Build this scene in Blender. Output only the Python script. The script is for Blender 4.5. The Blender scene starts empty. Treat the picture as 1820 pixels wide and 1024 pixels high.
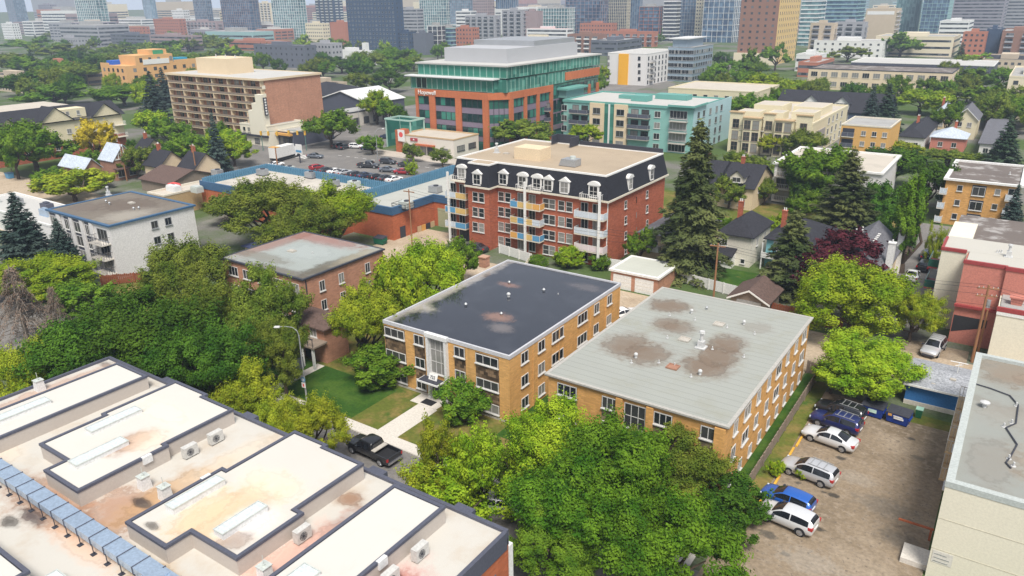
import bpy, bmesh, math, random
import numpy as np
from mathutils import Matrix, Vector
R = math.radians
scene = bpy.context.scene
COL = scene.collection
# ---------------------------------------------------------------- camera
FPX = 1340.25            # focal length in photo pixels (photo 1820 x 1024)
HC = 40.0                # drone height above the street
FW = Vector((-0.52880063, 0.77053336, -0.35587671))
RT = Vector((0.82730437, 0.56159526, -0.01335066))
UP = Vector((-0.18957154, 0.30147819, 0.93443755))
cam = bpy.data.cameras.new("camera")
cam.sensor_width = 36.0
cam.lens = FPX / 1820 * 36.0
cam.clip_start = 0.5
cam.clip_end = 20000
camo = bpy.data.objects.new("camera", cam)
COL.objects.link(camo)
m3 = Matrix((RT, UP, -FW)).transposed()
camo.matrix_world = Matrix.Translation((0, 0, HC)) @ m3.to_4x4()
scene.camera = camo
# ---------------------------------------------------------------- sky, sun, exposure
SUN_EL, SUN_AZ = 58.0, 138.0     # azimuth clockwise from +Y
world = bpy.data.worlds.new("World")
scene.world = world
world.use_nodes = True
wn, wl = world.node_tree.nodes, world.node_tree.links
wn.clear()
sky = wn.new("ShaderNodeTexSky")
sky.sky_type = 'NISHITA'
sky.sun_disc = False
sky.sun_elevation = R(SUN_EL)
sky.sun_rotation = R(SUN_AZ)
sky.air_density = 1.0
sky.dust_density = 1.5
hs = wn.new("ShaderNodeHueSaturation")
hs.inputs['Saturation'].default_value = 0.35
bg = wn.new("ShaderNodeBackground")
bg.inputs['Strength'].default_value = 0.11
wo = wn.new("ShaderNodeOutputWorld")
wl.new(sky.outputs[0], hs.inputs['Color'])
wtc = wn.new("ShaderNodeTexCoord")      # overcast: a bright milky band of haze along the horizon
wsp = wn.new("ShaderNodeSeparateXYZ")
wl.new(wtc.outputs['Generated'], wsp.inputs[0])
wab = wn.new("ShaderNodeMath")
wab.operation = 'ABSOLUTE'
wl.new(wsp.outputs['Z'], wab.inputs[0])
wmr = wn.new("ShaderNodeMapRange")
wmr.interpolation_type = 'SMOOTHSTEP'
for k_, v_ in (('From Min', .30), ('From Max', .02), ('To Min', .25), ('To Max', .92)):
    wmr.inputs[k_].default_value = v_
wl.new(wab.outputs[0], wmr.inputs['Value'])
wmx = wn.new("ShaderNodeMix")
wmx.data_type = 'RGBA'
wl.new(wmr.outputs[0], wmx.inputs[0])
wl.new(hs.outputs[0], wmx.inputs[6])
wmx.inputs[7].default_value = (5.0, 5.5, 6.4, 1)
wl.new(wmx.outputs[2], bg.inputs['Color'])
wl.new(bg.outputs[0], wo.inputs['Surface'])
sl = bpy.data.lights.new("sun", 'SUN')
sl.energy = 3.5
sl.angle = R(22)
sl.color = (1.0, 0.95, 0.88)
so = bpy.data.objects.new("sun", sl)
COL.objects.link(so)
sd = Vector((math.sin(R(SUN_AZ)) * math.cos(R(SUN_EL)), math.cos(R(SUN_AZ)) * math.cos(R(SUN_EL)), math.sin(R(SUN_EL))))
so.rotation_euler = sd.to_track_quat('Z', 'Y').to_euler()
scene.view_settings.view_transform = 'Standard'
scene.view_settings.look = 'None'
scene.view_settings.gamma = 1
scene.view_settings.exposure = 0.45
scene.cycles.max_bounces = 6
scene.cycles.volume_bounces = 0
scene.cycles.transparent_max_bounces = 4
scene.cycles.use_denoising = True


# ---------------------------------------------------------------- survey helpers
def ground(px, py, z=0.0):
    d = FW * FPX + RT * (px - 910) - UP * (py - 512)
    t = (z - HC) / d.z
    return Vector((d.x * t, d.y * t, z))


def ux(px, y, z):      # x of the point on the line (y, z) seen at photo column px
    a = RT * FPX - FW * (px - 910)
    return -(a.y * y + a.z * (z - HC)) / a.x


def uy(px, x, z):      # y of the point on the line (x, z) seen at photo column px
    a = RT * FPX - FW * (px - 910)
    return -(a.x * x + a.z * (z - HC)) / a.y


def foot(xl, near, xr, z):   # plan rectangle of a block: left column, near roof corner, right column
    c = ground(near[0], near[1], z)
    return (ux(xl, c.y, z), c.y, c.x, uy(xr, c.x, z))


# ---------------------------------------------------------------- materials
MATS = {}


def mk(name):
    m = bpy.data.materials.new(name)
    m.use_nodes = True
    n, l = m.node_tree.nodes, m.node_tree.links
    return m, n, l, n['Principled BSDF']


def noise(n, l, sc, det=4.0, coord='Object', stretch=None, rough=.55):
    tc = n.new("ShaderNodeTexCoord")
    src = tc.outputs[coord]
    if stretch:
        mp = n.new("ShaderNodeMapping")
        mp.inputs['Scale'].default_value = stretch
        l.new(src, mp.inputs['Vector'])
        src = mp.outputs[0]
    t = n.new("ShaderNodeTexNoise")
    t.inputs['Scale'].default_value = sc
    t.inputs['Detail'].default_value = det
    t.inputs['Roughness'].default_value = rough
    l.new(src, t.inputs['Vector'])
    return t.outputs['Fac']


def ramp(n, l, fac, a, b, lo=0.0, hi=1.0):
    r = n.new("ShaderNodeMapRange")
    r.interpolation_type = 'SMOOTHSTEP'
    r.inputs['From Min'].default_value = a
    r.inputs['From Max'].default_value = b
    r.inputs['To Min'].default_value = lo
    r.inputs['To Max'].default_value = hi
    l.new(fac, r.inputs['Value'])
    return r.outputs[0]


def mixc(n, l, fac, a, b, mode='MIX'):
    m = n.new("ShaderNodeMix")
    m.data_type = 'RGBA'
    m.blend_type = mode
    m.clamp_factor = True
    for sock, v in ((m.inputs[0], fac), (m.inputs[6], a), (m.inputs[7], b)):
        if hasattr(v, 'is_linked'):
            l.new(v, sock)
        elif isinstance(v, (int, float)):
            sock.default_value = v
        else:
            sock.default_value = (*v[:3], 1)
    return m.outputs[2]


def M(name, col, rough=.85, var=.14, sc=.35, fine=.10, fsc=6.0, metal=0.0, spec=.3, stretch=None, coat=0.0, bump=0.0):
    if name in MATS:
        return MATS[name]
    m, n, l, b = mk(name)
    c = mixc(n, l, noise(n, l, sc, 5), [x * (1 - var) for x in col], [min(1, x * (1 + var)) for x in col])
    f = ramp(n, l, noise(n, l, fsc, 3, stretch=stretch), .3, .7, 1 - fine, 1 + fine)
    mm = n.new("ShaderNodeVectorMath")
    mm.operation = 'SCALE'
    l.new(c, mm.inputs[0])
    l.new(f, mm.inputs['Scale'])
    l.new(mm.outputs[0], b.inputs['Base Color'])
    b.inputs['Roughness'].default_value = rough
    b.inputs['Metallic'].default_value = metal
    b.inputs['Specular IOR Level'].default_value = spec
    if coat:
        b.inputs['Coat Weight'].default_value = coat
        b.inputs['Coat Roughness'].default_value = .06
    if bump:
        bp = n.new("ShaderNodeBump")
        bp.inputs['Strength'].default_value = bump
        bp.inputs['Distance'].default_value = .05
        l.new(noise(n, l, fsc * 2, 3), bp.inputs['Height'])
        l.new(bp.outputs[0], b.inputs['Normal'])
    MATS[name] = m
    return m


def brick(name, col, mortar=None, bw=.5, bh=.16, var=.25, rough=.9):
    # courses run round the building: u = x + y (object space), v = z
    if name in MATS:
        return MATS[name]
    m, n, l, b = mk(name)
    tc = n.new("ShaderNodeTexCoord")
    sp = n.new("ShaderNodeSeparateXYZ")
    l.new(tc.outputs['Object'], sp.inputs[0])
    ad = n.new("ShaderNodeMath")
    l.new(sp.outputs[0], ad.inputs[0])
    l.new(sp.outputs[1], ad.inputs[1])
    cb = n.new("ShaderNodeCombineXYZ")
    l.new(ad.outputs[0], cb.inputs[0])
    l.new(sp.outputs[2], cb.inputs[1])
    t = n.new("ShaderNodeTexBrick")
    t.inputs['Scale'].default_value = 1
    t.inputs['Brick Width'].default_value = bw
    t.inputs['Row Height'].default_value = bh
    t.inputs['Mortar Size'].default_value = .012
    t.inputs['Color1'].default_value = (*[x * (1 - var) for x in col], 1)
    t.inputs['Color2'].default_value = (*[x * (1 + var) for x in col], 1)
    t.inputs['Mortar'].default_value = (*(mortar or [x * .75 + .06 for x in col]), 1)
    l.new(cb.outputs[0], t.inputs['Vector'])
    c = mixc(n, l, ramp(n, l, noise(n, l, .25, 5), .3, .75, 0, .35), t.outputs['Color'], [x * .72 for x in col])
    c = mixc(n, l, ramp(n, l, noise(n, l, 1.0, 5, stretch=(1.6, 1.6, .14)), .5, .75, 0, .45), c, [x * .62 for x in col])
    c = mixc(n, l, ramp(n, l, noise(n, l, .55, 6, rough=.7), .55, .75, 0, .3), c, [x * 1.25 for x in col])
    l.new(c, b.inputs['Base Color'])
    b.inputs['Roughness'].default_value = rough
    b.inputs['Specular IOR Level'].default_value = .2
    MATS[name] = m
    return m


def roofmat(name, base, stains=(), band=None, var=.12, rough=.8, dirt=None, spec=.3, seam=.9):
    # membrane roof; stains: (x, y, rx, ry, colour, amount) in the building's own metres
    m, n, l, b = mk(name)
    tc = n.new("ShaderNodeTexCoord")
    P = tc.outputs['Object']
    c = mixc(n, l, noise(n, l, .18, 6), [x * (1 - var) for x in base], [x * (1 + var) for x in base])
    if band:      # felt strips: (axis, width, amount)
        sp = n.new("ShaderNodeSeparateXYZ")
        l.new(P, sp.inputs[0])
        w = n.new("ShaderNodeMath")
        w.operation = 'PINGPONG'
        l.new(sp.outputs[band[0]], w.inputs[0])
        w.inputs[1].default_value = band[1] / 2
        f = ramp(n, l, w.outputs[0], band[1] / 2 * seam, band[1] / 2, 0, band[2])
        c = mixc(n, l, f, c, [x * .6 for x in base])
    wob = noise(n, l, .9, 6, rough=.65)
    fine = noise(n, l, 2.2, 6, rough=.7)
    if dirt:
        c = mixc(n, l, ramp(n, l, noise(n, l, .3, 7, rough=.65), dirt[1], dirt[2], 0, dirt[3]), c, dirt[0])
    for (sx, sy, rx, ry, sc, am) in stains:
        s = n.new("ShaderNodeVectorMath")
        s.operation = 'SUBTRACT'
        l.new(P, s.inputs[0])
        s.inputs[1].default_value = (sx, sy, 0)
        q = n.new("ShaderNodeVectorMath")
        q.operation = 'MULTIPLY'
        l.new(s.outputs[0], q.inputs[0])
        q.inputs[1].default_value = (1 / rx, 1 / ry, 0)
        ln = n.new("ShaderNodeVectorMath")
        ln.operation = 'LENGTH'
        l.new(q.outputs[0], ln.inputs[0])
        a = n.new("ShaderNodeMath")
        a.operation = 'MULTIPLY_ADD'
        l.new(wob, a.inputs[0])
        a.inputs[1].default_value = 1.7
        l.new(ln.outputs['Value'], a.inputs[2])
        g = n.new("ShaderNodeMath")
        g.operation = 'MULTIPLY_ADD'
        l.new(fine, g.inputs[0])
        g.inputs[1].default_value = .7
        l.new(a.outputs[0], g.inputs[2])
        f = ramp(n, l, g.outputs[0], 2.9, 1.6, 0, am)
        c = mixc(n, l, f, c, sc)
        rm = n.new("ShaderNodeMath")
        rm.operation = 'PINGPONG'
        l.new(ramp(n, l, g.outputs[0], 1.75, 2.45, 0, 2), rm.inputs[0])
        rm.inputs[1].default_value = 1
        c = mixc(n, l, ramp(n, l, rm.outputs[0], .3, 1, 0, am * .45), c, [x * .55 for x in sc])
    l.new(c, b.inputs['Base Color'])
    b.inputs['Roughness'].default_value = rough
    b.inputs['Specular IOR Level'].default_value = spec
    MATS[name] = m
    return m


def glass(name, dark, light, share=.35, rough=.06):
    m, n, l, b = mk(name)
    oi = n.new("ShaderNodeObjectInfo")
    f = ramp(n, l, oi.outputs['Random'], 1 - share, 1 - share + .05)
    f2 = ramp(n, l, oi.outputs['Random'], .42, .46)
    l.new(mixc(n, l, f, mixc(n, l, f2, dark, [(p + q * .6) * .35 for p, q in zip(dark, light)]), light), b.inputs['Base Color'])
    b.inputs['Roughness'].default_value = rough
    b.inputs['Specular IOR Level'].default_value = .6
    MATS[name] = m
    return m


def panelglass(name, dark, light, cell=(2.6, 2.6, 3.2), rough=.15):
    # curtain wall: each pane its own tint (blinds, ceilings, reflections)
    m, n, l, b = mk(name)
    g = n.new("ShaderNodeNewGeometry")
    d = n.new("ShaderNodeVectorMath")
    d.operation = 'DIVIDE'
    l.new(g.outputs['Position'], d.inputs[0])
    d.inputs[1].default_value = cell
    f = n.new("ShaderNodeVectorMath")
    f.operation = 'FLOOR'
    l.new(d.outputs[0], f.inputs[0])
    w = n.new("ShaderNodeTexWhiteNoise")
    l.new(f.outputs[0], w.inputs['Vector'])
    c = mixc(n, l, ramp(n, l, w.outputs['Value'], .35, 1.0), dark, light)
    c = mixc(n, l, ramp(n, l, noise(n, l, .035, 3), .4, .65, 0, .5), c, light)
    l.new(c, b.inputs['Base Color'])
    b.inputs['Roughness'].default_value = rough
    b.inputs['Specular IOR Level'].default_value = .6
    MATS[name] = m
    return m


def leafmat(name, a, bcol, trans=.16):
    m, n, l, b = mk(name)
    c = mixc(n, l, ramp(n, l, noise(n, l, 2.4, 4), .34, .66), a, bcol)
    oi = n.new("ShaderNodeObjectInfo")
    h = n.new("ShaderNodeHueSaturation")
    l.new(ramp(n, l, oi.outputs['Random'], 0, 1, .494, .508), h.inputs['Hue'])
    l.new(ramp(n, l, oi.outputs['Random'], 0, 1, .88, 1.14), h.inputs['Value'])
    l.new(c, h.inputs['Color'])
    l.new(h.outputs[0], b.inputs['Base Color'])
    b.inputs['Roughness'].default_value = .7
    b.inputs['Specular IOR Level'].default_value = .06
    t = n.new("ShaderNodeBsdfTranslucent")
    l.new(h.outputs[0], t.inputs['Color'])
    mx = n.new("ShaderNodeMixShader")
    mx.inputs[0].default_value = trans
    l.new(b.outputs[0], mx.inputs[1])
    l.new(t.outputs[0], mx.inputs[2])
    l.new(mx.outputs[0], n['Material Output'].inputs['Surface'])
    MATS[name] = m
    return m


def paint(name, col, metal=.0, rough=.35):
    if name in MATS:
        return MATS[name]
    return M(name, col, rough=rough, var=.03, fine=.02, metal=metal, spec=.5, coat=.8)


glass('pane', (.018, .022, .026), (.24, .235, .22), .34)
panelglass('pane_far', (.022, .026, .034), (.15, .16, .17))
glass('pane_green', (.045, .20, .15), (.010, .035, .035), .42)
M('white_trim', (.72, .71, .68), .6, .05)
M('cream_trim', (.62, .57, .47), .7, .06)
M('dark_trim', (.045, .047, .06), .55, .1)
M('slate_trim', (.085, .09, .12), .5, .12)
M('blue_trim', (.05, .115, .21), .5, .12)
M('grey_metal', (.40, .41, .42), .45, .1, metal=.5)
M('galv', (.42, .52, .64), .35, .14, sc=.8, metal=.55)
M('galv_pale', (.54, .57, .53), .5, .04, sc=.8, metal=.2)
M('white_metal', (.66, .66, .65), .45, .06)
M('window_white', (.56, .55, .53), .6, .05)
M('vent_grey', (.52, .52, .51), .5, .1, sc=2)
M('black_metal', (.03, .03, .033), .5, .1)
M('concrete', (.44, .41, .36), .9, .12, sc=.5)
M('concrete_light', (.58, .54, .48), .9, .1, sc=.4)
M('black_rubber', (.018, .018, .02), .8, .1)
M('chrome', (.6, .6, .62), .25, .05, metal=.9)
M('wood_pole', (.30, .15, .075), .9, .25, sc=1.2, stretch=(6, 6, .4))
M('wood_grey', (.24, .19, .15), .9, .25, sc=1.0)
M('wood_red', (.24, .075, .035), .85, .2, sc=.8)
M('wood_tan', (.50, .36, .21), .85, .18, sc=.8)
M('shingle_dark', (.030, .030, .037), .9, .2, sc=.6, fine=.25, fsc=4)
M('shingle_grey', (.13, .13, .145), .9, .18, sc=.6, fine=.22, fsc=4)
M('shingle_brown', (.115, .075, .062), .9, .18, sc=.6, fine=.22, fsc=4)
M('shingle_silver', (.45, .50, .56), .7, .15, sc=.5, fine=.18, fsc=3)
M('stucco_white', (.68, .66, .64), .9, .06)
M('stucco_cream', (.70, .655, .53), .92, .05, sc=.25, fine=.05)
M('stucco_yellow', (.66, .59, .41), .9, .06)
M('stucco_tan', (.66, .53, .36), .9, .08)
M('bark', (.085, .062, .045), .95, .25, sc=1.5)
M('bark_grey', (.20, .17, .14), .95, .25, sc=1.5)
brick('brick_tan', (.65, .365, .125), (.54, .33, .15), var=.14)
brick('brick_orange', (.62, .335, .11), (.52, .30, .13), var=.16)
brick('brick_red', (.40, .115, .062), (.30, .13, .085), var=.22)
brick('brick_rust', (.44, .125, .055), (.36, .15, .085), var=.16)
brick('brick_brown', (.38, .20, .135), (.36, .24, .18), var=.14)
brick('brick_pinkish', (.47, .235, .15), (.45, .28, .2), var=.16)
brick('stone_panel', (.165, .11, .065), (.05, .04, .03), bw=.5, bh=.36, var=.8)
brick('stone_olive', (.21, .165, .10), (.12, .10, .07), bw=.6, bh=.5, var=.28)
leafmat('leaf_dark', (.030, .080, .008), (.085, .165, .016))
leafmat('leaf_green', (.058, .130, .010), (.165, .265, .022))
leafmat('leaf_bright', (.130, .235, .010), (.325, .415, .024))
leafmat('leaf_olive', (.080, .130, .014), (.205, .250, .034))
leafmat('leaf_lime', (.165, .230, .014), (.360, .395, .028))
leafmat('leaf_yellow', (.380, .290, .018), (.600, .470, .040))
leafmat('leaf_elm', (.038, .118, .008), (.140, .265, .018))
leafmat('leaf_purple', (.045, .010, .018), (.105, .024, .036))
leafmat('leaf_spruce', (.032, .060, .034), (.070, .105, .060), .08)
leafmat('leaf_blue', (.036, .062, .052), (.075, .105, .088), .08)
leafmat('leaf_oldspruce', (.044, .062, .020), (.140, .152, .050), .08)
leafmat('leaf_dead', (.17, .115, .085), (.30, .215, .165), .05)


# ---------------------------------------------------------------- mesh helpers
class MB:
    def __init__(s):
        s.v, s.f, s.m = [], [], []

    def add(s, vs, fs, m=0):
        o = len(s.v)
        s.v += [tuple(p) for p in vs]
        for f in fs:
            s.f.append(tuple(i + o for i in f))
            s.m.append(m)
        return s

    def box(s, x0, y0, z0, x1, y1, z1, m=0, top=True, bot=True):
        fs = [(0, 1, 5, 4), (1, 2, 6, 5), (2, 3, 7, 6), (3, 0, 4, 7)]
        if top:
            fs.append((4, 5, 6, 7))
        if bot:
            fs.append((3, 2, 1, 0))
        return s.add([(x0, y0, z0), (x1, y0, z0), (x1, y1, z0), (x0, y1, z0), (x0, y0, z1), (x1, y0, z1), (x1, y1, z1), (x0, y1, z1)], fs, m)

    def prism(s, poly, z0, z1, m=0, top=True, bot=True):
        n = len(poly)
        vs = [(p[0], p[1], z0) for p in poly] + [(p[0], p[1], z1) for p in poly]
        fs = [(i, (i + 1) % n, (i + 1) % n + n, i + n) for i in range(n)]
        if top:
            fs.append(tuple(range(n, 2 * n)))
        if bot:
            fs.append(tuple(range(n - 1, -1, -1)))
        return s.add(vs, fs, m)

    def frustum(s, a, z0, b, z1, m=0, top=True):   # a, b = (x0, y0, x1, y1)
        vs = [(a[0], a[1], z0), (a[2], a[1], z0), (a[2], a[3], z0), (a[0], a[3], z0), (b[0], b[1], z1), (b[2], b[1], z1), (b[2], b[3], z1), (b[0], b[3], z1)]
        fs = [(0, 1, 5, 4), (1, 2, 6, 5), (2, 3, 7, 6), (3, 0, 4, 7), (3, 2, 1, 0)]
        if top:
            fs.append((4, 5, 6, 7))
        return s.add(vs, fs, m)

    def cyl(s, x, y, z0, z1, r, r2=None, n=10, m=0):
        r2 = r if r2 is None else r2
        vs = [(x + r * math.cos(2 * math.pi * i / n), y + r * math.sin(2 * math.pi * i / n), z0) for i in range(n)]
        vs += [(x + r2 * math.cos(2 * math.pi * i / n), y + r2 * math.sin(2 * math.pi * i / n), z1) for i in range(n)]
        fs = [(i, (i + 1) % n, (i + 1) % n + n, i + n) for i in range(n)] + [tuple(range(n, 2 * n)), tuple(range(n - 1, -1, -1))]
        return s.add(vs, fs, m)

    def tube(s, p, q, r, r2=None, n=6, m=0):
        p, q = Vector(p), Vector(q)
        r2 = r if r2 is None else r2
        d = (q - p)
        if d.length < 1e-6:
            return s
        d.normalize()
        a = d.orthogonal().normalized()
        b = d.cross(a)
        vs = [p + (a * math.cos(2 * math.pi * i / n) + b * math.sin(2 * math.pi * i / n)) * r for i in range(n)]
        vs += [q + (a * math.cos(2 * math.pi * i / n) + b * math.sin(2 * math.pi * i / n)) * r2 for i in range(n)]
        fs = [(i, (i + 1) % n, (i + 1) % n + n, i + n) for i in range(n)] + [tuple(range(n, 2 * n)), tuple(range(n - 1, -1, -1))]
        return s.add(vs, fs, m)

    def path(s, pts, r, n=6, m=0):
        for a, b in zip(pts, pts[1:]):
            s.tube(a, b, r, n=n, m=m)
        return s

    def ring(s, x0, y0, x1, y1, t, z0, z1, m=0):   # parapet ring, butted
        s.box(x0, y0, z0, x1, y0 + t, z1, m)
        s.box(x0, y1 - t, z0, x1, y1, z1, m)
        s.box(x0, y0 + t, z0, x0 + t, y1 - t, z1, m)
        s.box(x1 - t, y0 + t, z0, x1, y1 - t, z1, m)
        return s

    def mesh(s, name, mats, smooth=False):
        me = bpy.data.meshes.new(name)
        me.from_pydata(s.v, [], s.f)
        for mt in (mats if isinstance(mats, (list, tuple)) else [mats]):
            me.materials.append(MATS[mt] if isinstance(mt, str) else mt)
        if any(s.m):
            me.polygons.foreach_set('material_index', s.m)
        if smooth:
            me.polygons.foreach_set('use_smooth', [True] * len(me.polygons))
        me.update()
        return me

    def build(s, name, mats, parent=None, loc=None, smooth=False):
        return link(name, s.mesh(name, mats, smooth), parent, loc)


def link(name, me, parent=None, loc=None, rz=0.0):
    o = bpy.data.objects.new(name, me)
    COL.objects.link(o)
    if parent is not None:
        o.parent = parent
    if loc is not None:
        o.location = loc
    if rz:
        o.rotation_euler = (0, 0, rz)
    return o


def tag(o, label, cat, group=None):
    o['label'] = label
    o['category'] = cat
    if group:
        o['group'] = group
    return o


def thing(name, label, cat, loc=(0, 0, 0), rz=0.0, group=None):
    return tag(link(name, None, None, loc, rz), label, cat, group)


def structure(o):
    o['kind'] = 'structure'
    return o


def inset_ring(poly, t):      # inward offset of a ccw right-angled polygon
    n = len(poly)
    out = []
    for i in range(n):
        p0, p1, p2 = Vector(poly[i - 1]), Vector(poly[i]), Vector(poly[(i + 1) % n])
        d1, d2 = (p1 - p0).normalized(), (p2 - p1).normalized()
        n1, n2 = Vector((-d1.y, d1.x)), Vector((-d2.y, d2.x))
        k = 1 + n1.dot(n2)
        out.append(tuple(p1 + (n1 + n2) * (t / max(k, .2))))
    return out


def poly_ring(mb, poly, t, z0, z1, out=.05, m=0):
    a = inset_ring(poly, -out)
    b = inset_ring(poly, t)
    n = len(poly)
    vs = [(p[0], p[1], z0) for p in a] + [(p[0], p[1], z1) for p in a] + [(p[0], p[1], z1) for p in b] + [(p[0], p[1], z0) for p in b]
    fs = []
    for i in range(n):
        j = (i + 1) % n
        fs += [(i, j, j + n, i + n), (i + n, j + n, j + 2 * n, i + 2 * n), (i + 2 * n, j + 2 * n, j + 3 * n, i + 3 * n), (i + 3 * n, j + 3 * n, j, i)]
    mb.add(vs, fs, m)
    return mb


def text_mesh(txt, size, depth, name, mat):
    cu = bpy.data.curves.new(name, 'FONT')
    cu.body = txt
    cu.size = size
    cu.extrude = depth
    cu.align_x = 'CENTER'
    o = bpy.data.objects.new(name, cu)
    COL.objects.link(o)
    bpy.context.view_layer.update()
    me = bpy.data.meshes.new_from_object(o.evaluated_get(bpy.context.evaluated_depsgraph_get()))
    me.name = name
    bpy.data.objects.remove(o)
    me.materials.clear()
    me.materials.append(MATS[mat])
    return me


# ---------------------------------------------------------------- windows, walls, roofs
WCACHE = {}
PEND = {}
ROT = {'F': 0.0, 'R': R(90), 'L': R(-90), 'B': R(180)}


def win_meshes(w, h, nv, nh, fm, pm, sill, depth=.07):
    key = (round(w, 2), round(h, 2), nv, nh, fm, pm, sill)
    if key in WCACHE:
        return WCACHE[key]
    t = min(.07, w * .1)
    fm = 'window_white' if fm == 'white_trim' else fm
    f = MB()
    f.box(-w / 2, -depth, 0, w / 2, 0, t)
    f.box(-w / 2, -depth, h - t, w / 2, 0, h)
    f.box(-w / 2, -depth, t, -w / 2 + t, 0, h - t)
    f.box(w / 2 - t, -depth, t, w / 2, 0, h - t)
    for i in range(1, nv):
        x = -w / 2 + w * i / nv
        f.box(x - t * .4, -depth * .9, t, x + t * .4, 0, h - t)
    for i in range(1, nh):
        z = h * i / nh
        f.box(-w / 2 + t, -depth * .8, z - t * .4, w / 2 - t, 0, z + t * .4)
    if sill:
        f.box(-w / 2 - .08, -depth - .1, -.1, w / 2 + .08, 0, -.002)
    p = MB()
    p.box(-w / 2 + t, -.025, t, w / 2 - t, -.004, h - t)
    WCACHE[key] = (f.mesh('window', fm), p.mesh('pane', pm), None)
    g = MB()
    g.add(f.v, f.f, 0)
    g.add(p.v, p.f, 1)
    WCACHE[key] = (WCACHE[key][0], WCACHE[key][1], g.mesh('window', [fm, pm]))
    return WCACHE[key]


def fpos(face, W, D, u, z):
    return {'F': (u, 0, z), 'R': (W, u, z), 'L': (0, u, z), 'B': (u, D, z)}[face]


def win(root, W, D, face, u, z, w, h, nv=1, nh=1, fm='white_trim', pm='pane', sill=True, near=True, off=0.0, name='window'):
    a, b, c = win_meshes(w, h, nv, nh, fm, pm, sill)
    p = list(fpos(face, W, D, u, z))
    if off:
        if face == 'F':
            p[1] -= off
        elif face == 'R':
            p[0] += off
        elif face == 'L':
            p[0] -= off
    if near:
        o = link(name, a, root, p, ROT[face])
        link('pane', b, o)
    else:
        n = root.get('_nw', 0)
        root['_nw'] = n + 1
        if n >= 96:
            PEND.setdefault(root.name, []).append((c, Matrix.Translation(p) @ Matrix.Rotation(ROT[face], 4, 'Z')))
            return None
        o = link(name, c, root, p, ROT[face])
    return o


def wins(root, W, D, face, us, zs, w, h, **k):
    for z in zs:
        for u in us:
            win(root, W, D, face, u, z, w, h, **k)


def spread(a, b, n):
    return [a + (b - a) * (i + .5) / n for i in range(n)]


def building(name, label, cat, rect, z, wall, roof, trim='white_trim', ph=.35, pt=.25, tproud=.06, th=.3, group=None, z0=0.0, roofname='roof'):
    x0, y0, x1, y1 = rect
    W, D = x1 - x0, y1 - y0
    t = thing(name, label, cat, (x0, y0, z0), group=group)
    z = z - z0
    MB().box(0, 0, 0, W, D, z - th, top=False).build('wall', wall, t)
    MB().box(pt, pt, z - th - .1, W - pt, D - pt, z - ph).build(roofname, roof, t)
    r = MB()
    p = tproud
    r.box(-p, -p, z - th, W + p, pt, z)
    r.box(-p, D - pt, z - th, W + p, D + p, z)
    r.box(-p, pt, z - th, pt, D - pt, z)
    r.box(W - pt, pt, z - th, W + p, D - pt, z)
    r.build('roof_edge', trim, t)
    return t, W, D


def part(root, name, mat, boxes, smooth=False):
    m = MB()
    for b in boxes:
        m.box(*b)
    return m.build(name, mat, root, smooth=smooth)


def balcony(root, W, D, face, u, z, w, d, slab='concrete_light', rail='white_trim', style='bars', panel=None, h=1.05, name='balcony'):
    p = fpos(face, W, D, u, z)
    s = MB().box(-w / 2, -d, -.18, w / 2, -.01, 0)
    o = s.build(name, slab, root, p)
    o.rotation_euler = (0, 0, ROT[face])
    r = MB()
    t = .05
    r.box(-w / 2, -d, h - t, w / 2, -d + t, h)
    r.box(-w / 2, -d + t, h - t, -w / 2 + t, -.02, h)
    r.box(w / 2 - t, -d + t, h - t, w / 2, -.02, h)
    if style == 'bars':
        n = max(3, int(w / .35))
        for i in range(n + 1):
            x = -w / 2 + .03 + (w - .06) * i / n
            r.box(x - .02, -d + .005, .002, x + .02, -d + .045, h - t)
        for q in (-w / 2 + .025, w / 2 - .025):
            for i in range(1, max(2, int(d / .35))):
                y = -d + d * i / max(2, int(d / .35))
                r.box(q - .02, y - .02, .002, q + .02, y + .02, h - t)
    else:
        for q in (-w / 2, w / 2 - t):
            r.box(q, -d, .002, q + t, -d + t, h - t)
        r.box(-t / 2, -d, .002, t / 2, -d + t, h - t)
    ro = r.build('railing', rail, o)
    if panel:
        cols = panel if isinstance(panel, (list, tuple)) else [panel]
        n = len(cols)
        q = MB()
        for i in range(n):
            q.box(-w / 2 + t + (w - 2 * t) * i / n, -d + .012, .05, -w / 2 + t + (w - 2 * t) * (i + 1) / n - .03, -d + .035, h - t - .02, m=i)
        q.box(w / 2 - .035, -d + t, .05, w / 2 - .012, -.03, h - t - .02, m=n - 1)
        q.box(-w / 2 + .012, -d + t, .05, -w / 2 + .035, -.03, h - t - .02, m=0)
        q.build('railing_panel', list(cols), o)
    return o


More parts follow.
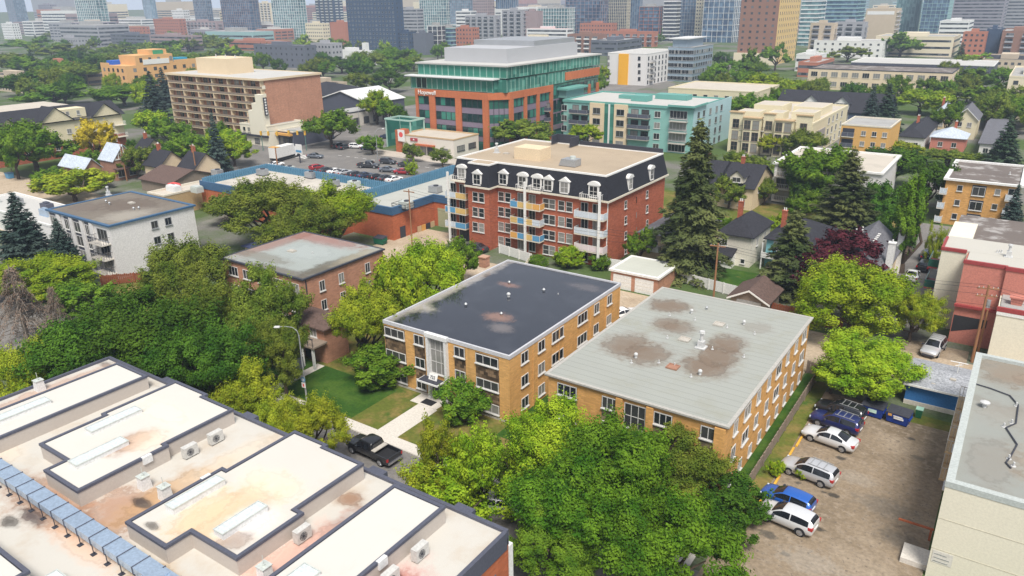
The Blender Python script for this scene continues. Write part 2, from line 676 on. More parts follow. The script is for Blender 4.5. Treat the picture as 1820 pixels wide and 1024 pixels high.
def vent(x, y, z, label, kind='pipe', group='roof vents', s=1.0):
    s *= .8
    m = MB()
    if kind == 'pipe':
        m.cyl(0, 0, 0, .05 * s, .22 * s, n=10).cyl(0, 0, .05 * s, .45 * s, .09 * s, n=10)
        mat = 'white_metal'
    elif kind == 'ball':
        m.cyl(0, 0, 0, .3 * s, .2 * s, .2 * s, 12)
        for i in range(5):
            a, b = math.pi * i / 5 - math.pi / 2, math.pi * (i + 1) / 5 - math.pi / 2
            m.cyl(0, 0, (.55 + .27 * math.sin(a)) * s, (.55 + .27 * math.sin(b)) * s, max(.02, .3 * math.cos(a)) * s, max(.02, .3 * math.cos(b)) * s, 14)
        mat = 'white_metal'
    elif kind == 'mushroom':
        m.cyl(0, 0, 0, .55 * s, .22 * s, n=14).cyl(0, 0, .55 * s, .7 * s, .5 * s, .52 * s, 16).cyl(0, 0, .7 * s, .85 * s, .52 * s, .2 * s, 16)
        mat = 'white_metal'
    elif kind == 'stack':
        m.box(-.7 * s, -.7 * s, 0, .7 * s, .7 * s, .12).box(-.42 * s, -.42 * s, .12, .42 * s, .42 * s, .75)
        m.cyl(0, 0, .75, 2.2 * s, .24 * s, n=12).cyl(0, 0, 2.2 * s, 2.5 * s, .42 * s, .36 * s, 14)
        mat = 'white_metal'
    elif kind == 'turbine':
        m.cyl(0, 0, 0, .25 * s, .16 * s, n=12).cyl(0, 0, .25 * s, .45 * s, .2 * s, .3 * s, 12).cyl(0, 0, .45 * s, .68 * s, .3 * s, .12 * s, 12)
        mat = 'grey_metal'
    elif kind == 'hatch':
        m.box(-.7 * s, -.5 * s, 0, .7 * s, .5 * s, .3 * s).box(-.6 * s, -.4 * s, .3 * s, .6 * s, .4 * s, .36 * s)
        mat = 'concrete'
    o = m.build('roof_vent', 'vent_grey' if mat == 'white_metal' else mat, None, (x, y, z))
    return tag(o, label, 'roof vent', group)


def chimney(root, x, y, z0, z1, w=.7, mat='brick_red', pots=2):
    o = MB().box(x - w / 2, y - w / 2, z0, x + w / 2, y + w / 2, z1).box(x - w / 2 - .06, y - w / 2 - .06, z1, x + w / 2 + .06, y + w / 2 + .06, z1 + .14).build('chimney', mat, root)
    m = MB()
    for i in range(pots):
        m.cyl(x + (i - (pots - 1) / 2) * .3, y, z1 + .14, z1 + .55, .11, .09, 8)
    m.build('chimney_pot', 'white_metal', o)
    return o


def house(label, rect, eave, ridge, axis, wall, roof, name='house', trim='white_trim', oh=.45, group=None, cat='house', chim=None, fw=(), rw=(), wsize=(.9, 1.3), dorm=None):
    x0, y0, x1, y1 = rect
    W, D = x1 - x0, y1 - y0
    t = thing(name, label, cat, (x0, y0, 0), group=group)
    wl_ = MB().box(0, 0, 0, W, D, eave, top=False)
    rf = MB()
    th = .16
    if axis == 'y':      # ridge runs along y, gable faces the front
        wl_.add([(0, 0, eave), (W, 0, eave), (W / 2, 0, ridge)], [(0, 1, 2)])
        wl_.add([(0, D, eave), (W, D, eave), (W / 2, D, ridge)], [(2, 1, 0)])
        k = (ridge - eave) / (W / 2)
        for s in (0, 1):
            e = -oh if s == 0 else W + oh
            ze = eave - oh * k
            rf.add([(e, -oh, ze + .02), (W / 2, -oh, ridge + .02), (W / 2, D + oh, ridge + .02), (e, D + oh, ze + .02), (e, -oh, ze + th), (W / 2, -oh, ridge + th), (W / 2, D + oh, ridge + th), (e, D + oh, ze + th)],
                   [(0, 1, 5, 4), (2, 3, 7, 6), (3, 0, 4, 7), (4, 5, 6, 7), (3, 2, 1, 0)])
    elif axis == 'x':
        wl_.add([(0, 0, eave), (0, D, eave), (0, D / 2, ridge)], [(2, 1, 0)])
        wl_.add([(W, 0, eave), (W, D, eave), (W, D / 2, ridge)], [(0, 1, 2)])
        k = (ridge - eave) / (D / 2)
        for s in (0, 1):
            e = -oh if s == 0 else D + oh
            ze = eave - oh * k
            rf.add([(-oh, e, ze + .02), (-oh, D / 2, ridge + .02), (W + oh, D / 2, ridge + .02), (W + oh, e, ze + .02), (-oh, e, ze + th), (-oh, D / 2, ridge + th), (W + oh, D / 2, ridge + th), (W + oh, e, ze + th)],
                   [(0, 1, 5, 4), (2, 3, 7, 6), (3, 0, 4, 7), (4, 5, 6, 7), (3, 2, 1, 0)])
    else:                # hip
        if W <= D:
            a, b = (W / 2, W * .5), (W / 2, D - W * .5)
        else:
            a, b = (D * .5, D / 2), (W - D * .5, D / 2)
        c = [(-oh, -oh), (W + oh, -oh), (W + oh, D + oh), (-oh, D + oh)]
        vs = [(p[0], p[1], eave) for p in c] + [(p[0], p[1], eave + th) for p in c] + [(a[0], a[1], ridge + th), (b[0], b[1], ridge + th)]
        fs = [(3, 2, 1, 0), (0, 1, 5, 4), (1, 2, 6, 5), (2, 3, 7, 6), (3, 0, 4, 7)]
        if W <= D:
            fs += [(4, 5, 8), (5, 6, 9, 8), (6, 7, 9), (7, 4, 8, 9)]
        else:
            fs += [(4, 5, 9, 8), (5, 6, 9), (6, 7, 8, 9), (7, 4, 8)]
        rf.add(vs, fs)
    wl_.build('wall', wall, t)
    ro = rf.build('roof', roof, t)
    if chim:
        for cx, cy in (chim if isinstance(chim, list) else [chim]):
            chimney(ro, cx * W, cy * D, eave, ridge + 1.3)
    for (u, z) in fw:
        win(t, W, D, 'F', u * W, z, *wsize, nv=2, fm=trim, near=False)
    for (u, z) in rw:
        win(t, W, D, 'R', u * D, z, *wsize, nv=2, fm=trim, near=False)
    if axis == 'y' and trim:      # barge boards on the street gable
        g = MB()
        k = (ridge - eave) / (W / 2)
        for sx, e in ((-1, -oh), (1, W + oh)):
            ze = eave - oh * k
            g.add([(e, -oh - .06, ze - .2), (W / 2, -oh - .06, ridge - .2), (W / 2, -oh - .06, ridge + .05), (e, -oh - .06, ze + .05), (e, -oh - .005, ze - .2), (W / 2, -oh - .005, ridge - .2), (W / 2, -oh - .005, ridge + .05), (e, -oh - .005, ze + .05)],
                  [(0, 1, 2, 3), (7, 6, 5, 4), (3, 2, 6, 7), (1, 0, 4, 5)])
        g.build('barge_board', trim, t)
    return t, W, D


# ================================================================ THE SETTING
def sheet(name, poly, z, mat):
    m = MB().add([(p[0], p[1], z) for p in poly], [tuple(range(len(poly)))])
    return structure(m.build(name, mat))


def rect(x0, y0, x1, y1):
    return [(x0, y0), (x1, y0), (x1, y1), (x0, y1)]


def groundmat(name, cols, scs, rough=.95, spots=()):
    m, n, l, b = mk(name)
    c = cols[0]
    for k, (col, sc, a, e) in enumerate(scs):
        c = mixc(n, l, ramp(n, l, noise(n, l, sc, 7, rough=.62), a, e), c, col)
    wob = noise(n, l, 1.6, 6, rough=.7) if spots else None
    for sx, sy, rx, ry, sc, am in spots:
        tc = n.new("ShaderNodeTexCoord")
        q = n.new("ShaderNodeMapping")
        q.vector_type = 'POINT'
        q.inputs['Location'].default_value = (-sx / rx, -sy / ry, 0)
        q.inputs['Scale'].default_value = (1 / rx, 1 / ry, 0)
        l.new(tc.outputs['Object'], q.inputs['Vector'])
        ln = n.new("ShaderNodeVectorMath")
        ln.operation = 'LENGTH'
        l.new(q.outputs[0], ln.inputs[0])
        a = n.new("ShaderNodeMath")
        a.operation = 'MULTIPLY_ADD'
        l.new(wob, a.inputs[0])
        a.inputs[1].default_value = 2.2
        l.new(ln.outputs['Value'], a.inputs[2])
        c = mixc(n, l, ramp(n, l, a.outputs[0], 2.1, 1.5, 0, am), c, sc)
    f = ramp(n, l, noise(n, l, 3.0, 4), .3, .7, .86, 1.14)
    mm = n.new("ShaderNodeVectorMath")
    mm.operation = 'SCALE'
    if hasattr(c, 'is_linked'):
        l.new(c, mm.inputs[0])
    else:
        mm.inputs[0].default_value = c
    l.new(f, mm.inputs['Scale'])
    l.new(mm.outputs[0], b.inputs['Base Color'])
    b.inputs['Roughness'].default_value = rough
    b.inputs['Specular IOR Level'].default_value = .15
    MATS[name] = m


groundmat('city_ground', [(.17, .16, .145)], [((.07, .11, .03), .03, .38, .55), ((.25, .235, .21), .05, .55, .75)])
groundmat('asphalt', [(.17, .16, .15)], [((.225, .21, .195), .12, .4, .7), ((.085, .083, .082), .5, .6, .75)])
LS = []
for px_, py_, r_, c_, a_ in ((1495, 815, .7, .05, .9), (1480, 880, .8, .05, .9), (1466, 876, .4, .05, .8), (1618, 780, .6, .06, .9), (1632, 815, .9, .09, .6), (1418, 858, .5, .06, .8), (1365, 950, 1.0, .08, .8), (1455, 940, .6, .05, .85), (1395, 985, .5, .07, .7), (1570, 900, 3.0, .13, .5), (1520, 850, 2.4, .30, .35), (1440, 1000, 3.2, .30, .4), (1600, 960, 2.2, .12, .5)):
    g_ = ground(px_, py_)
    LS.append((g_.x, g_.y, r_, r_ * .6, (c_ * 1.1, c_, c_ * .85), a_))
groundmat('lot_asphalt', [(.25, .195, .135)], [((.18, .14, .095), .09, .42, .66), ((.32, .26, .19), .13, .5, .72), ((.275, .22, .16), 1.3, .5, .6), ((.16, .13, .10), 2.6, .58, .66), ((.11, .09, .07), .35, .70, .76)], spots=LS)
groundmat('gravel', [(.43, .345, .25)], [((.33, .255, .18), .2, .45, .7), ((.50, .43, .34), .35, .55, .75)])
groundmat('grass_green', [(.030, .080, .010)], [((.060, .115, .016), .35, .42, .65), ((.14, .13, .035), .6, .62, .78)])
groundmat('grass_dry', [(.105, .125, .022)], [((.20, .155, .05), .3, .42, .62), ((.055, .105, .016), .22, .52, .66)])
groundmat('plaza', [(.45, .40, .34)], [((.36, .32, .27), .3, .45, .7)])
structure(MB().add([(-9000, -1500, 0), (5000, -1500, 0), (5000, 12000, 0), (-9000, 12000, 0)], [(0, 1, 2, 3)]).build('ground', 'city_ground'))
sheet('front_lawn', rect(-112, 45.0, -15, 57.5), .008, 'grass_dry')
sheet('green_lawn', rect(-70, 46.5, -52.3, 53.5), .012, 'grass_green')  # greener grass laid over the dry front lawn
sheet('side_lawn', rect(-15.8, 46.5, -14.4, 82), .012, 'grass_green')
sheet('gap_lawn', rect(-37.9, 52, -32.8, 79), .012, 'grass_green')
sheet('side_yard', rect(-70.3, 55, -54.7, 80), .010, 'grass_dry')
sheet('street', rect(-260, 33.6, 60, 44.85), .006, 'asphalt')
structure(MB().box(-112, 44.85, 0, -15, 45.0, .13).build('kerb', 'concrete'))
sheet('pavement', rect(-112, 45.0, -15, 46.4), .016, 'concrete_light')
sheet('front_path', rect(-48.4, 46.4, -45.8, 52.6), .020, 'concrete_light')
sheet('door_slab', rect(-49.6, 52.6, -46.0, 54.6), .024, 'concrete_light')
sheet('neighbour_path', rect(-64.8, 46.4, -63.6, 53.4), .020, 'concrete_light')
sheet('side_path', rect(-15.2, 42.0, -14.6, 44.0), .012, 'gravel')
sheet('parking_lot', rect(-14.2, 38, -.35, 78.6), .016, 'lot_asphalt')
sheet('weed_strip', rect(-14.4, 47, -13.0, 82), .020, 'grass_dry')
sheet('alley', rect(-92, 83.5, 40, 94.3), .012, 'gravel')
sheet('rear_parking', rect(-57, 78.8, -16, 83.5), .010, 'gravel')
sheet('loading_yard', rect(-92, 94.3, -81.5, 104), .010, 'gravel')
sheet('weeds_by_garage', rect(-7.0, 76.6, -.4, 78.6), .022, 'grass_dry')
sheet('carport_pad', rect(-9, 94.3, -1.0, 98), .010, 'lot_asphalt')
sheet('back_garden', rect(-39.5, 102.6, -24, 112), .012, 'grass_green')
sheet('gardens', rect(-75, 124, 10, 156), .006, 'grass_dry')
sheet('side_street', rect(-13.5, 102, -6.6, 156), .010, 'asphalt')
sheet('avenue', rect(-200, 108, -104, 157), .010, 'asphalt')
sheet('main_street', rect(-215, 157, -157, 420), .010, 'asphalt')
sheet('shop_pavement', rect(-157, 153.5, -122, 160), .016, 'plaza')
sheet('west_lane', rect(-235, 60, -140, 86), .012, 'gravel')

# lane markings and worn crossing on the main street
mk_ = MB()
for i in range(9):
    mk_.box(-178 + i * 1.6, 139, .015, -177.2 + i * 1.6, 143, .018)
for i in range(12):
    mk_.box(-160 + i * 3.2, 147.4, .015, -158.6 + i * 3.2, 147.6, .018)
structure(mk_.build('road_marking', 'white_trim'))


# ================================================================ TOWNHOUSES (white membrane roofs, front left)
TX0, TX1, TY1 = -68.4, -22.4, 31.8
ZL, ZT = 8.7, 10.0
th_ = thing('townhouse_row', 'row of townhouses with white raised flat roofs and charcoal parapet edges in the left foreground', 'townhouses', (0, 0, 0))
part(th_, 'wall', 'brick_rust', [(TX0, -14, 0, TX1, TY1, ZL - .4)])
lr = roofmat('membrane_lower', (.52, .495, .445), [
    (-50.0, 17.4, 4.5, 1.5, (.36, .19, .11), .8), (-45.2, 19.6, 2.6, 2.2, (.38, .21, .13), .8), (-44.2, 22.4, 1.3, 3.5, (.45, .27, .13), .8),
    (-44.8, 20.8, .9, .35, (.06, .045, .04), .95), (-49.6, 16.0, 1.4, .45, (.07, .05, .05), .9), (-47.7, 17.0, 1.4, .35, (.06, .04, .04), .9),
    (-53.6, 14.2, 2.4, .9, (.36, .22, .13), .85), (-50.2, 14.9, .7, .4, (.08, .07, .06), .9), (-64.5, 30.9, 3.6, .5, (.12, .09, .08), .8),
    (-66.4, 25.0, 1.2, 5.5, (.46, .30, .22), .75), (-31.9, 23.0, .9, 4.2, (.12, .06, .05), .9), (-32.2, 21.5, 1.2, 4.5, (.72, .45, .36), .8),
    (-25.2, 22.5, 1.4, 3.4, (.55, .18, .15), .75), (-25.6, 24.3, .8, .8, (.18, .07, .05), .85), (-37, 16.8, 2.2, 1.3, (.50, .34, .18), .7),
    (-33.3, 28.8, .9, .7, (.24, .12, .06), .8), (-60, 18.4, 2.5, 1.2, (.66, .55, .42), .5), (-44, 16.4, 3.4, .8, (.66, .42, .28), .6), (-44.0, 27.0, 1.0, 4.0, (.64, .52, .38), .5),
    (-45, 8, 5, 3, (.62, .5, .36), .4)], var=.05, rough=.75, band=(0, 2.1, .12), seam=.975, dirt=((.45, .37, .28), .48, .70, .55))
o = MB().box(TX0 + .2, -13.9, ZL - .4, TX1 - .2, TY1 - .2, ZL)
o.build('lower_roof', lr, th_)
e = MB()
e.box(TX0, TY1 - .2, ZL - .9, TX1, TY1 + .08, ZL + .22)
e.box(TX0 - .05, -14, ZL - .9, TX0 + .2, TY1 - .2, ZL + .22)
e.box(TX1 - .2, -14, ZL - 1.1, TX1 + .08, TY1 - .2, ZL + .22)
for gx in (-59.5, -48.2, -34.1, -26.3):      # grey fascia boxes where two houses meet
    e.box(gx - .5, TY1 + .08, ZL - .9, gx + .9, TY1 + .6, ZL + .16)
e.build('lower_roof_edge', 'slate_trim', th_)
MB().box(TX1 - .6, TY1 + .09, 0, TX1 + .02, TY1 + .5, ZL - 1.1).build('corner_pilaster', 'white_trim', th_)
for vz in (1.0, 4.2):
    win(th_, TX1, 0, 'R', 29.6, vz, 1.5, 2.3, nv=1, nh=2, fm='slate_trim')
roofA = roofmat('membrane_top', (.565, .545, .50), [], band=(0, 1.9, .14), seam=.975, var=.03, rough=.7, dirt=((.52, .48, .41), .54, .74, .4))
roofB = roofmat('membrane_stained', (.555, .525, .475), [
    (-37.2, 22.0, 2.2, 3.4, (.60, .42, .24), .75), (-35.6, 22.6, 1.2, 1.6, (.74, .72, .70), .8), (-34.9, 20.9, .8, .9, (.30, .22, .18), .7),
    (-38.8, 21.6, 1.2, 2.6, (.66, .5, .32), .6), (-37.4, 26.0, 2.6, 1.2, (.74, .62, .45), .45), (-40.3, 19.0, .5, .25, (.08, .07, .06), .8), (-33.9, 19.3, .5, .4, (.55, .38, .2), .6)],
    var=.05, rough=.7, dirt=((.54, .47, .37), .52, .72, .45))
roofC = roofmat('membrane_patch', (.565, .54, .49), [
    (-50.6, 23.6, 1.0, 1.5, (.28, .14, .085), .85), (-51.4, 21.9, .5, 1.1, (.42, .26, .16), .8), (-49.8, 24.4, 1.4, 1.4, (.72, .56, .42), .6),
    (-52.5, 27.5, 3.0, 1.0, (.74, .66, .54), .4)], var=.05, rough=.7, dirt=((.58, .53, .45), .55, .74, .4))
blocks = [
    ([(-64.1, 12), (-59.5, 12), (-59.5, 30.4), (-64.1, 30.4)], roofA),
    ([(-52.2, 18.3), (-47.8, 18.3), (-47.8, 24.9), (-48.2, 24.9), (-48.2, 30.8), (-52.1, 30.8), (-52.1, 31.2), (-56.4, 31.2), (-56.4, 24.7), (-56.0, 24.7), (-56.0, 19.8), (-52.2, 19.8)], roofC),
    ([(-42.0, 18.3), (-37.8, 18.3), (-37.8, 20.0), (-33.4, 20.0), (-33.4, 25.0), (-34.1, 25.0), (-34.1, 31.0), (-38.0, 31.0), (-38.0, 31.3), (-41.5, 31.3), (-41.5, 25.3), (-42.0, 25.3)], roofB),
    ([(-30.6, 14), (-26.3, 14), (-26.3, 30.4), (-30.6, 30.4)], roofA),
    ([(-60, -13), (-42.5, -13), (-42.5, 12.8), (-60, 12.8)], roofA)]
for poly, mt in blocks:
    wl = MB().prism(poly, ZL, ZT - .2, top=False, bot=False)
    wo_ = wl.build('upstand_wall', M('upstand', (.47, .42, .375), .8, .03, fine=.03), th_)
    MB().prism(inset_ring(poly, .26), ZT - .35, ZT - .06).build('upper_roof', mt, th_)
    poly_ring(MB(), poly, .20, ZT - .2, ZT, .05).build('parapet_cap', 'slate_trim', th_)
for (sx, sy) in ((-47.8, 23.2), (-42.05, 24.0), (-26.3, 24.6)):
    MB().box(sx - .12, sy - .35, ZT - .55, sx + .16, sy + .35, ZT + .03).build('scupper', 'white_metal', th_)


def skylight(x0, y0, x1, y1, z, label, h=.4):
    t = thing('skylight', label, 'skylight', (x0, y0, z), group='rooftop skylights')
    W, D = x1 - x0, y1 - y0
    MB().box(0, 0, 0, W, D, h).build('curb', 'white_metal', t)
    MB().ring(-.03, -.03, W + .03, D + .03, .07, h + .002, h + .07).build('frame', 'galv_pale', t)
    MB().box(.05, .05, h + .004, W - .05, D - .05, h + .045).build('pane', M('frosted', (.56, .60, .60), .2, .08, spec=.6), t)


SK = ZT - .06
skylight(-54.9, 22.6, -53.9, 26.6, SK - .001, 'long frosted skylight on the left half of the townhouse roof with the rust patch', .25)
skylight(-51.4, 19.6, -50.3, 23.4, SK - .001, 'long frosted skylight beside the rust patch on the second raised townhouse roof', .3)
skylight(-41.0, 20.4, -40.1, 24.2, SK - .001, 'long frosted skylight at the left edge of the large stained townhouse roof')
skylight(-36.3, 20.6, -35.4, 23.9, SK - .001, 'frosted skylight beside the brown stain on the large stained townhouse roof')
skylight(-29.6, 17.9, -28.3, 21.8, SK - .001, 'frosted skylight at the bottom edge on the narrow right townhouse roof', .2)
skylight(-62.6, 19.4, -61.6, 23.4, SK - .001, 'frosted skylight on the leftmost raised townhouse roof', .25)
skylight(-42.0, 11.6, -39.8, 14.0, ZL, 'square frosted skylight box in the bottom left corner of the lower roof', .7)


def ac_unit(x, y, rz, label, z=ZL):
    t = thing('air_conditioner', label, 'air conditioner', (x, y, z), rz, 'rooftop air conditioners')
    MB().box(-.55, -.24, .1, .55, .24, .95).build('casing', M('ac_case', (.52, .51, .48), .5, .04), t)
    MB().box(-.42, -.15, 0, -.32, .15, .1).box(.32, -.15, 0, .42, .15, .1).build('foot', 'black_rubber', t)
    g = MB()
    for k in range(3):
        r = .09 + .09 * k
        for i in range(16):
            a, b = 2 * math.pi * i / 16, 2 * math.pi * (i + 1) / 16
            g.tube((r * math.cos(a) - .1, -.252, .5 + r * math.sin(a)), (r * math.cos(b) - .1, -.252, .5 + r * math.sin(b)), .014, n=4)
    for i in range(4):
        a = math.pi * i / 4
        g.tube((-.1 - .28 * math.cos(a), -.252, .5 - .28 * math.sin(a)), (-.1 + .28 * math.cos(a), -.252, .5 + .28 * math.sin(a)), .012, n=4)
    g.build('fan_grille', 'dark_trim', t)
    MB().tube((.5, 0, .3), (.72, .1, .3), .03).tube((.72, .1, .3), (.72, .25, .75), .025).build('pipe', 'grey_metal', t)


ac_unit(-47.0, 26.0, R(90), 'white air conditioner against the wall of the second raised roof, nearer of the pair')
ac_unit(-47.0, 28.2, R(90), 'white air conditioner by the tree at the far end of the second raised roof')
ac_unit(-32.7, 24.2, R(90), 'white air conditioner below the jog of the large stained roof')
ac_unit(-25.5, 24.4, R(90), 'white air conditioner on the pink stained roof at bottom right, nearer of the pair')
ac_unit(-25.5, 27.0, R(90), 'white air conditioner on the rightmost lower roof, farther of the pair')


def flue(x, y, label):
    t = thing('flue_box', label, 'chimney', (x, y, ZL), group='white rooftop flue boxes')
    MB().frustum((-.36, -.36, .36, .36), 0, (-.3, -.3, .3, .3), .95).build('casing', 'white_metal', t)
    MB().box(-.36, -.36, .95, .36, .36, 1.0).cyl(0, 0, 1.0, 1.1, .1).cyl(0, 0, 1.1, 1.7, .022, n=6).build('cap', 'galv_pale', t)


flue(-46.2, 21.9, 'white flue box with a rod beside the second raised roof wall')
flue(-43.9, 22.0, 'white flue box half hidden behind the edge of the large stained roof')
flue(-31.9, 20.7, 'white flue box on the stained lower roof by the dark puddle near the bottom edge')
flue(-24.9, 22.4, 'white flue box on the pink stained lower roof at the bottom of the frame')
flue(-67.4, 25.0, 'small white vent box on the outer left strip of the townhouse roof')

dt = thing('roof_duct', 'long jointed galvanised metal duct running across the white townhouse roof', 'duct', (0, 0, ZL))
D0, D1 = -66.0, -35.0
n_ = 20
for i in range(n_):
    a, b = D0 + (D1 - D0) * i / n_, D0 + (D1 - D0) * (i + 1) / n_
    MB().box(a + .02, 16.35, .55, b - .02, 17.45, 1.05).build('duct_section', 'galv', dt)
for i in range(n_ + 1):
    a = D0 + (D1 - D0) * i / n_
    MB().box(a - .018, 16.3, .5, a + .018, 17.5, 1.1).build('flange', 'slate_trim', dt)
for i in range(1, n_):
    a = D0 + (D1 - D0) * i / n_ + .3
    MB().box(a - .03, 16.25, .04, a + .03, 16.29, .75).box(a - .16, 16.1, 0, a + .16, 16.4, .05).build('duct_leg', 'dark_trim', dt)
d2 = thing('roof_duct', 'short galvanised duct branch end standing at the bottom edge of the townhouse roof', 'duct', (0, 0, ZL))
for i in range(4):
    MB().box(-36.9, 13.2 + i * 1.02, .55, -35.8, 14.2 + i * 1.02, 1.15).build('duct_section', 'galv', d2)
for (a, b) in ((-36.95, 17.1), (-35.75, 17.1), (-35.75, 14.5)):
    MB().box(a - .03, b - .03, 0, a + .03, b + .03, .6).build('duct_leg', 'dark_trim', d2)


# ================================================================ WALK-UP WITH THE WET BLACK ROOF
BK = (-54.6, 54.6, -37.9, 78.7)
ZB = 7.6


def loc(px, py, z, r):
    g = ground(px, py, z)
    return (g.x - r[0], g.y - r[1])


bs = [(*loc(905, 504, ZB, BK), 1.3, .6, (.22, .12, .09), .8), (*loc(886, 561, ZB, BK), 1.5, 1.0, (.25, .14, .10), .85), (*loc(890, 580, ZB, BK), 1.2, 1.0, (.20, .17, .16), .6),
      (*loc(1040, 508, ZB, BK), 2.0, .9, (.14, .12, .12), .5), (.3, 12, .8, 13, (.34, .31, .28), .85), (*loc(742, 542, ZB, BK), 2.2, 1.0, (.36, .33, .29), .9), (*loc(800, 505, ZB, BK), 1.4, 2.5, (.36, .33, .29), .9)]
roofmat('wet_roof', (.026, .029, .040), bs, var=.2, rough=.07, spec=.6, band=(1, 1.0, .1), dirt=((.055, .06, .075), .5, .7, .5))
bk, W, D = building('walkup_building', 'three storey tan brick walk-up with a wet blue-black flat roof', 'apartment building', BK, ZB, 'brick_tan', 'wet_roof', M('pale_flash', (.50, .50, .52), .5, .05), ph=.18, th=.4, pt=.16)
cols = [(686.7, 722.2), (738.3, 756.5), (809, 828.5), (846.7, 887.5)]
for k, (a, b) in enumerate(cols):
    ua, ub = ux(a, BK[1], 4) - BK[0], ux(b, BK[1], 4) - BK[0]
    uc, w = (ua + ub) / 2, ub - ua
    part(bk, 'stone_panel', 'stone_panel', [(ua, -.04, .25, ub, -.003, 7.02)])
    for z in (5.85, 3.15, .55):
        win(bk, W, D, 'F', uc, z, w - .08, 1.05 if k in (0, 3) else 1.15, nv=3 if k in (0, 3) else 2, off=.041)
part(bk, 'plinth', 'concrete', [(-.05, -.10, 0, W + .02, -.045, .25)])
ea, eb = ux(763, BK[1], 4) - BK[0], ux(798.4, BK[1], 4) - BK[0]
part(bk, 'entrance_surround', 'white_metal', [(ea, -.45, 0, ea + .3, -.005, 7.3), (eb - .3, -.45, 0, eb, -.005, 7.3), (ea - .1, -.5, 7.3, eb + .1, -.005, 7.75)])
win(bk, W, D, 'F', (ea + eb) / 2, 3.05, eb - ea - .62, 4.2, nv=3, nh=3, fm='white_trim', pm='pane')
dr = part(bk, 'door', 'dark_trim', [(ea + .32, -.08, .05, eb - .32, -.004, 2.3)])
part(dr, 'door_frame', 'grey_metal', [(ea + .32, -.13, .05, ea + .42, -.082, 2.3), (eb - .42, -.13, .05, eb - .32, -.082, 2.3), ((ea + eb) / 2 - .05, -.13, .05, (ea + eb) / 2 + .05, -.082, 2.3)])
part(bk, 'canopy', 'white_metal', [(ea - .35, -1.75, 2.55, eb - .28, -.46, 2.72)])
part(bk, 'canopy_top', 'dark_trim', [(ea - .25, -1.65, 2.722, eb - .38, -.5, 2.75)])
sb = thing('sign_board', 'white leaning number board standing on the entrance canopy of the wet-roofed walk-up', 'sign', (BK[0] + ea + .75, BK[1] - 1.0, 2.75))
b0 = MB().box(-.1, -.02, 0, 1.0, .04, .72).build('board', 'white_trim', sb)
b0.rotation_euler = (R(-22), 0, 0)
tx = link('number', text_mesh('722', .46, .006, 'number', 'dark_trim'), sb, (.45, -.03, .2))
tx.rotation_euler = (R(68), 0, 0)
mt_ = MB().box(0, 0, 0, 1.5, 1.0, .025).build('door_mat', 'black_rubber', None, (-48.4, 52.9, .03))
tag(mt_, 'black door mat on the concrete slab outside the walk-up entrance', 'mat')
rx_ = [(932, 1.3), (962, 1.3), (991, 2.4), (1035, 2.2), (1060, 1.2), (1083, 1.2)]
for px, w in rx_:
    v = uy(px, BK[2], 6.5) - BK[1]
    for z in (5.75, 3.15, .6):
        win(bk, W, D, 'R', v, z, w, 1.25, nv=3 if w > 2 else 2, sill=True)
for v in (4.2, 9.4, 16.5, 20.2):
    part(bk, 'downpipe', 'brick_tan', [(W + .004, v, 0, W + .09, v + .1, ZB - .6)])
vent(*ground(904, 529, 7.3), 'large white ball vent near the middle of the wet black roof', 'ball', s=1.0)
vent(*ground(828, 545, 7.3), 'grey turbine vent by the tree reflection on the wet black roof', 'turbine', s=.9)
vent(*ground(966.5, 519, 7.3), 'grey turbine vent on the far half of the wet black roof', 'turbine', s=.9)
vent(*ground(891, 561, 7.3), 'small white vent inside the brown patch on the wet black roof', 'turbine', s=.8)
vent(*ground(905, 505, 7.3), 'small white vent on the brown spot near the back of the wet black roof', 'turbine', s=.8)
vent(*ground(992, 525, 7.3), 'tiny pipe vent right of the turbine on the wet black roof', 'pipe', s=.8)
ck = MB().box(-.5, -.5, 0, .5, .5, 1.3).box(-.58, -.58, 1.3, .58, .58, 1.45).build('chimney_stack', 'brick_pinkish', None, tuple(ground(861, 474, 7.3)))
tag(ck, 'short brick chimney stack at the back left edge of the wet black roof', 'chimney')

# ================================================================ WALK-UP WITH THE GREY FELT ROOF
GR = (-32.8, 53.6, -15.8, 79.9)
ZG = 7.6
gs = []
BR = (.175, .128, .092)
for px, py, rx, ry, am in ((1189, 543, 2.1, 1.7, .9), (1185, 575, 1.3, 1.6, .75), (1206, 582, 1.6, 1.6, .7), (1112, 612, 2.0, 2.4, .8), (1150, 628, 2.1, 2.2, .85), (1252, 652, 2.1, 2.0, .9), (1275, 632, 1.8, 2.4, .9), (1291, 611, 1.6, 2.0, .85), (1345, 582, 1.4, 1.2, .3)):
    gs.append((*loc(px, py, ZG, GR), rx, ry, BR, am))
roofmat('felt_roof', (.315, .325, .295), gs, band=(1, .95, .42), var=.08, rough=.85, dirt=((.27, .265, .205), .5, .72, .5), seam=.80)
gr, W, D = building('walkup_building', 'three storey tan brick walk-up with a grey felt roof stained by brown puddle marks', 'apartment building', GR, ZG, 'brick_orange', 'felt_roof', M('drip_edge', (.40, .385, .35), .6, .06), ph=.03, th=.16, pt=.05, tproud=.28)
part(gr, 'soffit', 'wood_grey', [(-.25, -.25, ZG - .24, W + .25, -.004, ZG - .165)])
gc = [(991.1, 1025.5), (1069.6, 1098.6), (1160.9, 1194.2), (1243.6, 1286)]
for a, b in gc:
    ua, ub = ux(a, GR[1], 5.5) - GR[0], ux(b, GR[1], 5.5) - GR[0]
    part(gr, 'stone_panel', 'stone_olive', [(ua, -.04, .3, ub, -.003, 6.95)])
    for z in (5.75, 3.25, .7):
        win(gr, W, D, 'F', (ua + ub) / 2, z, ub - ua - .05, 1.2, nv=3, off=.041)
ua, ub = ux(1109.3, GR[1], 5.5) - GR[0], ux(1146.9, GR[1], 5.5) - GR[0]
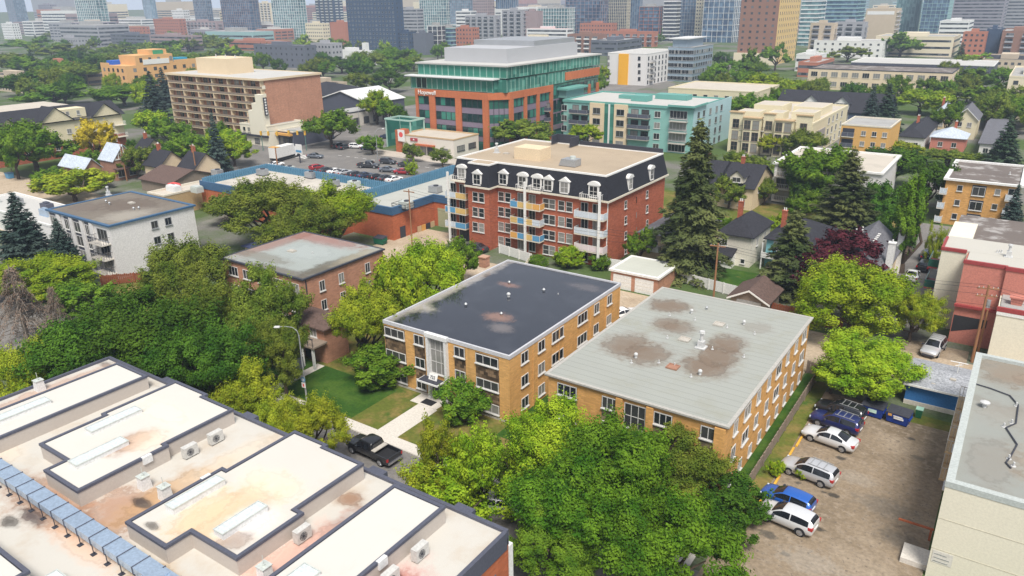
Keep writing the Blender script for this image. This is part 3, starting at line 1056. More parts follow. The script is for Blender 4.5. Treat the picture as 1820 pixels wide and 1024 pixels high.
win(gr, W, D, 'F', (ua + ub) / 2, 4.55, ub - ua, 2.4, nv=3, nh=2)
part(gr, 'stone_panel', 'stone_olive', [(ua, -.04, 2.6, ub, -.003, 4.4)])
part(gr, 'door', 'dark_trim', [(ua + .4, -.1, .05, ub - .4, -.003, 2.3)])
part(gr, 'pier', 'brick_orange', [(ua - .75, -.3, 0, ua - .12, -.005, 7.25)])
part(gr, 'pier', 'brick_orange', [(ub + .12, -.3, 0, ub + .75, -.005, 7.25)])
part(gr, 'corner_pier', 'brick_orange', [(W - .9, -.34, 0, W + .001, -.045, 7.25)])
for i, v in enumerate(spread(.8, D - .4, 8)):
    w = 1.7 if i % 3 == 1 else 1.05
    for z in (5.55, 3.05):
        win(gr, W, D, 'R', v, z, w, 1.3, nv=2)
for i, v in enumerate(spread(.6, D - .4, 9)):
    win(gr, W, D, 'R', v, .55, .95, 1.15, nv=2)
lbl = ['left rear', 'centre rear', 'far right corner']
vent(*ground(1130, 636, ZG), 'white ball vent inside the left brown stain of the grey felt roof', 'ball', s=.85)
vent(*ground(1244, 666, ZG), 'white ball vent at the front of the grey felt roof below the big stain', 'ball', s=.85)
vent(*ground(1229, 557, ZG), 'white ball vent right of the rear ring stain on the grey felt roof', 'ball', s=.8)
vent(*ground(1322, 577, ZG), 'white ball vent toward the right rear edge of the grey felt roof', 'ball', s=.8)
vent(*ground(1256, 550, ZG), 'small grey turbine vent near the back edge of the grey felt roof', 'turbine', s=.7)
for px, py, s_ in ((1122, 645, 'near the ball vent in the left stain'), (1171, 645, 'right of the left stain'), (1186, 601, 'in the middle of the left half'), (1190, 561, 'on the rim of the rear ring stain'),
                   (1235, 569, 'between two rear ball vents'), (1292, 582, 'beside the rear square hatch'), (1341, 594, 'close to the right edge'), (1266, 621, 'right of the tall stack'),
                   (1322, 635, 'at the right end of the long stain'), (1228, 670, 'left of the front ball vent'), (1199, 650, 'on the front square patch')):
    vent(*ground(px, py, ZG), 'small pipe vent %s on the grey felt roof' % s_, 'pipe', s=.85)
vent(*ground(1246, 618, ZG), 'tall white capped vent stack in the middle of the grey felt roof', 'stack', s=.9)
for px, py, s_ in ((1217, 604, 'left of the tall stack'), (1278, 577, 'toward the rear'), (1196, 653, 'rust coloured at the front')):
    g = ground(px, py, ZG)
    h_ = MB().ring(-.55, -.5, .55, .5, .1, 0, .14).box(-.45, -.4, 0, .45, .4, .07)
    tag(h_.build('roof_drain', 'concrete' if 'rust' not in s_ else 'brick_brown', None, tuple(g)), 'square roof drain frame %s on the grey felt roof' % s_, 'roof drain', 'square roof drains')

# ================================================================ BROWN BRICK WALK-UP
BW = (-86.4, 57.3, -70.5, 71.5)
roofmat('patched_roof', (.30, .325, .305), [(5, 13.0, 7, 1.8, (.27, .12, .095), .75), (1.0, 8, 1.6, 6, (.25, .12, .09), .7), (8, 8, 4, 3, (.36, .39, .38), .5), (4, 3, 5, 1.2, (.17, .15, .115), .6), (15.0, 4.5, 1.3, 6.0, (.10, .085, .06), .9), (11, .6, 6, .9, (.13, .11, .085), .8), (15, 10, 1, 4, (.3, .27, .2), .7)], var=.09, rough=.8)
bw, W, D = building('walkup_building', 'brown brick walk-up with a patched red and grey roof behind the left street trees', 'apartment building', BW, 8.4, 'brick_pinkish', 'patched_roof', 'dark_trim', ph=.04, th=.2, pt=.1, tproud=.22)
for v in (2.9, 6.2, 11.0):
    for z in (5.9, 3.3, .8):
        win(bw, W, D, 'R', v, z, .9, 1.4, nv=2)
for u in spread(.6, W - .3, 5):
    for z in (6.2, 3.6, 1.0):
        win(bw, W, D, 'F', u, z, 1.9, 1.3, nv=3)
part(bw, 'downpipe', 'dark_trim', [(W + .003, .3, 0, W + .1, .42, 8.1)])
for z in (2.9, 5.6):
    balcony(bw, W, D, 'F', W - 4.6, z, 2.6, 1.3, 'concrete', 'dark_trim', 'bars')
vent(*ground(519, 448, 8.3), 'low square vent box on the patched red and grey roof', 'hatch')
vent(*ground(556, 452, 8.3), 'small pipe vent on the grey half of the patched roof', 'pipe')
# porch house between the brown walk-up and the wet-roofed one
PH = (-70.0, 54.0, -63.8, 57.6)
ph_, W, D = house('small house with a railed balcony and curved dark deck beside the brown walk-up', PH, 4.4, 5.0, 'hip', 'brick_pinkish', 'shingle_brown', fw=((.3, 3.1), (.7, 3.1)), wsize=(1.1, 1.4))
part(ph_, 'upper_deck', 'wood_grey', [(-.2, -2.2, 2.8, W + .4, -.005, 3.0)])
r_ = MB()
for i in range(9):
    x = -.15 + (W + .45) * i / 8
    r_.box(x - .03, -2.17, 3.002, x + .03, -2.11, 4.0)
r_.box(-.2, -2.2, 4.0, W + .4, -2.08, 4.08)
for i in range(4):
    r_.box(-.15, -1.8 + i * .5, 3.002, -.09, -1.74 + i * .5, 4.0)
r_.box(-.2, -2.08, 4.0, -.08, -.05, 4.08)
r_.build('railing', 'dark_trim', ph_)
for x in (.1, 2.2, 4.3, 6.2):
    part(ph_, 'porch_post', 'white_trim', [(x - .13, -2.05, 0, x + .13, -1.8, 2.8)])
part(ph_, 'door', 'dark_trim', [(2.6, -.08, .1, 3.6, -.004, 2.2)])
pts = [(.2 + 2.3 - 2.3 * math.cos(a), -2.3 - 1.7 * math.sin(a)) for a in [math.pi * i / 10 for i in range(11)]]
MB().prism(pts, .05, .55).build('deck', 'slate_trim', ph_)
cr = MB()
for a, b in zip(pts, pts[1:]):
    cr.add([(a[0], a[1], .551), (b[0], b[1], .551), (b[0], b[1], 1.5), (a[0], a[1], 1.5), (a[0] * .97 + .08, a[1] * .97 - .07, .551), (b[0] * .97 + .08, b[1] * .97 - .07, .551), (b[0] * .97 + .08, b[1] * .97 - .07, 1.5), (a[0] * .97 + .08, a[1] * .97 - .07, 1.5)], [(0, 1, 2, 3), (7, 6, 5, 4), (3, 2, 6, 7)])
    cr.tube((a[0], a[1] - .03, .5), (a[0], a[1] - .03, 1.6), .04)
cr.build('deck_screen', 'slate_trim', ph_)
sf = thing('sofa', 'pale cushioned outdoor sofa on the curved dark deck', 'sofa', (-67.8, 50.0, .56), R(35))
part(sf, 'seat', 'concrete_light', [(-.9, -.4, 0, .9, .4, .42)])
part(sf, 'backrest', 'concrete_light', [(-.9, .4, 0, .9, .6, .85)])
part(sf, 'cushion', 'white_trim', [(-.85, -.38, .422, -.02, .38, .52)])
part(sf, 'cushion', 'white_trim', [(.02, -.38, .422, .85, .38, .52)])

# ================================================================ WHITE APARTMENT BLOCK, BLUE TRIM (left)
WH = (-132.2, 57.0, -113.6, 71.5)
roofmat('grimy_roof', (.18, .155, .125), [(9, 9, 5, 4, (.12, .09, .07), .7), (4, 4, 3, 2, (.14, .11, .09), .7), (15, 5, 3, 4, (.36, .33, .28), .6)], var=.15, dirt=((.13, .11, .09), .45, .65, .6))
wh, W, D = building('apartment_block', 'white four storey apartment block with a blue roof edge and grimy flat roof at left', 'apartment building', WH, 8.8, 'stucco_white', 'grimy_roof', 'blue_trim', ph=.12, th=.26, tproud=.3)
for v in (7.2, 9.6):
    for z in (6.5, 3.9):
        win(wh, W, D, 'R', v, z, 1.15, 1.25, nv=2, fm='grey_metal')
for u, w, nv in ((1.2, 1.6, 2), (5.6, 1.3, 2), (8.9, 2.0, 2), (11.9, 1.2, 2)):
    part(wh, 'infill_strip', 'slate_trim', [(u - w / 2, -.05, .4, u + w / 2, -.003, 8.3)])
    for z in (6.2, 3.9, 1.5):
        win(wh, W, D, 'F', u, z, w - .1, 1.7, nv=nv, off=.051, fm='white_trim')
for u in (3.4, 7.3, 10.5, 13.4):
    part(wh, 'pilaster', 'stucco_white', [(u - .45, -.25, 0, u + .45, -.055, 8.38)])
for z in (1.0, 3.4, 5.8):
    win(wh, W, D, 'F', 16.2, z + .15, 2.8, 1.9, nv=3, fm='grey_metal')
    balcony(wh, W, D, 'F', 16.2, z, 3.9, 1.5, 'concrete_light', 'dark_trim', 'bars')
vent(*ground(193, 347, 8.7), 'tall pale chimney flue at the back edge of the grimy white block roof', 'stack', s=.8)
for px, py, s_ in ((189, 360, 'back left of'), (195, 364, 'left of centre on'), (238, 373, 'near the right edge of'), (247, 372, 'at the right rim of')):
    vent(*ground(px, py, 8.7), 'small white vent %s the grimy roof of the white block' % s_, 'turbine', s=.9)
vent(*ground(234, 362, 8.7), 'pale square hatch on the grimy roof of the white block', 'hatch')

# ================================================================ CREAM BLOCK, RIGHT FOREGROUND
BG = (-.2, 53.5, 24, 78)
roofmat('grey_ballast', (.27, .28, .255), [(3, 22, 2.5, 3, (.22, .17, .12), .7), (6, 21, 3, 1.5, (.25, .19, .14), .7), (2.5, 5, 1.6, 3, (.23, .21, .18), .6), (6, 6, 2, 3, (.28, .22, .16), .6), (4, 13, 3, 2, (.28, .25, .21), .4)], var=.1, dirt=((.21, .19, .16), .48, .68, .5))
bg, W, D = building('apartment_block', 'cream stucco block with a weathered grey flat roof at the right edge', 'apartment building', BG, 8.3, 'stucco_cream', 'grey_ballast', M('grey_flashing', (.42, .45, .43), .6, .08), ph=.30, th=.45, pt=.5, tproud=.04)
for z in (5.2, 2.6):
    part(bg, 'joint_line', M('joint', (.52, .48, .37), .9), [(.0, -.02, z, W, -.003, z + .035)])
for v in (9.0, 11.8, 14.6, 17.4):
    for z in (2.6, 5.2):
        balcony(bg, W, D, 'L', v + 2, z, 2.5, .6, 'wood_tan', 'concrete', 'bars')
part(bg, 'entry_step', 'concrete_light', [(-1.8, .6, 0, -.01, 2.6, .45)])
for v in (3.2, 9.2, 15.2):
    win(bg, W, D, 'L', v + 1.2, 5.3, 1.2, 1.6, nv=2)
sg = thing('wall_notice', 'faint grey lettered notice low on the cream block wall', 'sign', (BG[0] + .55, BG[1] - .03, 1.55))
part(sg, 'board', M('notice_grey', (.62, .59, .53), .8, .05), [(-.4, .005, -.1, .9, .025, .95)])
for z_, s_ in ((.62, .8), (.3, 1.0), (0, .95)):
    part(sg, 'text_line', 'grey_metal', [(-.3, -.004, z_, -.3 + s_, .003, z_ + .07)])
vent(*ground(1749, 724, 8.0), 'white mushroom vent on the weathered grey roof at the right edge', 'mushroom', s=.9)
cb_ = MB().path([ground(1727, 680, 8.1), ground(1760, 690, 8.1), ground(1795, 703, 8.1), ground(1810, 720, 8.1), ground(1806, 752, 8.1), ground(1788, 760, 8.1), ground(1808, 790, 8.1), ground(1796, 812, 8.1), ground(1788, 822, 8.1), ground(1797, 832, 8.1)], .055)
tag(cb_.build('roof_cable', 'dark_trim'), 'dark cable snaking across the weathered grey roof', 'cable')
for px, py in ((1806, 722), (1798, 753), (1784, 759), (1793, 816), (1801, 829)):
    vent(*ground(px, py, 8.0), 'small white pipe vent holding the dark cable on the weathered grey roof', 'pipe', group='pipe vents along the dark cable', s=1.0)
bh = thing('boom_barrier', 'rusty red steel bar sticking out from the cream block into the parking lot', 'barrier', (-.6, 58.0, 1.0))
part(bh, 'bar', 'brick_rust', [(-2.2, -.07, 0, .3, .07, .14)])
part(bh, 'post', 'brick_rust', [(.05, -.08, -1.0, .22, .08, -.002)])


# ================================================================ RED BRICK MANSARD BUILDING
RD = (-81.9, 102.0, -51.9, 124.0)
rd = thing('mansard_apartment', 'red brick apartment building with a black mansard roof, white dormers and painted balcony panels', 'apartment building', (RD[0], RD[1], 0))
W, D = RD[2] - RD[0], RD[3] - RD[1]
EV, TP = 10.8, 14.8
b0, b1 = ux(833, 99.6, 6) - RD[0], ux(870, 99.6, 6) - RD[0]
MB().box(0, 0, 0, W, D, EV, top=False).build('wall', 'brick_red', rd)
MB().box(b0, -2.4, 0, b1, -.003, EV, top=False).build('projecting_bay', 'brick_red', rd)
M('mansard_black', (.022, .023, .030), .9, .2, fine=.25, fsc=5)
MB().frustum((-.35, -.35, W + .35, D + .35), EV + .2, (.45, .35, W - .45, D - .35), TP - .25).build('mansard', 'mansard_black', rd)
MB().frustum((b0 - .35, -2.75, b1 + .35, .2), EV + .2, (b0 + .1, -2.1, b1 - .1, 1.2), TP - .26).build('bay_mansard', 'mansard_black', rd)
part(rd, 'eave', 'cream_trim', [(-.5, -.5, EV - .1, W + .5, D + .5, EV + .198), (b0 - .45, -2.9, EV - .09, b1 + .45, -.501, EV + .197)])
roofmat('pebble_roof', (.38, .305, .22), [], var=.16, rough=.95, dirt=((.32, .25, .18), .5, .7, .5))
MB().box(.6, .6, TP - .7, W - .6, D - .6, TP - .2).build('roof', 'pebble_roof', rd)
MB().ring(.4, .3, W - .4, D - .3, .35, TP - .248, TP).build('parapet_cap', 'white_trim', rd)
part(rd, 'bay_cap', 'white_trim', [(b0, -2.2, TP - .25, b1, .299, TP - .01)])
part(rd, 'bay_roof', 'pebble_roof', [(b0 + .3, -1.9, TP - .005, b1 - .3, .28, TP + .004)])


def mask_(root, boxes):
    return part(root, 'parapet_screen', 'dark_trim', boxes)


mask_(rd, [(8.0, D - .6, TP, 12.5, D - .35, TP + 1.6)])
mask_(rd, [(12.502, D - 3.6, TP, 12.75, D - .35, TP + 1.6)])
mask_(rd, [(8.0, D - 2.6, TP, 8.25, D - .602, TP + 1.6)])
part(rd, 'parapet_wall', 'dark_trim', [(13, D - .64, TP + .002, W - .5, D - .32, TP + .7)])


def dormer(face, px, off, z=11.3, w=1.45, h=1.75, arch=False):
    if face == 'F':
        u = ux(px, RD[1] - off, 12.5) - RD[0]
        base, rz = (u, -off, z), 0
    else:
        v = uy(px, RD[2], 12.5) - RD[1]
        base, rz = (W + off, v, z), R(90)
    m = MB()
    m.box(-w / 2 - .18, -.02, -.1, -w / 2, 1.2, h + .1).box(w / 2, -.02, -.1, w / 2 + .18, 1.2, h + .1).box(-w / 2, -.02, h, w / 2, 1.2, h + .1)
    k = w / 2 + .35
    if arch:
        n = 10
        vs = [(-k * math.cos(math.pi * i / n), -.14, h + .1 + .62 * math.sin(math.pi * i / n)) for i in range(n + 1)]
        vs += [(p[0], 1.3, p[2]) for p in vs]
        m.add(vs, [(i, i + 1, i + n + 2, i + n + 1) for i in range(n)] + [tuple(range(n, -1, -1)), (0, n + 1, 2 * n + 1, n)])
    else:
        m.add([(-k, -.14, h + .1), (k, -.14, h + .1), (0, -.14, h + .8), (-k, 1.3, h + .1), (k, 1.3, h + .1), (0, 1.3, h + .8)], [(0, 1, 2), (5, 4, 3), (2, 1, 4, 5), (0, 2, 5, 3), (1, 0, 3, 4)])
    o = m.build('dormer', 'white_trim', rd, base)
    o.rotation_euler = (0, 0, rz)
    a, b, c = win_meshes(w, h, 2, 2, 'white_trim', 'pane', True)
    link('window', c, o, (0, 0, 0))


for px, off, arch in ((820, .25, True), (847.5, 2.65, False), (894, .25, False), (928.5, .25, True), (954, .25, True), (974, .25, False), (1003, .25, False), (1055, .25, True)):
    dormer('F', px, off, arch=arch)
dormer('R', 1118.5, .25, arch=True, w=1.2)
dormer('R', 1156.5, .25, arch=True, w=1.2)
fl = (.35, 2.95, 5.6, 8.25)
for z in fl:
    for px in (845, 856):
        u = ux(px, RD[1] - 2.4, z + 1) - RD[0]
        if z > 1:
            win(rd, W, D, 'F', u, z, 1.15, 1.65, nh=2, off=2.4)
    for px in (891, 903, 970.5, 981.5, 998, 1012):
        u = ux(px, RD[1], z + 1) - RD[0]
        win(rd, W, D, 'F', u, z, 1.2, 1.65, nh=2)
    for px in (806, 822, 926, 946, 1039, 1060):
        u = ux(px, RD[1], z + 1) - RD[0]
        win(rd, W, D, 'F', u, z + .05, 1.3, 1.9, nv=2)
    for px in (1112, 1150):
        win(rd, W, D, 'R', uy(px, RD[2], z + 1) - RD[1], z, .85, 1.35, nh=2)
    win(rd, W, D, 'R', uy(1131, RD[2], z + 1) - RD[1], z, .5, 1.2, sill=False, fm='brick_red')
M('panel_blue', (.10, .28, .46), .6)
M('panel_yellow', (.58, .40, .15), .6)
M('panel_orange', (.62, .33, .09), .6)
M('panel_pale', (.52, .57, .62), .5)
M('panel_pink', (.66, .56, .58), .5)
cl = [('panel_blue', 'panel_yellow'), ('panel_yellow', 'panel_blue'), ('panel_orange', 'panel_blue')]
cr_ = [('panel_yellow', 'panel_orange'), ('panel_yellow', 'panel_pale'), ('panel_yellow', 'panel_blue')]
le = [('panel_pale', 'panel_yellow'), ('panel_blue', 'panel_yellow'), ('panel_pale', 'panel_blue')]
ri = [('panel_pale',), ('panel_pale',), ('panel_pink',)]
for i, z in enumerate((8.1, 5.4, 2.75)):
    for px, cs, w, d in ((813, le, 4.6, 1.9), (922, cl, 2.9, 1.5), (948.5, cr_, 2.9, 1.5), (1048, ri, 5.2, 1.5)):
        u = ux(px, RD[1] - d * .7, z) - RD[0]
        balcony(rd, W, D, 'F', u, z, w, d, 'cream_trim', 'white_trim', 'panel', panel=cs[i])
for px, w in ((816, 3.4), (929, 2.4), (951, 2.2), (1049, 3.6)):
    u = ux(px, RD[1] - 1, 11) - RD[0]
    balcony(rd, W, D, 'F', u, EV + .21, w, 1.3, 'cream_trim', 'white_trim', 'bars', h=.9)
for px, d in ((798, 2.0), (933, 1.65), (1064, 1.65)):
    u = ux(px, RD[1] - d, 6) - RD[0]
    part(rd, 'porch_post', 'white_trim', [(u - .16, -d - .16, 0, u + .16, -d + .16, 12.6)])
part(rd, 'door', 'dark_trim', [(1.0, -.1, .02, 3.4, -.003, 2.2)])
part(rd, 'corner_downpipe', 'white_trim', [(W + .003, .02, 0, W + .12, .14, EV - .12)])
pb = MB().box(0, 0, 0, 5.2, 3.6, 2.1).build('penthouse', 'stucco_tan', None, tuple(ground(914, 283, TP - .3)))
tag(pb, 'tan boxy plant room on the pebbled roof of the mansard building', 'plant room')
pt_ = thing('rooftop_unit', 'grey slant-fronted ventilation unit on the pebbled mansard roof', 'ventilation unit', tuple(ground(1014, 296, TP - .3)))
MB().add([(-1.7, -1, .2), (1.4, -1, .2), (1.4, 1, .2), (-1.7, 1, .2), (-1.2, -1, 1.3), (1.4, -1, 1.3), (1.4, 1, 1.3), (-1.2, 1, 1.3)], [(0, 1, 5, 4), (1, 2, 6, 5), (2, 3, 7, 6), (3, 0, 4, 7), (4, 5, 6, 7), (3, 2, 1, 0)]).build('casing', 'grey_metal', pt_)
part(pt_, 'base', 'concrete', [(-1.3, -.8, 0, 1.3, .8, .198)])
MB().cyl(.3, .2, 1.302, 1.7, .5, n=12).build('fan', 'galv_pale', pt_)
for px, py, s_, k in ((883, 272, 'tall grey flue left of the tan plant room on the mansard roof', 'stack'), (926, 279, 'tall grey flue in front of the tan plant room on the mansard roof', 'stack'), (978, 268, 'small vent right of the tan plant room on the mansard roof', 'turbine'), (900, 274, 'low square hatch left on the mansard roof', 'hatch')):
    vent(*ground(px, py, TP - .25), s_, k, s=.9)

# ================================================================ BRICK COMMERCIAL BLOCK WITH BLUE PARAPETS
cb = thing('commercial_building', 'low orange brick commercial block with blue ribbed parapets and a loading door', 'commercial building', (-139.5, 90.2, 0))
ox, oy = -139.5, 90.2
roofmat('gravel_roof', (.50, .46, .40), [], var=.14, rough=.95, dirt=((.36, .33, .29), .45, .65, .6))
roofmat('smooth_roof', (.42, .42, .38), [], var=.08, dirt=((.33, .32, .28), .5, .7, .4))
MB().prism([(0, 0), (38.5, 0), (38.5, 4.9), (48.7, 4.9), (48.7, 16.4), (56, 16.4), (56, 36), (38.5, 36), (38.5, 17.3), (0, 17.3)], 0, 4.7, top=False).build('wall', 'brick_rust', cb)
MB().box(.3, .3, 4.8, 38.5, 17.0, 5.3).build('gravel_roof', 'gravel_roof', cb)
MB().box(38.9, 5.2, 4.8, 48.4, 35.7, 5.4).box(48.4, 16.7, 4.8, 55.7, 35.7, 5.39).build('smooth_roof', 'smooth_roof', cb)
bb = MB()
bb.box(38.5, 4.75, 4.7, 48.85, 5.2, 6.1).box(48.4, 5.2, 4.7, 48.85, 16.25, 6.1).box(48.4, 16.25, 4.7, 56, 16.7, 6.1)
bb.box(-.1, -.1, 4.7, 38.5, .3, 6.3)
bb.build('blue_band', 'blue_trim', cb)
M('rib_blue', (.10, .23, .34), .5, .15)


def ribs(name, p, q, z0, z1, t=.25, step=.55):
    m = MB()
    p, q = Vector(p), Vector(q)
    L = (q - p).length
    d = (q - p).normalized()
    nn = Vector((-d.y, d.x))
    a, b = p - nn * t / 2, p + nn * t / 2
    m.prism([tuple(a), tuple(a + d * L), tuple(b + d * L), tuple(b)], z0, z1)
    for i in range(int(L / step)):
        s0 = p + d * (step * i + .1)
        for sg in (-1, 1):
            c0 = s0 + nn * sg * t / 2
            c1 = s0 + nn * sg * (t / 2 + .22)
            pl = [tuple(c0), tuple(c0 + d * .16), tuple(c1 + d * .16), tuple(c1)]
            if sg < 0:
                pl = pl[::-1]
            m.prism(pl, z0 + .2, z1 + .12)
    return m.build(name, 'rib_blue', cb)


ribs('ribbed_parapet', (38.65, 5.4), (38.65, 36), 4.9, 7.2)
ribs('ribbed_parapet', (38.3, 17.1), (.3, 17.1), 4.9, 6.7)
ribs('ribbed_parapet', (.15, 17), (.15, .5), 4.9, 6.7)
part(cb, 'loading_door', M('door_olive', (.34, .35, .22), .7), [(49.6, 16.3, .02, 52.6, 16.395, 3.6)])
part(cb, 'door', 'dark_trim', [(48.705, 6.6, .02, 48.78, 8.0, 2.1)])
for y_, mtx in ((11.0, 'wood_tan'), (12.2, 'panel_orange'), (13.5, 'dark_trim'), (14.8, 'wood_tan')):
    pl_ = MB().box(0, 0, 0, .12, 1.05, 1.1).build('pallet', mtx, None, (ox + 48.95, oy + y_, .02))
    tag(pl_, {11.0: 'tan wooden pallet leaning at the brick wall, nearest the dark doorway', 12.2: 'orange wooden pallet leaning at the brick wall', 13.5: 'dark pallet leaning at the brick wall', 14.8: 'tan wooden pallet leaning at the brick wall beside the loading door'}[y_], 'pallet', 'pallets along the brick wall')
for px, py, lab in ((722, 370, 'white rooftop unit with a ladder cage above the brick loading yard'), (774, 342, 'grey rooftop unit on the smooth roof behind the loading door'), (467, 311, 'pale blue domed rooftop unit on the gravel roof'), (593, 331, 'purple grey rooftop unit on the gravel roof'),
                    (387, 312, 'cream rooftop unit at the left end of the gravel roof'), (515, 306, 'small white rooftop unit in the middle of the gravel roof'), (553, 316, 'long grey rooftop unit on the gravel roof'), (630, 333, 'low white rooftop unit at the right of the gravel roof')):
    g = ground(px, py, 5.35)
    u_ = thing('rooftop_unit', lab, 'rooftop unit', tuple(g), group='rooftop units on the brick block')
    MB().box(-1.1, -.8, .12, 1.1, .8, 1.3).build('casing', 'galv_pale' if 'white' in lab else 'grey_metal', u_)
    MB().box(-1.2, -.9, 0, 1.2, .9, .118).cyl(.2, 0, 1.302, 1.5, .5, n=12).build('fan_base', 'dark_trim', u_)
    if 'ladder' in lab:
        lg = MB().ring(-1.9, -1.7, 1.3, 1.0, .06, 1.0, 1.08).ring(-1.9, -1.7, 1.3, 1.0, .06, .5, .56)
        for x, y in ((-1.87, -1.67), (1.27, -1.67), (-1.87, .97)):
            lg.box(x - .04, y - .04, 0, x + .04, y + .04, 1.1)
        lg.build('cage', 'black_metal', u_)


# ================================================================ generic block builder for the middle distance
def block(label, rect, z, wall, roof, trim='cream_trim', name='apartment_building', cat='apartment building', fF=None, fR=None, group=None, ph=.35, th=.35, tproud=.08):
    t, W, D = building(name, label, cat, rect, z, wall, roof, trim, ph=ph, th=th, tproud=tproud, group=group)
    for face, spec, L in (('F', fF, W), ('R', fR, D)):
        if spec:
            n, zs, w, h = spec[:4]
            kw = spec[4] if len(spec) > 4 else {}
            wins(t, W, D, face, spread(.5, L - .5, n), zs, w, h, near=False, **kw)
    return t, W, D


roofmat('flat_grey', (.36, .355, .34), [], var=.12, dirt=((.24, .23, .22), .45, .65, .5))
roofmat('flat_white', (.47, .46, .435), [], var=.08, dirt=((.5, .47, .43), .5, .7, .4))
roofmat('flat_tan', (.50, .45, .38), [], var=.1, dirt=((.36, .33, .28), .5, .7, .4))
roofmat('flat_brown', (.15, .125, .11), [], var=.25, dirt=((.40, .38, .36), .50, .64, .75))

# green glass and brick office
HWR = (-152.5, 173.0, -121.5, 230.0)
hp = thing('office_building', 'six storey office of green glass over orange brick piers with a white name sign', 'office building', (HWR[0], HWR[1], 0))
W, D = HWR[2] - HWR[0], HWR[3] - HWR[1]
panelglass('glaze_green', (.015, .06, .05), (.05, .19, .14), (1.6, 1.6, 1.9))
panelglass('glaze_teal', (.03, .14, .11), (.10, .30, .24), (1.6, 1.6, 1.9))
M('spandrel', (.21, .17, .22), .5, .1)
M('mint', (.36, .52, .45), .5)
brick('brick_office', (.50, .155, .065), (.45, .17, .09), var=.1)
MB().prism([(.4, .5), (W - 4.6, .5), (W - .5, 4.8), (W - .5, D), (.4, D)], 0, 16.0, top=False).build('glazing', 'glaze_green', hp)
pf = [(734.4, 744), (764, 774), (810, 820), (858, 872)]
pm_ = MB()
for a, b in pf:
    ua, ub = ux(a, HWR[1], 8) - HWR[0], ux(b, HWR[1], 8) - HWR[0]
    MB().box(max(0, ua), 0, 0, min(ub, W - 4.4), .499, 14.3).build('brick_pier', 'brick_office', hp)
MB().box(0, -.02, 14.302, W - 4.4, .499, 16.2).build('brick_beam', 'brick_office', hp)
MB().prism([(W - 4.39, -.02), (W, 4.39), (W, 4.9), (W - .5, 4.9), (W - 4.39, .5)], 14.302, 16.2).build('brick_beam', 'brick_office', hp)
for v0, v1 in ((4.4, 6.2), (11.8, 13.2), (18.6, 20), (26.0, 27.6), (35, 36.4), (42.5, 44), (50, 51.2), (55.5, D)):
    MB().box(W - .499, v0, 0, W, v1, 14.3).build('brick_pier', 'brick_office', hp)
MB().box(W - .499, 4.91, 14.302, W + .02, 27.6, 16.2).box(W - .499, 35, 16.8, W + .02, D, 19.2).build('brick_beam', 'brick_office', hp)
for z0, z1 in ((10.2, 11.8), (6.3, 7.8), (2.6, 4.0)):
    part(hp, 'spandrel_band', 'spandrel', [(.41, .44, z0, W - 4.6, .498, z1), (W - .498, 4.9, z0, W - .44, D, z1)])
for k in range(3):
    ua, ub = ux(pf[k][1], HWR[1], 8) - HWR[0], ux(pf[k + 1][0], HWR[1], 8) - HWR[0]
    for z in (11.8, 7.8, 4.0):
        n = 2 if k == 0 else 4
        for u in spread(ua, ub, n):
            win(hp, W, D, 'F', u, z + .1, (ub - ua) / n - .1, 2.3, fm='dark_trim', pm='pane_green', sill=False, near=False, off=-.43)
for v in spread(6.2, 26, 9):
    for z in (11.8, 7.8, 4.0):
        win(hp, W, D, 'R', v, z + .1, 1.9, 2.3, fm='dark_trim', pm='pane_green', sill=False, near=False, off=-.43)
for v in spread(28, D - .5, 12):
    for z in (12.8, 8.8, 4.8):
        win(hp, W, D, 'R', v, z, 1.9, 2.6, fm='dark_trim', pm='pane_green', sill=False, near=False, off=-.43)
MB().box(-2.3, 1.0, 16.2, W - 3.2, 30, 19.7).build('glass_storey', 'glaze_teal', hp)
MB().box(W - 3.2, 3.0, 16.21, W - .3, D, 19.7).build('glass_storey', 'glaze_teal', hp)
part(hp, 'ledge', 'white_metal', [(-3.4, -.4, 19.702, W - 2.4, 3.0, 20.0)])
MB().box(-1.0, 3.0, 20.002, W, D, 23.1).build('glass_storey', 'glaze_teal', hp)
part(hp, 'roof', 'flat_white', [(-1.5, 2.4, 23.102, W + .5, D + .4, 23.5)])
part(hp, 'penthouse', M('metal_panel', (.42, .425, .44), .5, .05), [(4.5, 9, 23.502, W - 4, D - 8, 27.4)])
part(hp, 'penthouse_roof', 'grey_metal', [(4.2, 24, 27.402, W - 4.5, D - 9, 28.9)])
for u in spread(-2.0, W - 3.4, 15):
    win(hp, W, D, 'F', u, 16.35, 1.9, 3.0, fm='mint', pm='pane_green', sill=False, near=False, off=-.99)
for u in spread(-.8, W, 14):
    win(hp, W, D, 'F', u, 20.05, 2.15, 2.9, fm='mint', pm='pane_green', sill=False, near=False, off=-2.99)
g_ = MB()
for v in np.arange(3.4, D, 2.0):
    g_.box(W + .003, v - .05, 20.1, W + .07, v + .05, 23.0)
    g_.box(W - .297, v - .05, 16.3, W - .23, v + .05, 19.6)
g_.build('mullions', 'mint', hp)
mz = MB()
for i in range(1, 4):
    t_ = i / 4
    x_, y_ = W - 4.6 + 4.1 * t_, .5 + 4.3 * t_
    mz.box(x_ - .06, y_ - .16, 0, x_ + .06, y_ - .02, 14.2)
mz.build('mullions', 'dark_trim', hp)
for z0, z1 in ((10.2, 11.8), (6.3, 7.8), (2.6, 4.0)):
    MB().prism([(W - 4.55, .46), (W - .46, 4.76), (W - .6, 4.8), (W - 4.6, .6)], z0, z1).build('spandrel_band', 'spandrel', hp)
nm = text_mesh('Hopewell', 1.75, .08, 'name_sign', 'white_trim')
so_ = link('name_sign', nm, hp, (ux(759, HWR[1], 15) - HWR[0], -.12, 14.75))
so_.rotation_euler = (R(90), 0, 0)
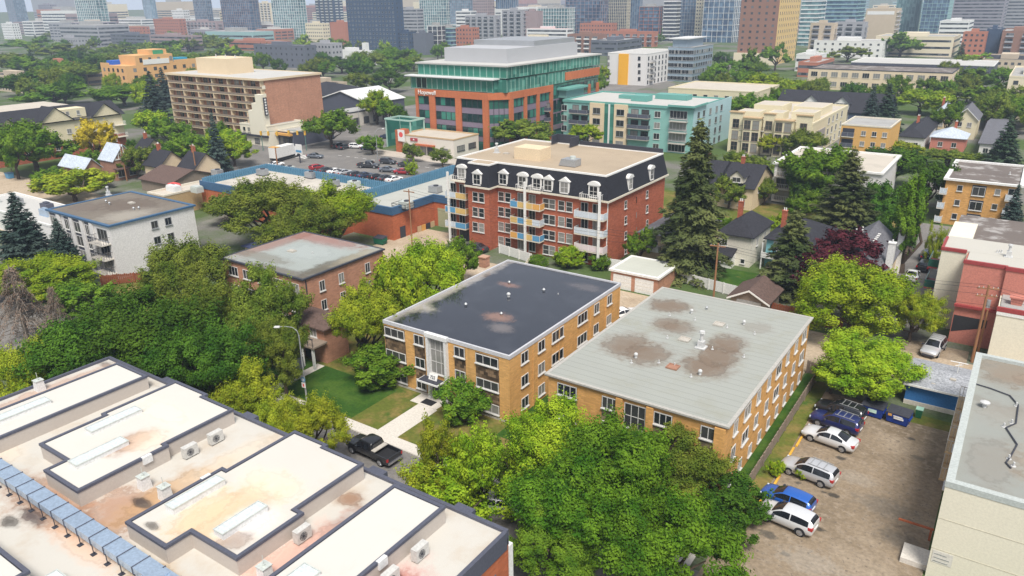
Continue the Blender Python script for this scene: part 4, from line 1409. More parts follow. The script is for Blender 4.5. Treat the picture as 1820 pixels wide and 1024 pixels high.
gl = thing('glass_canopy', 'tall pale green glass frame pavilion at the corner of the low cream shop', 'pavilion', (-157, 164.5, 0))
cg = MB()
for x in (0, 9.5):
    for y in (0, 6):
        cg.box(x - .15, y - .15, 0, x + .15, y + .15, 8.0)
cg.ring(-.3, -.3, 9.8, 6.3, .4, 8.002, 8.4)
cg.build('frame', M('mint', (.50, .66, .56), .5), gl)
MB().box(.02, .1, 0, .08, 5.9, 7.9).box(.2, 5.95, 0, 9.3, 6.0, 7.9).build('glass_wall', 'glaze_teal', gl)

# low cream shop in front of it
rt, W, D = block('low cream corner shop with red awning below the green glass office', (-148, 160.3, -128.5, 171.6), 5.2, M('shop_cream', (.66, .61, .54), .9, .05), 'flat_tan', 'wood_tan', 'shop_building', 'shop', fR=(2, (1.6,), 3.4, 1.5, dict(nv=3, fm='dark_trim')))
part(rt, 'brick_end', 'brick_rust', [(-1.2, -.5, 0, 1.0, 3, 6.2)])
part(rt, 'awning', 'brick_rust', [(6.2, -1.2, 2.6, 13, -.01, 3.0)])
for u in (4.5, 8.2, 11.4, 16):
    win(rt, W, D, 'F', u, .1, 2.7, 2.3, nv=2, fm='dark_trim', sill=False)
sq = thing('square_sign', 'white square sign with a red round mark at the corner of the cream shop', 'sign', (-148.2, 159.65, 3.2))
part(sq, 'board', 'white_trim', [(.2, -.12, 0, 2.6, .1, 3.2)])
MB().add([(1.4 + .75 * math.cos(a), -.13, 1.9 + .75 * math.sin(a)) for a in [2 * math.pi * i / 16 for i in range(16)]], [tuple(range(15, -1, -1))]).build('mark', M('sign_red', (.70, .10, .09), .6), sq)
sq2 = thing('shop_sign', 'small dark red sign with a white dot above the awning of the cream shop', 'sign', (-142.6, 160.2, 3.6))
part(sq2, 'board', M('maroon', (.36, .05, .06), .6), [(-1.3, -.12, 0, 1.3, .08, .8)])
part(sq2, 'emblem', 'white_trim', [(-.22, -.15, .2, .22, -.122, .6)])

# teal condominium
TL = (-116.0, 197.5, -76.0, 222.0)
M('teal_wall', (.23, .44, .40), .8, .06)
M('pale_blue_wall', (.36, .51, .53), .8, .05)
M('teal_trim', (.13, .33, .29), .6, .08)
tl, W, D = building('condominium_building', 'teal and tan condominium with balconies and a pale flat roof behind the mansard building', 'condominium', TL, 12.6, 'teal_wall', 'flat_white', 'teal_trim', ph=.4, th=.7, tproud=.25)
part(tl, 'side_wall', 'pale_blue_wall', [(W + .003, .8, 0, W + .3, D + 6, 12.4)])
uu = lambda px: ux(px, TL[1], 8) - TL[0]
for a, b in ((1050, 1075), (1093, 1116)):
    part(tl, 'tan_bay', 'stucco_tan', [(uu(a), -.8, 0, uu(b), -.003, 12.2)])
    for z in (9.2, 6.2, 3.2, .3):
        win(tl, W, D, 'F', (uu(a) + uu(b)) / 2, z, 2.4, 1.7, nv=2, near=False, off=.8, fm='grey_metal')
part(tl, 'glass_bay', 'glaze_teal', [(uu(1075), -.4, 0, uu(1093), -.003, 12.0)])
part(tl, 'white_strip', 'white_trim', [(uu(1082), -.5, 0, uu(1085), -.402, 12.1)])
for z in (9.0, 6.0, 3.0):
    for c, w in ((1031, 6.0), (1137, 6.4), (968, 4.5)):
        balcony(tl, W, D, 'F', uu(c), z, w, 1.6, 'concrete', 'grey_metal', 'panel', panel=('slate_trim',))
        for k in (-.25, .25):
            win(tl, W, D, 'F', uu(c) + w * k, z + .1, w * .36, 2.1, nv=2, near=False, fm='dark_trim', sill=False)
    balcony(tl, W, D, 'F', uu(1207), z - .2, 5.0, 1.4, 'concrete', 'grey_metal', 'bars')
for z in (9.3, 6.3, 3.3, .4):
    for c in (1003, 1168):
        win(tl, W, D, 'F', uu(c), z, 1.8, 1.7, nv=2, near=False, fm='white_trim')
    win(tl, W, D, 'F', uu(1205), z, 5.0, 2.2, nv=5, near=False, fm='white_trim')
    for v in (4, 8, 13, 18, 22):
        win(tl, W, D, 'R', v, z, 1.6, 1.7, nv=2, near=False, off=.3, fm='grey_metal')
part(tl, 'corner_roof', 'teal_trim', [(uu(1190) - .3, -1.2, 12.602, W + 1.0, 9, 13.1)])
part(tl, 'corner_roof_top', 'flat_white', [(uu(1190), -.9, 13.102, W + .7, 8.7, 13.13)])
part(tl, 'penthouse', 'teal_wall', [(uu(962) - 8, 7, 12.0, uu(985), 18, 14.3)])
part(tl, 'penthouse_roof', 'teal_trim', [(uu(962) - 9, 6, 14.302, uu(985) + 1, 19, 14.9)])
for x0_, y0_, x1_, y1_, hh in ((18, 8, 23, 12, 1.6), (22, 16, 32, 20, 1.4), (12, 12, 16, 15, 1.0)):
    part(tl, 'roof_box', 'teal_trim', [(x0_, y0_, 12.25, x1_, y1_, 12.25 + hh)])

# cream stepped condominium to its right
CD = (-69.0, 208.0, -47.0, 250.0)
cd, W, D = building('condominium_building', 'cream stepped condominium with tall windows and roof boxes right of the teal one', 'condominium', CD, 9.2, 'stucco_yellow', 'flat_tan', 'stucco_yellow', ph=.5, th=.6)
part(cd, 'concrete_side', M('raw_concrete', (.33, .31, .30), .9, .1), [(W + .003, -1, 0, W + .2, 14, 6.4)])
for i, (u0, w, top, bl) in enumerate(((.3, 3.6, 10.8, 1.2), (4.4, 4.6, 9.6, 2.2), (9.4, 3.0, 10.9, .9), (12.8, 4.6, 9.5, 2.2), (17.8, 4.0, 11.0, .6))):
    part(cd, 'bay', 'stucco_yellow', [(u0, -bl, 0, u0 + w, -.003, top)])
    part(cd, 'bay_cap', 'wood_tan', [(u0 - .2, -bl - .25, top + .002, u0 + w + .2, -.003, top + .3)])
    for z in (.6, 3.6, 6.7):
        for u in spread(u0, u0 + w, 2 if w > 4 else 1):
            win(cd, W, D, 'F', u, z, 1.8, 2.4, nv=2, nh=2, near=False, off=bl, fm='wood_grey')
for z in (3.4, 6.4):
    for u in (4.0, 9.2, 17.3):
        balcony(cd, W, D, 'F', u, z, 1.5, 1.4, 'concrete', 'dark_trim', 'bars')
for x0_, y0_, x1_, y1_, hh in ((1, 3, 7, 9, 2.0), (9, 4, 13, 10, 2.0), (15, 5, 21, 12, 2.4), (2, 14, 10, 24, 2.6), (12, 18, 20, 30, 2.2)):
    part(cd, 'roof_box', 'stucco_yellow', [(x0_, y0_, 8.7, x1_, y1_, 8.7 + hh)])
    part(cd, 'roof_box_top', 'flat_tan', [(x0_ + .3, y0_ + .3, 8.702 + hh, x1_ - .3, y1_ - .3, 8.73 + hh)])
wins(cd, W, D, 'R', (18, 23, 28, 34), (.8, 3.6, 6.6), 1.8, 1.8, nv=2, near=False)

block('cream flat roofed wing behind the teal condominium', foot(1188, (1345, 166), 1385, 9), 9.5, 'stucco_yellow', 'flat_tan', 'stucco_yellow', 'condominium_building', 'condominium', fF=(8, (6.0,), 1.6, 1.6))
# balcony slab block on the left
HR = (-239.0, 149.0, -192.0, 172.0)
ZH = 19.4
hr = thing('balcony_block', 'seven storey tan block with a full grid of balconies and a blank brick end wall', 'apartment building', (HR[0], HR[1], 0))
W, D = HR[2] - HR[0], HR[3] - HR[1]
MB().box(0, 1.4, 0, W, D, ZH - .6, top=False).build('wall', 'brick_brown', hr)
part(hr, 'brick_end', 'brick_pinkish', [(W + .003, 1.2, 2.6, W + .4, D + .2, ZH - .65)])
part(hr, 'roof', 'flat_white', [(-.4, -.3, ZH - .6, W + .6, D + .4, ZH - .2)])
MB().ring(-.6, -.5, W + .8, D + .6, .3, ZH - .61, ZH).build('roof_edge', 'stucco_tan', hr)
nf, nb = 7, 6
for k in range(nf):
    z = 2.5 + k * (ZH - 3.1) / nf
    s_ = MB().box(-.2, -.1, z - .22, W + .5, 1.395, z)
    o = s_.build('balcony_slab', 'stucco_tan', hr)
    MB().box(-.2, -.12, z + .002, W + .5, -.04, z + .62).build('balustrade', 'wood_grey', o)
    MB().box(W + .41, .1, z + .002, W + .5, 1.3, z + .9).build('end_panel', 'stucco_cream', o)
    for i in range(nb):
        u = W * (i + .5) / nb
        win(hr, W, D, 'F', u - 1.2, z + .02, 2.4, 1.9, nv=2, near=False, off=-1.4, sill=False, fm='wood_tan')
        if i % 2 == 0:
            win(hr, W, D, 'F', u + 1.5, z + .6, 1.4, 1.2, near=False, off=-1.4, sill=False, fm='dark_trim')
for i in range(nb + 1):
    u = W * i / nb
    part(hr, 'fin_wall', 'stucco_tan', [(u - .14, -.11, .2, u + .14, 1.39, ZH - .615)])
part(hr, 'plant_room', 'stucco_tan', [(8, 6, ZH - .198, 24, 16, ZH + 4.6)])
for x, lab in ((12, 'left'), (17, 'middle'), (22, 'right')):
    vent(HR[0] + x, HR[1] + 11, ZH + 4.6, 'white pipe vent, %s one on the tan plant room of the balcony block' % lab, 'pipe', 'vents on the tan plant room', 2.4)

# art deco corner building with vertical sign
ad, W, D = block('white art deco corner building with a stepped sign tower at the junction', (-201, 146.5, -188, 160), 6.2, 'stucco_cream', 'flat_grey', 'stucco_cream', 'corner_shop', 'shop', fF=None)
for u in (2.0, 4.2):
    win(ad, W, D, 'F', u, 3.8, 1.3, 1.4, near=False, fm='cream_trim')
for u in (1.5, 7.5):
    win(ad, W, D, 'F', u, .6, 2.2, 1.5, nv=2, near=False, fm='dark_trim')
part(ad, 'dark_band', 'dark_trim', [(-2, -.7, 2.7, W + .1, -.01, 3.3)])
part(ad, 'tower', 'stucco_cream', [(5.6, -.5, 3.302, 12.6, 1.5, 10.4)])
part(ad, 'tower_step', 'stucco_cream', [(7.6, -.5, 10.402, 12.4, 1.3, 12.6)])
part(ad, 'tower_top', 'stucco_cream', [(9.6, -.5, 12.602, 12.2, 1.1, 15.2)])
vs_ = thing('vertical_sign', 'narrow black vertical blade sign with white lettering on the art deco tower', 'sign', (-188.0, 146.4, 9.2))
part(vs_, 'board', 'dark_trim', [(-.12, -.2, 0, .12, 1.0, 5.2)])
for i in range(6):
    part(vs_, 'letter', 'white_trim', [(-.15, .1, .35 + i * .8, -.122, .7, .85 + i * .8), (.122, .1, .35 + i * .8, .15, .7, .85 + i * .8)])
aw, W, D = block('small dark fronted shop with a bright orange awning beside the art deco tower', (-188, 150, -181, 166), 4.6, 'slate_trim', 'flat_grey', 'cream_trim', 'corner_shop', 'shop', fF=(3, (.4,), 1.6, 2.2, dict(fm='dark_trim')))
part(aw, 'awning', 'panel_orange', [(.2, -1.2, 3.3, 6.8, -.1, 3.9)])


# ---------------- other middle-distance blocks
och, W, D = block('small ochre three storey apartment block with a grey roof and corner balconies', (-40, 208, -28.6, 224), 9.6, M('ochre', (.62, .36, .12), .9, .06), 'flat_grey', 'cream_trim', fF=None, fR=None)
for u in (5.4, 7.9, 10.3):
    for z in (7.0, 4.4, 1.8):
        win(och, W, D, 'F', u, z, 1.1, 1.2, nv=2, near=False)
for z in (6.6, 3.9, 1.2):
    part(och, 'recess_shade_panel', 'dark_trim', [(.4, -.03, z, 3.2, -.003, z + 2.0)])  # flat dark panel on the wall, painting the shade of a recess
    balcony(och, W, D, 'F', 1.8, z, 2.9, .8, 'cream_trim', 'grey_metal', 'panel', panel=('slate_trim',))
wa, W, D = block('white three storey apartment block with dark balconies and a broad pale roof above the garden', (-42.2, 158, -22, 178.7), 8.2, 'stucco_white', 'flat_tan', 'white_trim', tproud=.4)
for z in (5.6, 3.1, .6):
    win(wa, W, D, 'F', 2.4, z, 3.6, 1.9, nv=4, near=False, fm='wood_grey')
    balcony(wa, W, D, 'F', 2.4, z - .1, 4.2, 1.0, 'concrete_light', 'white_trim', 'bars')
    win(wa, W, D, 'F', 6.6, z + .6, 1.2, 1.0, nv=2, near=False, fm='dark_trim')
    balcony(wa, W, D, 'F', 7.6, z - .1, 2.6, 1.0, 'concrete_light', 'dark_trim', 'bars')
orr, W, D = block('orange brick apartment block with a dark weathered flat roof at the right', (-11, 157.5, .6, 177), 8.6, 'brick_orange', 'flat_brown', 'white_trim', tproud=.45)
for z in (5.9, 3.2, .6):
    part(orr, 'stair_glazing', 'dark_trim', [(4.3, -.05, z - .2, 6.5, -.003, z + 1.9)])
    win(orr, W, D, 'F', 5.4, z, 2.0, 1.6, nv=2, near=False, off=.051)
    for u in (2.4, 8.3):
        win(orr, W, D, 'F', u, z + .5, .9, 1.1, near=False)
    win(orr, W, D, 'F', 10.7, z + .1, 1.7, 1.8, nv=2, near=False)
    balcony(orr, W, D, 'F', 10.6, z - .1, 2.0, .9, 'concrete_light', 'white_trim', 'panel', panel=('panel_pale',))
    balcony(orr, W, D, 'F', -.1, z - .1, 1.2, .9, 'concrete_light', 'white_trim', 'panel', panel=('panel_pale',))
vent(-1.6, 168, 8.25, 'small white pipe on the dark weathered roof of the orange brick block', 'pipe', s=1.5)

# salmon and cream complex at right
sm = thing('apartment_complex', 'salmon pink and cream apartment complex with dark red roof trim at right', 'apartment building', (-6.3, 95.6, 0))
M('salmon', (.50, .19, .145), .9, .08, sc=.2)
M('red_trim', (.30, .05, .05), .6, .08)
part(sm, 'salmon_wall', 'salmon', [(2.8, 4.4, 0, 7.1, 14, 10.2), (7.1, 4.0, 0, 24, 14, 10.2)])
part(sm, 'cream_wing', 'stucco_cream', [(.0, 8.6, 0, 2.79, 24, 10.2)])
part(sm, 'rear_wall', 'stucco_cream', [(2.8, 14.01, 0, 24, 30, 9.4)])
part(sm, 'low_wing', 'stucco_cream', [(7.1, -1.6, 0, 24, 3.99, 7.1)])
part(sm, 'red_edge', 'red_trim', [(2.7, 4.3, 10.202, 7.2, 4.7, 10.6), (7.0, 3.9, 10.203, 24, 4.3, 10.62), (-.1, 8.5, 10.202, 2.7, 8.9, 10.6), (-.1, 8.9, 10.202, .2, 14, 10.6), (7.0, -1.7, 7.102, 24, -1.35, 7.6)])
roofmat('white_gravel', (.47, .45, .40), [], var=.06, dirt=((.48, .46, .4), .5, .7, .4))
part(sm, 'roof', 'white_gravel', [(.21, 8.9, 10.21, 24, 15, 10.42), (3.0, 4.71, 10.21, 24, 8.89, 10.41)])
part(sm, 'rear_roof', 'flat_brown', [(.3, 15.01, 9.402, 24, 30, 9.8)])
part(sm, 'low_roof', 'flat_grey', [(7.3, -1.34, 7.11, 24, 3.98, 7.3)])
part(sm, 'white_band', 'white_trim', [(7.05, -1.68, 6.7, 24, -1.61, 7.1)])
for z in (1.5, 4.6, 7.4):
    o = MB().box(-1.3, 10, z - .2, -.005, 14, z).build('balcony', 'red_trim', sm)
    MB().box(-1.3, 10, z + .002, -1.2, 14, z + 1.0).box(-1.2, 10, z + .002, -.01, 10.08, z + 1.0).build('railing', 'glaze_green', o)
    win(sm, 0, 0, 'L', 9.6, z, .9, 1.8, nh=2)
    win(sm, 0, 0, 'L', 12, z, 2.0, 1.9, nv=2)
MB().add([(2.9, 4.37, 1.4), (6.4, 4.37, 2.6), (6.4, 4.37, 3.6), (2.9, 4.37, 3.6)], [(0, 1, 2, 3)]).build('stair_opening_shade', 'black_metal', sm)  # flat black face on the wall, painting the darkness inside the opening
part(sm, 'stair_lintel', 'red_trim', [(2.7, 4.0, 4.8, 9, 4.37, 5.1)])
mx_ = MB().frustum((-.5, -.4, .5, .4), 0, (-.65, -.5, .65, .5), .8).box(-.75, -.6, .8, .75, .6, .95).build('planter', 'salmon', None, tuple(ground(1806, 541, 7.3)))
tag(mx_, 'salmon coloured planter box on the low grey roof of the pink complex', 'planter')
vent(*ground(1792, 457, 10.4), 'white stack on the pale roof of the salmon complex', 'stack', s=.8)
for px in (1772, 1776, 1780):
    vent(*ground(px, 449, 10.4), 'small pipe vent left of the white stack on the salmon complex roof', 'pipe', 'pipe vents on the pale salmon roof', 1.0)

# blue garage with shingles, double garage, small shed garage
ga = thing('garage', 'blue walled garage with a mottled grey shingle roof behind the parking lot', 'garage', (-5.6, 80.5, 0))
MB().box(0, 0, .0, 5.3, 6.2, 2.4).build('wall', M('garage_blue', (.035, .15, .38), .8, .08), ga)
M('shingle_mottled', (.30, .31, .33), .95, .25, sc=2.2, fine=.3, fsc=5)
MB().add([(-.3, -.4, 2.35), (5.6, -.4, 2.35), (5.6, 3, 3.1), (-.3, 3, 3.1), (5.6, 6.6, 2.35), (-.3, 6.6, 2.35), (-.3, -.4, 2.47), (5.6, -.4, 2.47), (5.6, 3, 3.22), (-.3, 3, 3.22), (5.6, 6.6, 2.47), (-.3, 6.6, 2.47)],
         [(0, 1, 7, 6), (6, 7, 8, 9), (9, 8, 10, 11), (1, 2, 8, 7), (2, 4, 10, 8), (0, 6, 9, 3), (3, 9, 11, 5), (4, 5, 11, 10), (3, 2, 1, 0), (5, 4, 2, 3)]).build('roof', 'shingle_mottled', ga)
part(ga, 'plinth', 'concrete_light', [(-.03, -.06, 0, 5.33, -.003, .5)])
part(ga, 'eave_board', 'white_trim', [(-.3, -.46, 2.28, 5.6, -.402, 2.48)])
vent(-1.7, 82.4, 2.95, 'black square vent on the mottled shingle roof of the blue garage', 'hatch', s=.5)
vent(-3.3, 81.1, 2.6, 'lower small black vent on the mottled shingle roof of the blue garage', 'hatch', s=.35)
an = MB().tube((0, 0, 0), (0, 0, 1.3), .05).tube((-.8, 0, 1.3), (.8, .3, 1.2), .05).tube((-.3, -.3, 1.0), (.4, .4, 1.0), .04).build('antenna', 'white_metal', None, (-1.5, 84.0, 3.0))
tag(an, 'white antenna frame standing on the mottled shingle roof', 'antenna')
dg, W, D = building('garage', 'double garage with two white doors and a flat pale green roof across the alley', 'garage', (-47.3, 94.8, -39.8, 101.9), 2.9, 'brick_pinkish', roofmat('pale_green_roof', (.47, .48, .42), [], band=(1, 1.2, .2)), 'white_trim', ph=.06, th=.3, tproud=.25)
for u in (1.9, 5.4):
    gd = part(dg, 'garage_door', 'white_trim', [(u - 1.45, -.05, .02, u + 1.45, -.003, 2.2)])
    part(gd, 'panel_seam', 'cream_trim', [(u - 1.4, -.06, z, u + 1.4, -.051, z + .04) for z in (.55, 1.1, 1.65)])
sg_, W, D = house('small brown roofed single garage with a grey door by the white fence', (-29.3, 95.2, -24.4, 101), 2.3, 3.6, 'y', 'wood_grey', 'shingle_brown', 'garage', cat='garage')
part(sg_, 'garage_door', 'grey_metal', [(.8, -.06, .02, W - .8, -.003, 2.0)])
M('house_offwhite', (.68, .64, .55), .9, .12, sc=.5)

# ---------------- houses
hs1 = (-38.0, 114.0, -32.7, 124.0)
h1, W, D = house('weathered white house with a dark hipped roof and a small rear porch', hs1, 4.9, 7.2, 'hip', 'house_offwhite', 'shingle_dark', chim=(.15, .75), fw=((.2, 3.0),), rw=((.3, 2.9), (.7, 2.9)))
MB().box(.6, -2.0, 0, 3.0, -.003, 1.9).build('porch', 'white_trim', h1)
MB().add([(.4, -2.3, 1.9), (3.2, -2.3, 1.9), (3.2, -.01, 2.7), (.4, -.01, 2.7), (.4, -2.3, 2.05), (3.2, -2.3, 2.05), (3.2, -.01, 2.85), (.4, -.01, 2.85)], [(0, 1, 5, 4), (1, 2, 6, 5), (3, 0, 4, 7), (4, 5, 6, 7), (3, 2, 1, 0)]).build('porch_roof', 'shingle_dark', h1)
win(h1, W, D, 'F', 1.8, .9, 2.0, .95, nv=4, off=2.0)
win(h1, W, D, 'F', 4.2, .5, .7, .8)
h2, W, D = house('blue-green house with a tall red chimney and grey hipped roof beside the spruces', (-31.0, 116.2, -23.2, 127), 4.5, 6.6, 'hip', M('teal_house', (.16, .36, .40), .9), 'shingle_dark', chim=(.12, .5), fw=((.5, 1.0), (.2, 3.0)))
part(h2, 'veranda', 'white_trim', [(-.2, -1.8, 1.9, 4.5, -.003, 2.1), (-.2, -1.8, 2.102, 4.5, -1.7, 2.8)])
for x in (-.1, 2.1, 4.3):
    part(h2, 'porch_post', 'white_trim', [(x - .08, -1.75, 0, x + .08, -1.59, 1.9), (x - .08, -1.75, 2.802, x + .08, -1.59, 4.3)])
h3, W, D = house('grey shingled house with roof lights and two white flues beside the columnar tree', (-20.6, 110.6, -13.2, 126), 4.0, 7.0, 'y', 'stucco_tan', 'shingle_grey', trim='dark_trim')
for x, y in ((W + .2, 3.2), (W + .2, 13.0)):
    chimney(h3, x, y, 0, 7.4, .9, 'white_trim', 1)
m_ = MB()
for i in range(5):
    m_.box(4.6 + .0, 6.2 + i * 1.0, 6.42, 5.0, 6.6 + i * 1.0, 6.5)
m_.build('roof_light', 'white_trim', h3)
for x, y in ((2.0, 7.5), (2.6, 9.0)):
    MB().cyl(x, y, 5.0, 7.6, .12, n=8).build('flue', 'white_trim', h3)
h4, W, D = house('tan house with a grey roof and enclosed upper porch beside the tall old spruce', (-48.6, 107.5, -40.2, 120), 5.0, 6.6, 'hip', 'stucco_tan', 'shingle_grey', chim=(.4, .7), fw=((.25, 2.9), (.75, .8)), wsize=(2.0, 1.3))
part(h4, 'upper_porch', 'white_trim', [(0, -.9, 2.4, 3.6, -.003, 3.3)])
for u0, lab in ((-57.5, 'dark roofed house with a cream dormer, behind the tall old spruce'), (-50.2, 'dark roofed house with a cream dormer, left of the white apartment block')):
    hh, W, D = house(lab, (u0, 148, u0 + 7.0, 161), 4.6, 8.0, 'x', 'stucco_tan', 'shingle_dark', chim=(.35, .5), fw=((.3, .8), (.7, .8)), wsize=(1.4, 1.4), rw=((.3, 3.0),))
    MB().add([(2.2, -.2, 5.4), (4.9, -.2, 5.4), (4.9, -.2, 6.6), (2.2, -.2, 6.6), (3.55, -.2, 7.7), (2.2, 4, 5.4), (4.9, 4, 5.4), (4.9, 4, 6.6), (2.2, 4, 6.6), (3.55, 4.5, 7.7)],
             [(0, 1, 2, 4, 3), (1, 6, 7, 2), (5, 0, 3, 8)]).add([(5.2, -.5, 6.45), (5.2, 4, 6.45), (3.55, 4.5, 7.85), (3.55, -.5, 7.85), (1.9, -.5, 6.45), (1.9, 4, 6.45)], [(0, 1, 2, 3), (3, 2, 5, 4)], 1).build('dormer', ['cream_trim', 'shingle_dark'], hh)
    win(hh, W, D, 'F', 3.55, 5.5, 1.7, 1.0, nv=2, off=.21)
hz = [
    ('dark hip roofed white cottage with a red chimney right of the ochre block', 1599, 1642, 1668, 246, 3.6, 5.6, 'hip', 'stucco_white', 'shingle_dark', (.3, .6)),
    ('light grey hip roofed cottage with pink walls right of the dark roofed one', 1655, 1716, 1722, 248, 3.4, 5.6, 'hip', 'salmon', 'shingle_silver', (.6, .7)),
    ('tall cream gabled house with three attic lights in the trees at right', 1695, 1738, 1745, 212, 6.0, 9.0, 'y', 'stucco_yellow', 'shingle_grey', None),
    ('narrow cream gabled house with a brick chimney left of the tall gabled one', 1659, 1682, 1694, 205, 4.4, 6.4, 'y', 'stucco_tan', 'shingle_silver', (.2, .9)),
    ('grey roofed white house with dormer beneath the right hand conifer', 1742, 1782, 1800, 258, 3.4, 5.6, 'x', 'stucco_white', 'shingle_grey', None),
    ('small white gabled house behind the orange brick block', 1757, 1800, 1806, 285, 3.0, 5.0, 'y', 'stucco_white', 'shingle_grey', None)]
for lab, xl, xm, xr, yy, ev, rg, ax, wm, rm, ch in hz:
    r = foot(xl, (xm, yy), xr, ev)
    r = (r[0], r[1], r[2], max(r[3], r[1] + 6))
    house(lab, r, ev, rg, ax, wm, rm, chim=ch, fw=((.3, 1.0), (.7, 1.0)) if ev < 5 else ((.3, 3.6), (.7, 3.6), (.5, .8)), wsize=(1.2, 1.3))
sl_, W, D = house('long dark slate roofed blue house with white trimmed gabled dormers', (-72, 262, -38, 280), 5.5, 10.5, 'x', M('slate_blue', (.10, .13, .20), .8), 'shingle_dark', 'townhouse', cat='townhouse', fw=((.3, 1.0), (.45, 1.0), (.6, 1.0), (.75, 1.0), (.85, 3.2), (.65, 3.2)), wsize=(2.0, 1.6))
for u in (11, 20.5):
    MB().add([(u - 2.2, .8, 6), (u + 2.2, .8, 6), (u + 2.2, .8, 8), (u - 2.2, .8, 8), (u, .8, 10), (u - 2.2, 6, 8), (u + 2.2, 6, 8), (u, 7.5, 10)], [(0, 1, 2, 4, 3), (1, 6, 2), (0, 3, 5)]).add([(u + 2.6, .3, 7.75), (u + 2.6, 6, 7.75), (u, 7.5, 10.1), (u, .3, 10.1), (u - 2.6, .3, 7.75), (u - 2.6, 6, 7.75)], [(0, 1, 2, 3), (3, 2, 5, 4)], 1).build('dormer', ['white_trim', 'shingle_dark'], sl_)
    win(sl_, W, D, 'F', u, 6.5, 3.2, 1.5, nv=3, near=False, off=-.79)
lg_, W, D = block('long peach office building with rows of windows and a dark roof edge', (-90, 376, -31.5, 404), 9.2, M('peach', (.66, .54, .38), .9), 'flat_brown', 'dark_trim', 'office_building', 'office building', fF=(13, (5.6, 1.4), 2.9, 2.2, dict(nv=3, fm='cream_trim')), fR=(4, (5.6, 1.4), 2.0, 2.0))
block('low building with a long bright white roof behind the peach office', (-84, 438, -20, 474), 8, 'slate_trim', 'flat_white', 'white_trim', 'commercial_building', 'commercial building', fF=(12, (3.0,), 3.2, 2.0, dict(fm='dark_trim')))
yl = (-182, 353, -161, 392)
yb, W, D = block('white six storey block with one bright yellow vertical stripe', yl, 15.2, 'stucco_white', 'flat_white', 'white_trim', fR=(9, (12, 9.2, 6.4, 3.6, .8), 1.3, 1.6, dict(fm='dark_trim')))
ua, ub = ux(1100, yl[1], 10) - yl[0], ux(1117, yl[1], 10) - yl[0]
part(yb, 'yellow_stripe', M('stripe_yellow', (.80, .40, .02), .6, .05), [(ua, -.5, 0, ub, -.003, 14.8)])
for px in (1081, 1136):
    for z in (12, 8.8, 5.6, 2.4):
        win(yb, W, D, 'F', ux(px, yl[1], z) - yl[0], z, 1.4, 1.7, near=False, fm='dark_trim')
for z in (10.6, 7.8, 5.0, 2.2):
    for v in (6, 30):
        balcony(yb, W, D, 'R', v, z, 4.0, 1.4, 'concrete', 'dark_trim', 'bars')
bo = foot(1188, (1233, 84), 1268, 17)
b_, W, D = block('blue-grey glass office block behind the white one with the yellow stripe', bo, 17, M('office_bluegrey', (.26, .33, .39), .5), 'flat_grey', 'grey_metal', 'office_building', 'office building', fF=(6, (13.6, 10.4, 7.2, 4.0, .8), 3.6, 1.8, dict(nv=3, fm='grey_metal')), fR=(8, (13.6, 10.4, 7.2, 4.0, .8), 2.6, 1.8, dict(nv=2, fm='grey_metal')))
part(b_, 'glass_penthouse', 'office_bluegrey', [(1, 3, 16.7, W - 5, D - 2, 20.6)])
part(b_, 'penthouse_roof', 'white_metal', [(-.5, 1.5, 20.602, W - 3.5, D - 1, 21.1)])

# cream and brick apartment, far left
CR = (-270, 88, -226, 124)
ca = thing('apartment_building', 'cream over red brick apartment building with dark gabled roofs at far left', 'apartment building', (CR[0], CR[1], 0))
W, D = CR[2] - CR[0], CR[3] - CR[1]
MB().box(0, 0, 0, W, D, 4.6, top=False).build('brick_wall', 'brick_red', ca)
MB().box(0, 0, 4.602, W, D, 10.2).build('cream_wall', 'stucco_yellow', ca)
part(ca, 'stringcourse', 'cream_trim', [(-.1, -.1, 4.45, W + .1, -.002, 4.7), (W + .002, -.1, 4.45, W + .1, D, 4.7)])
part(ca, 'roof_terrace', 'flat_tan', [(2, 2, 10.202, W - 6, D - 2, 11.4)])
k = MB()
k.add([(W + .5, -1, 9.9), (W + .5, D + 1, 9.9), (W - 6.5, D + 1, 13.6), (W - 6.5, -1, 13.6)], [(0, 1, 2, 3)])
k.add([(W - 6.5, -1, 13.6), (W - 6.5, D + 1, 13.6), (W - 10, D + 1, 11.4), (W - 10, -1, 11.4)], [(0, 1, 2, 3)])
k.build('roof', 'shingle_dark', ca)
for v, w in ((2, 5), (12.5, 9), (27, 8)):
    g = MB().add([(W + .6, v, 10.15), (W + .6, v + w, 10.15), (W + .6, v + w / 2, 10.15 + w * .42), (W - 6, v + w / 2, 10.15 + w * .42)], [(0, 1, 2)])
    g.build('gable', 'stucco_yellow', ca)
    MB().add([(W + 1, v - .5, 9.9), (W + 1, v + w / 2, 10.3 + w * .42), (W - 6.4, v + w / 2, 10.3 + w * .42), (W - 6.4, v - .5, 9.9), (W + 1, v + w + .5, 9.9), (W - 6.4, v + w + .5, 9.9)], [(0, 1, 2, 3), (1, 4, 5, 2)]).build('gable_roof', 'shingle_dark', ca)
part(ca, 'dormer', 'stucco_yellow', [(W - 5.5, 18, 10.5, W - .6, 26, 13.0)])
for v in (19.5, 20.8, 23.8):
    win(ca, W, D, 'R', v, 11.2, .9, 1.2, near=False, off=-.59)
wins(ca, W, D, 'R', (8, 16, 20, 25, 29, 32.5), (6.4, 2.2), 1.3, 1.3, nv=2, near=False)
balcony(ca, W, D, 'R', 34.5, 7.0, 3, 1.6, 'cream_trim', 'white_trim', 'bars')
balcony(ca, W, D, 'R', 34.5, 3.6, 3, 1.6, 'cream_trim', 'white_trim', 'bars')

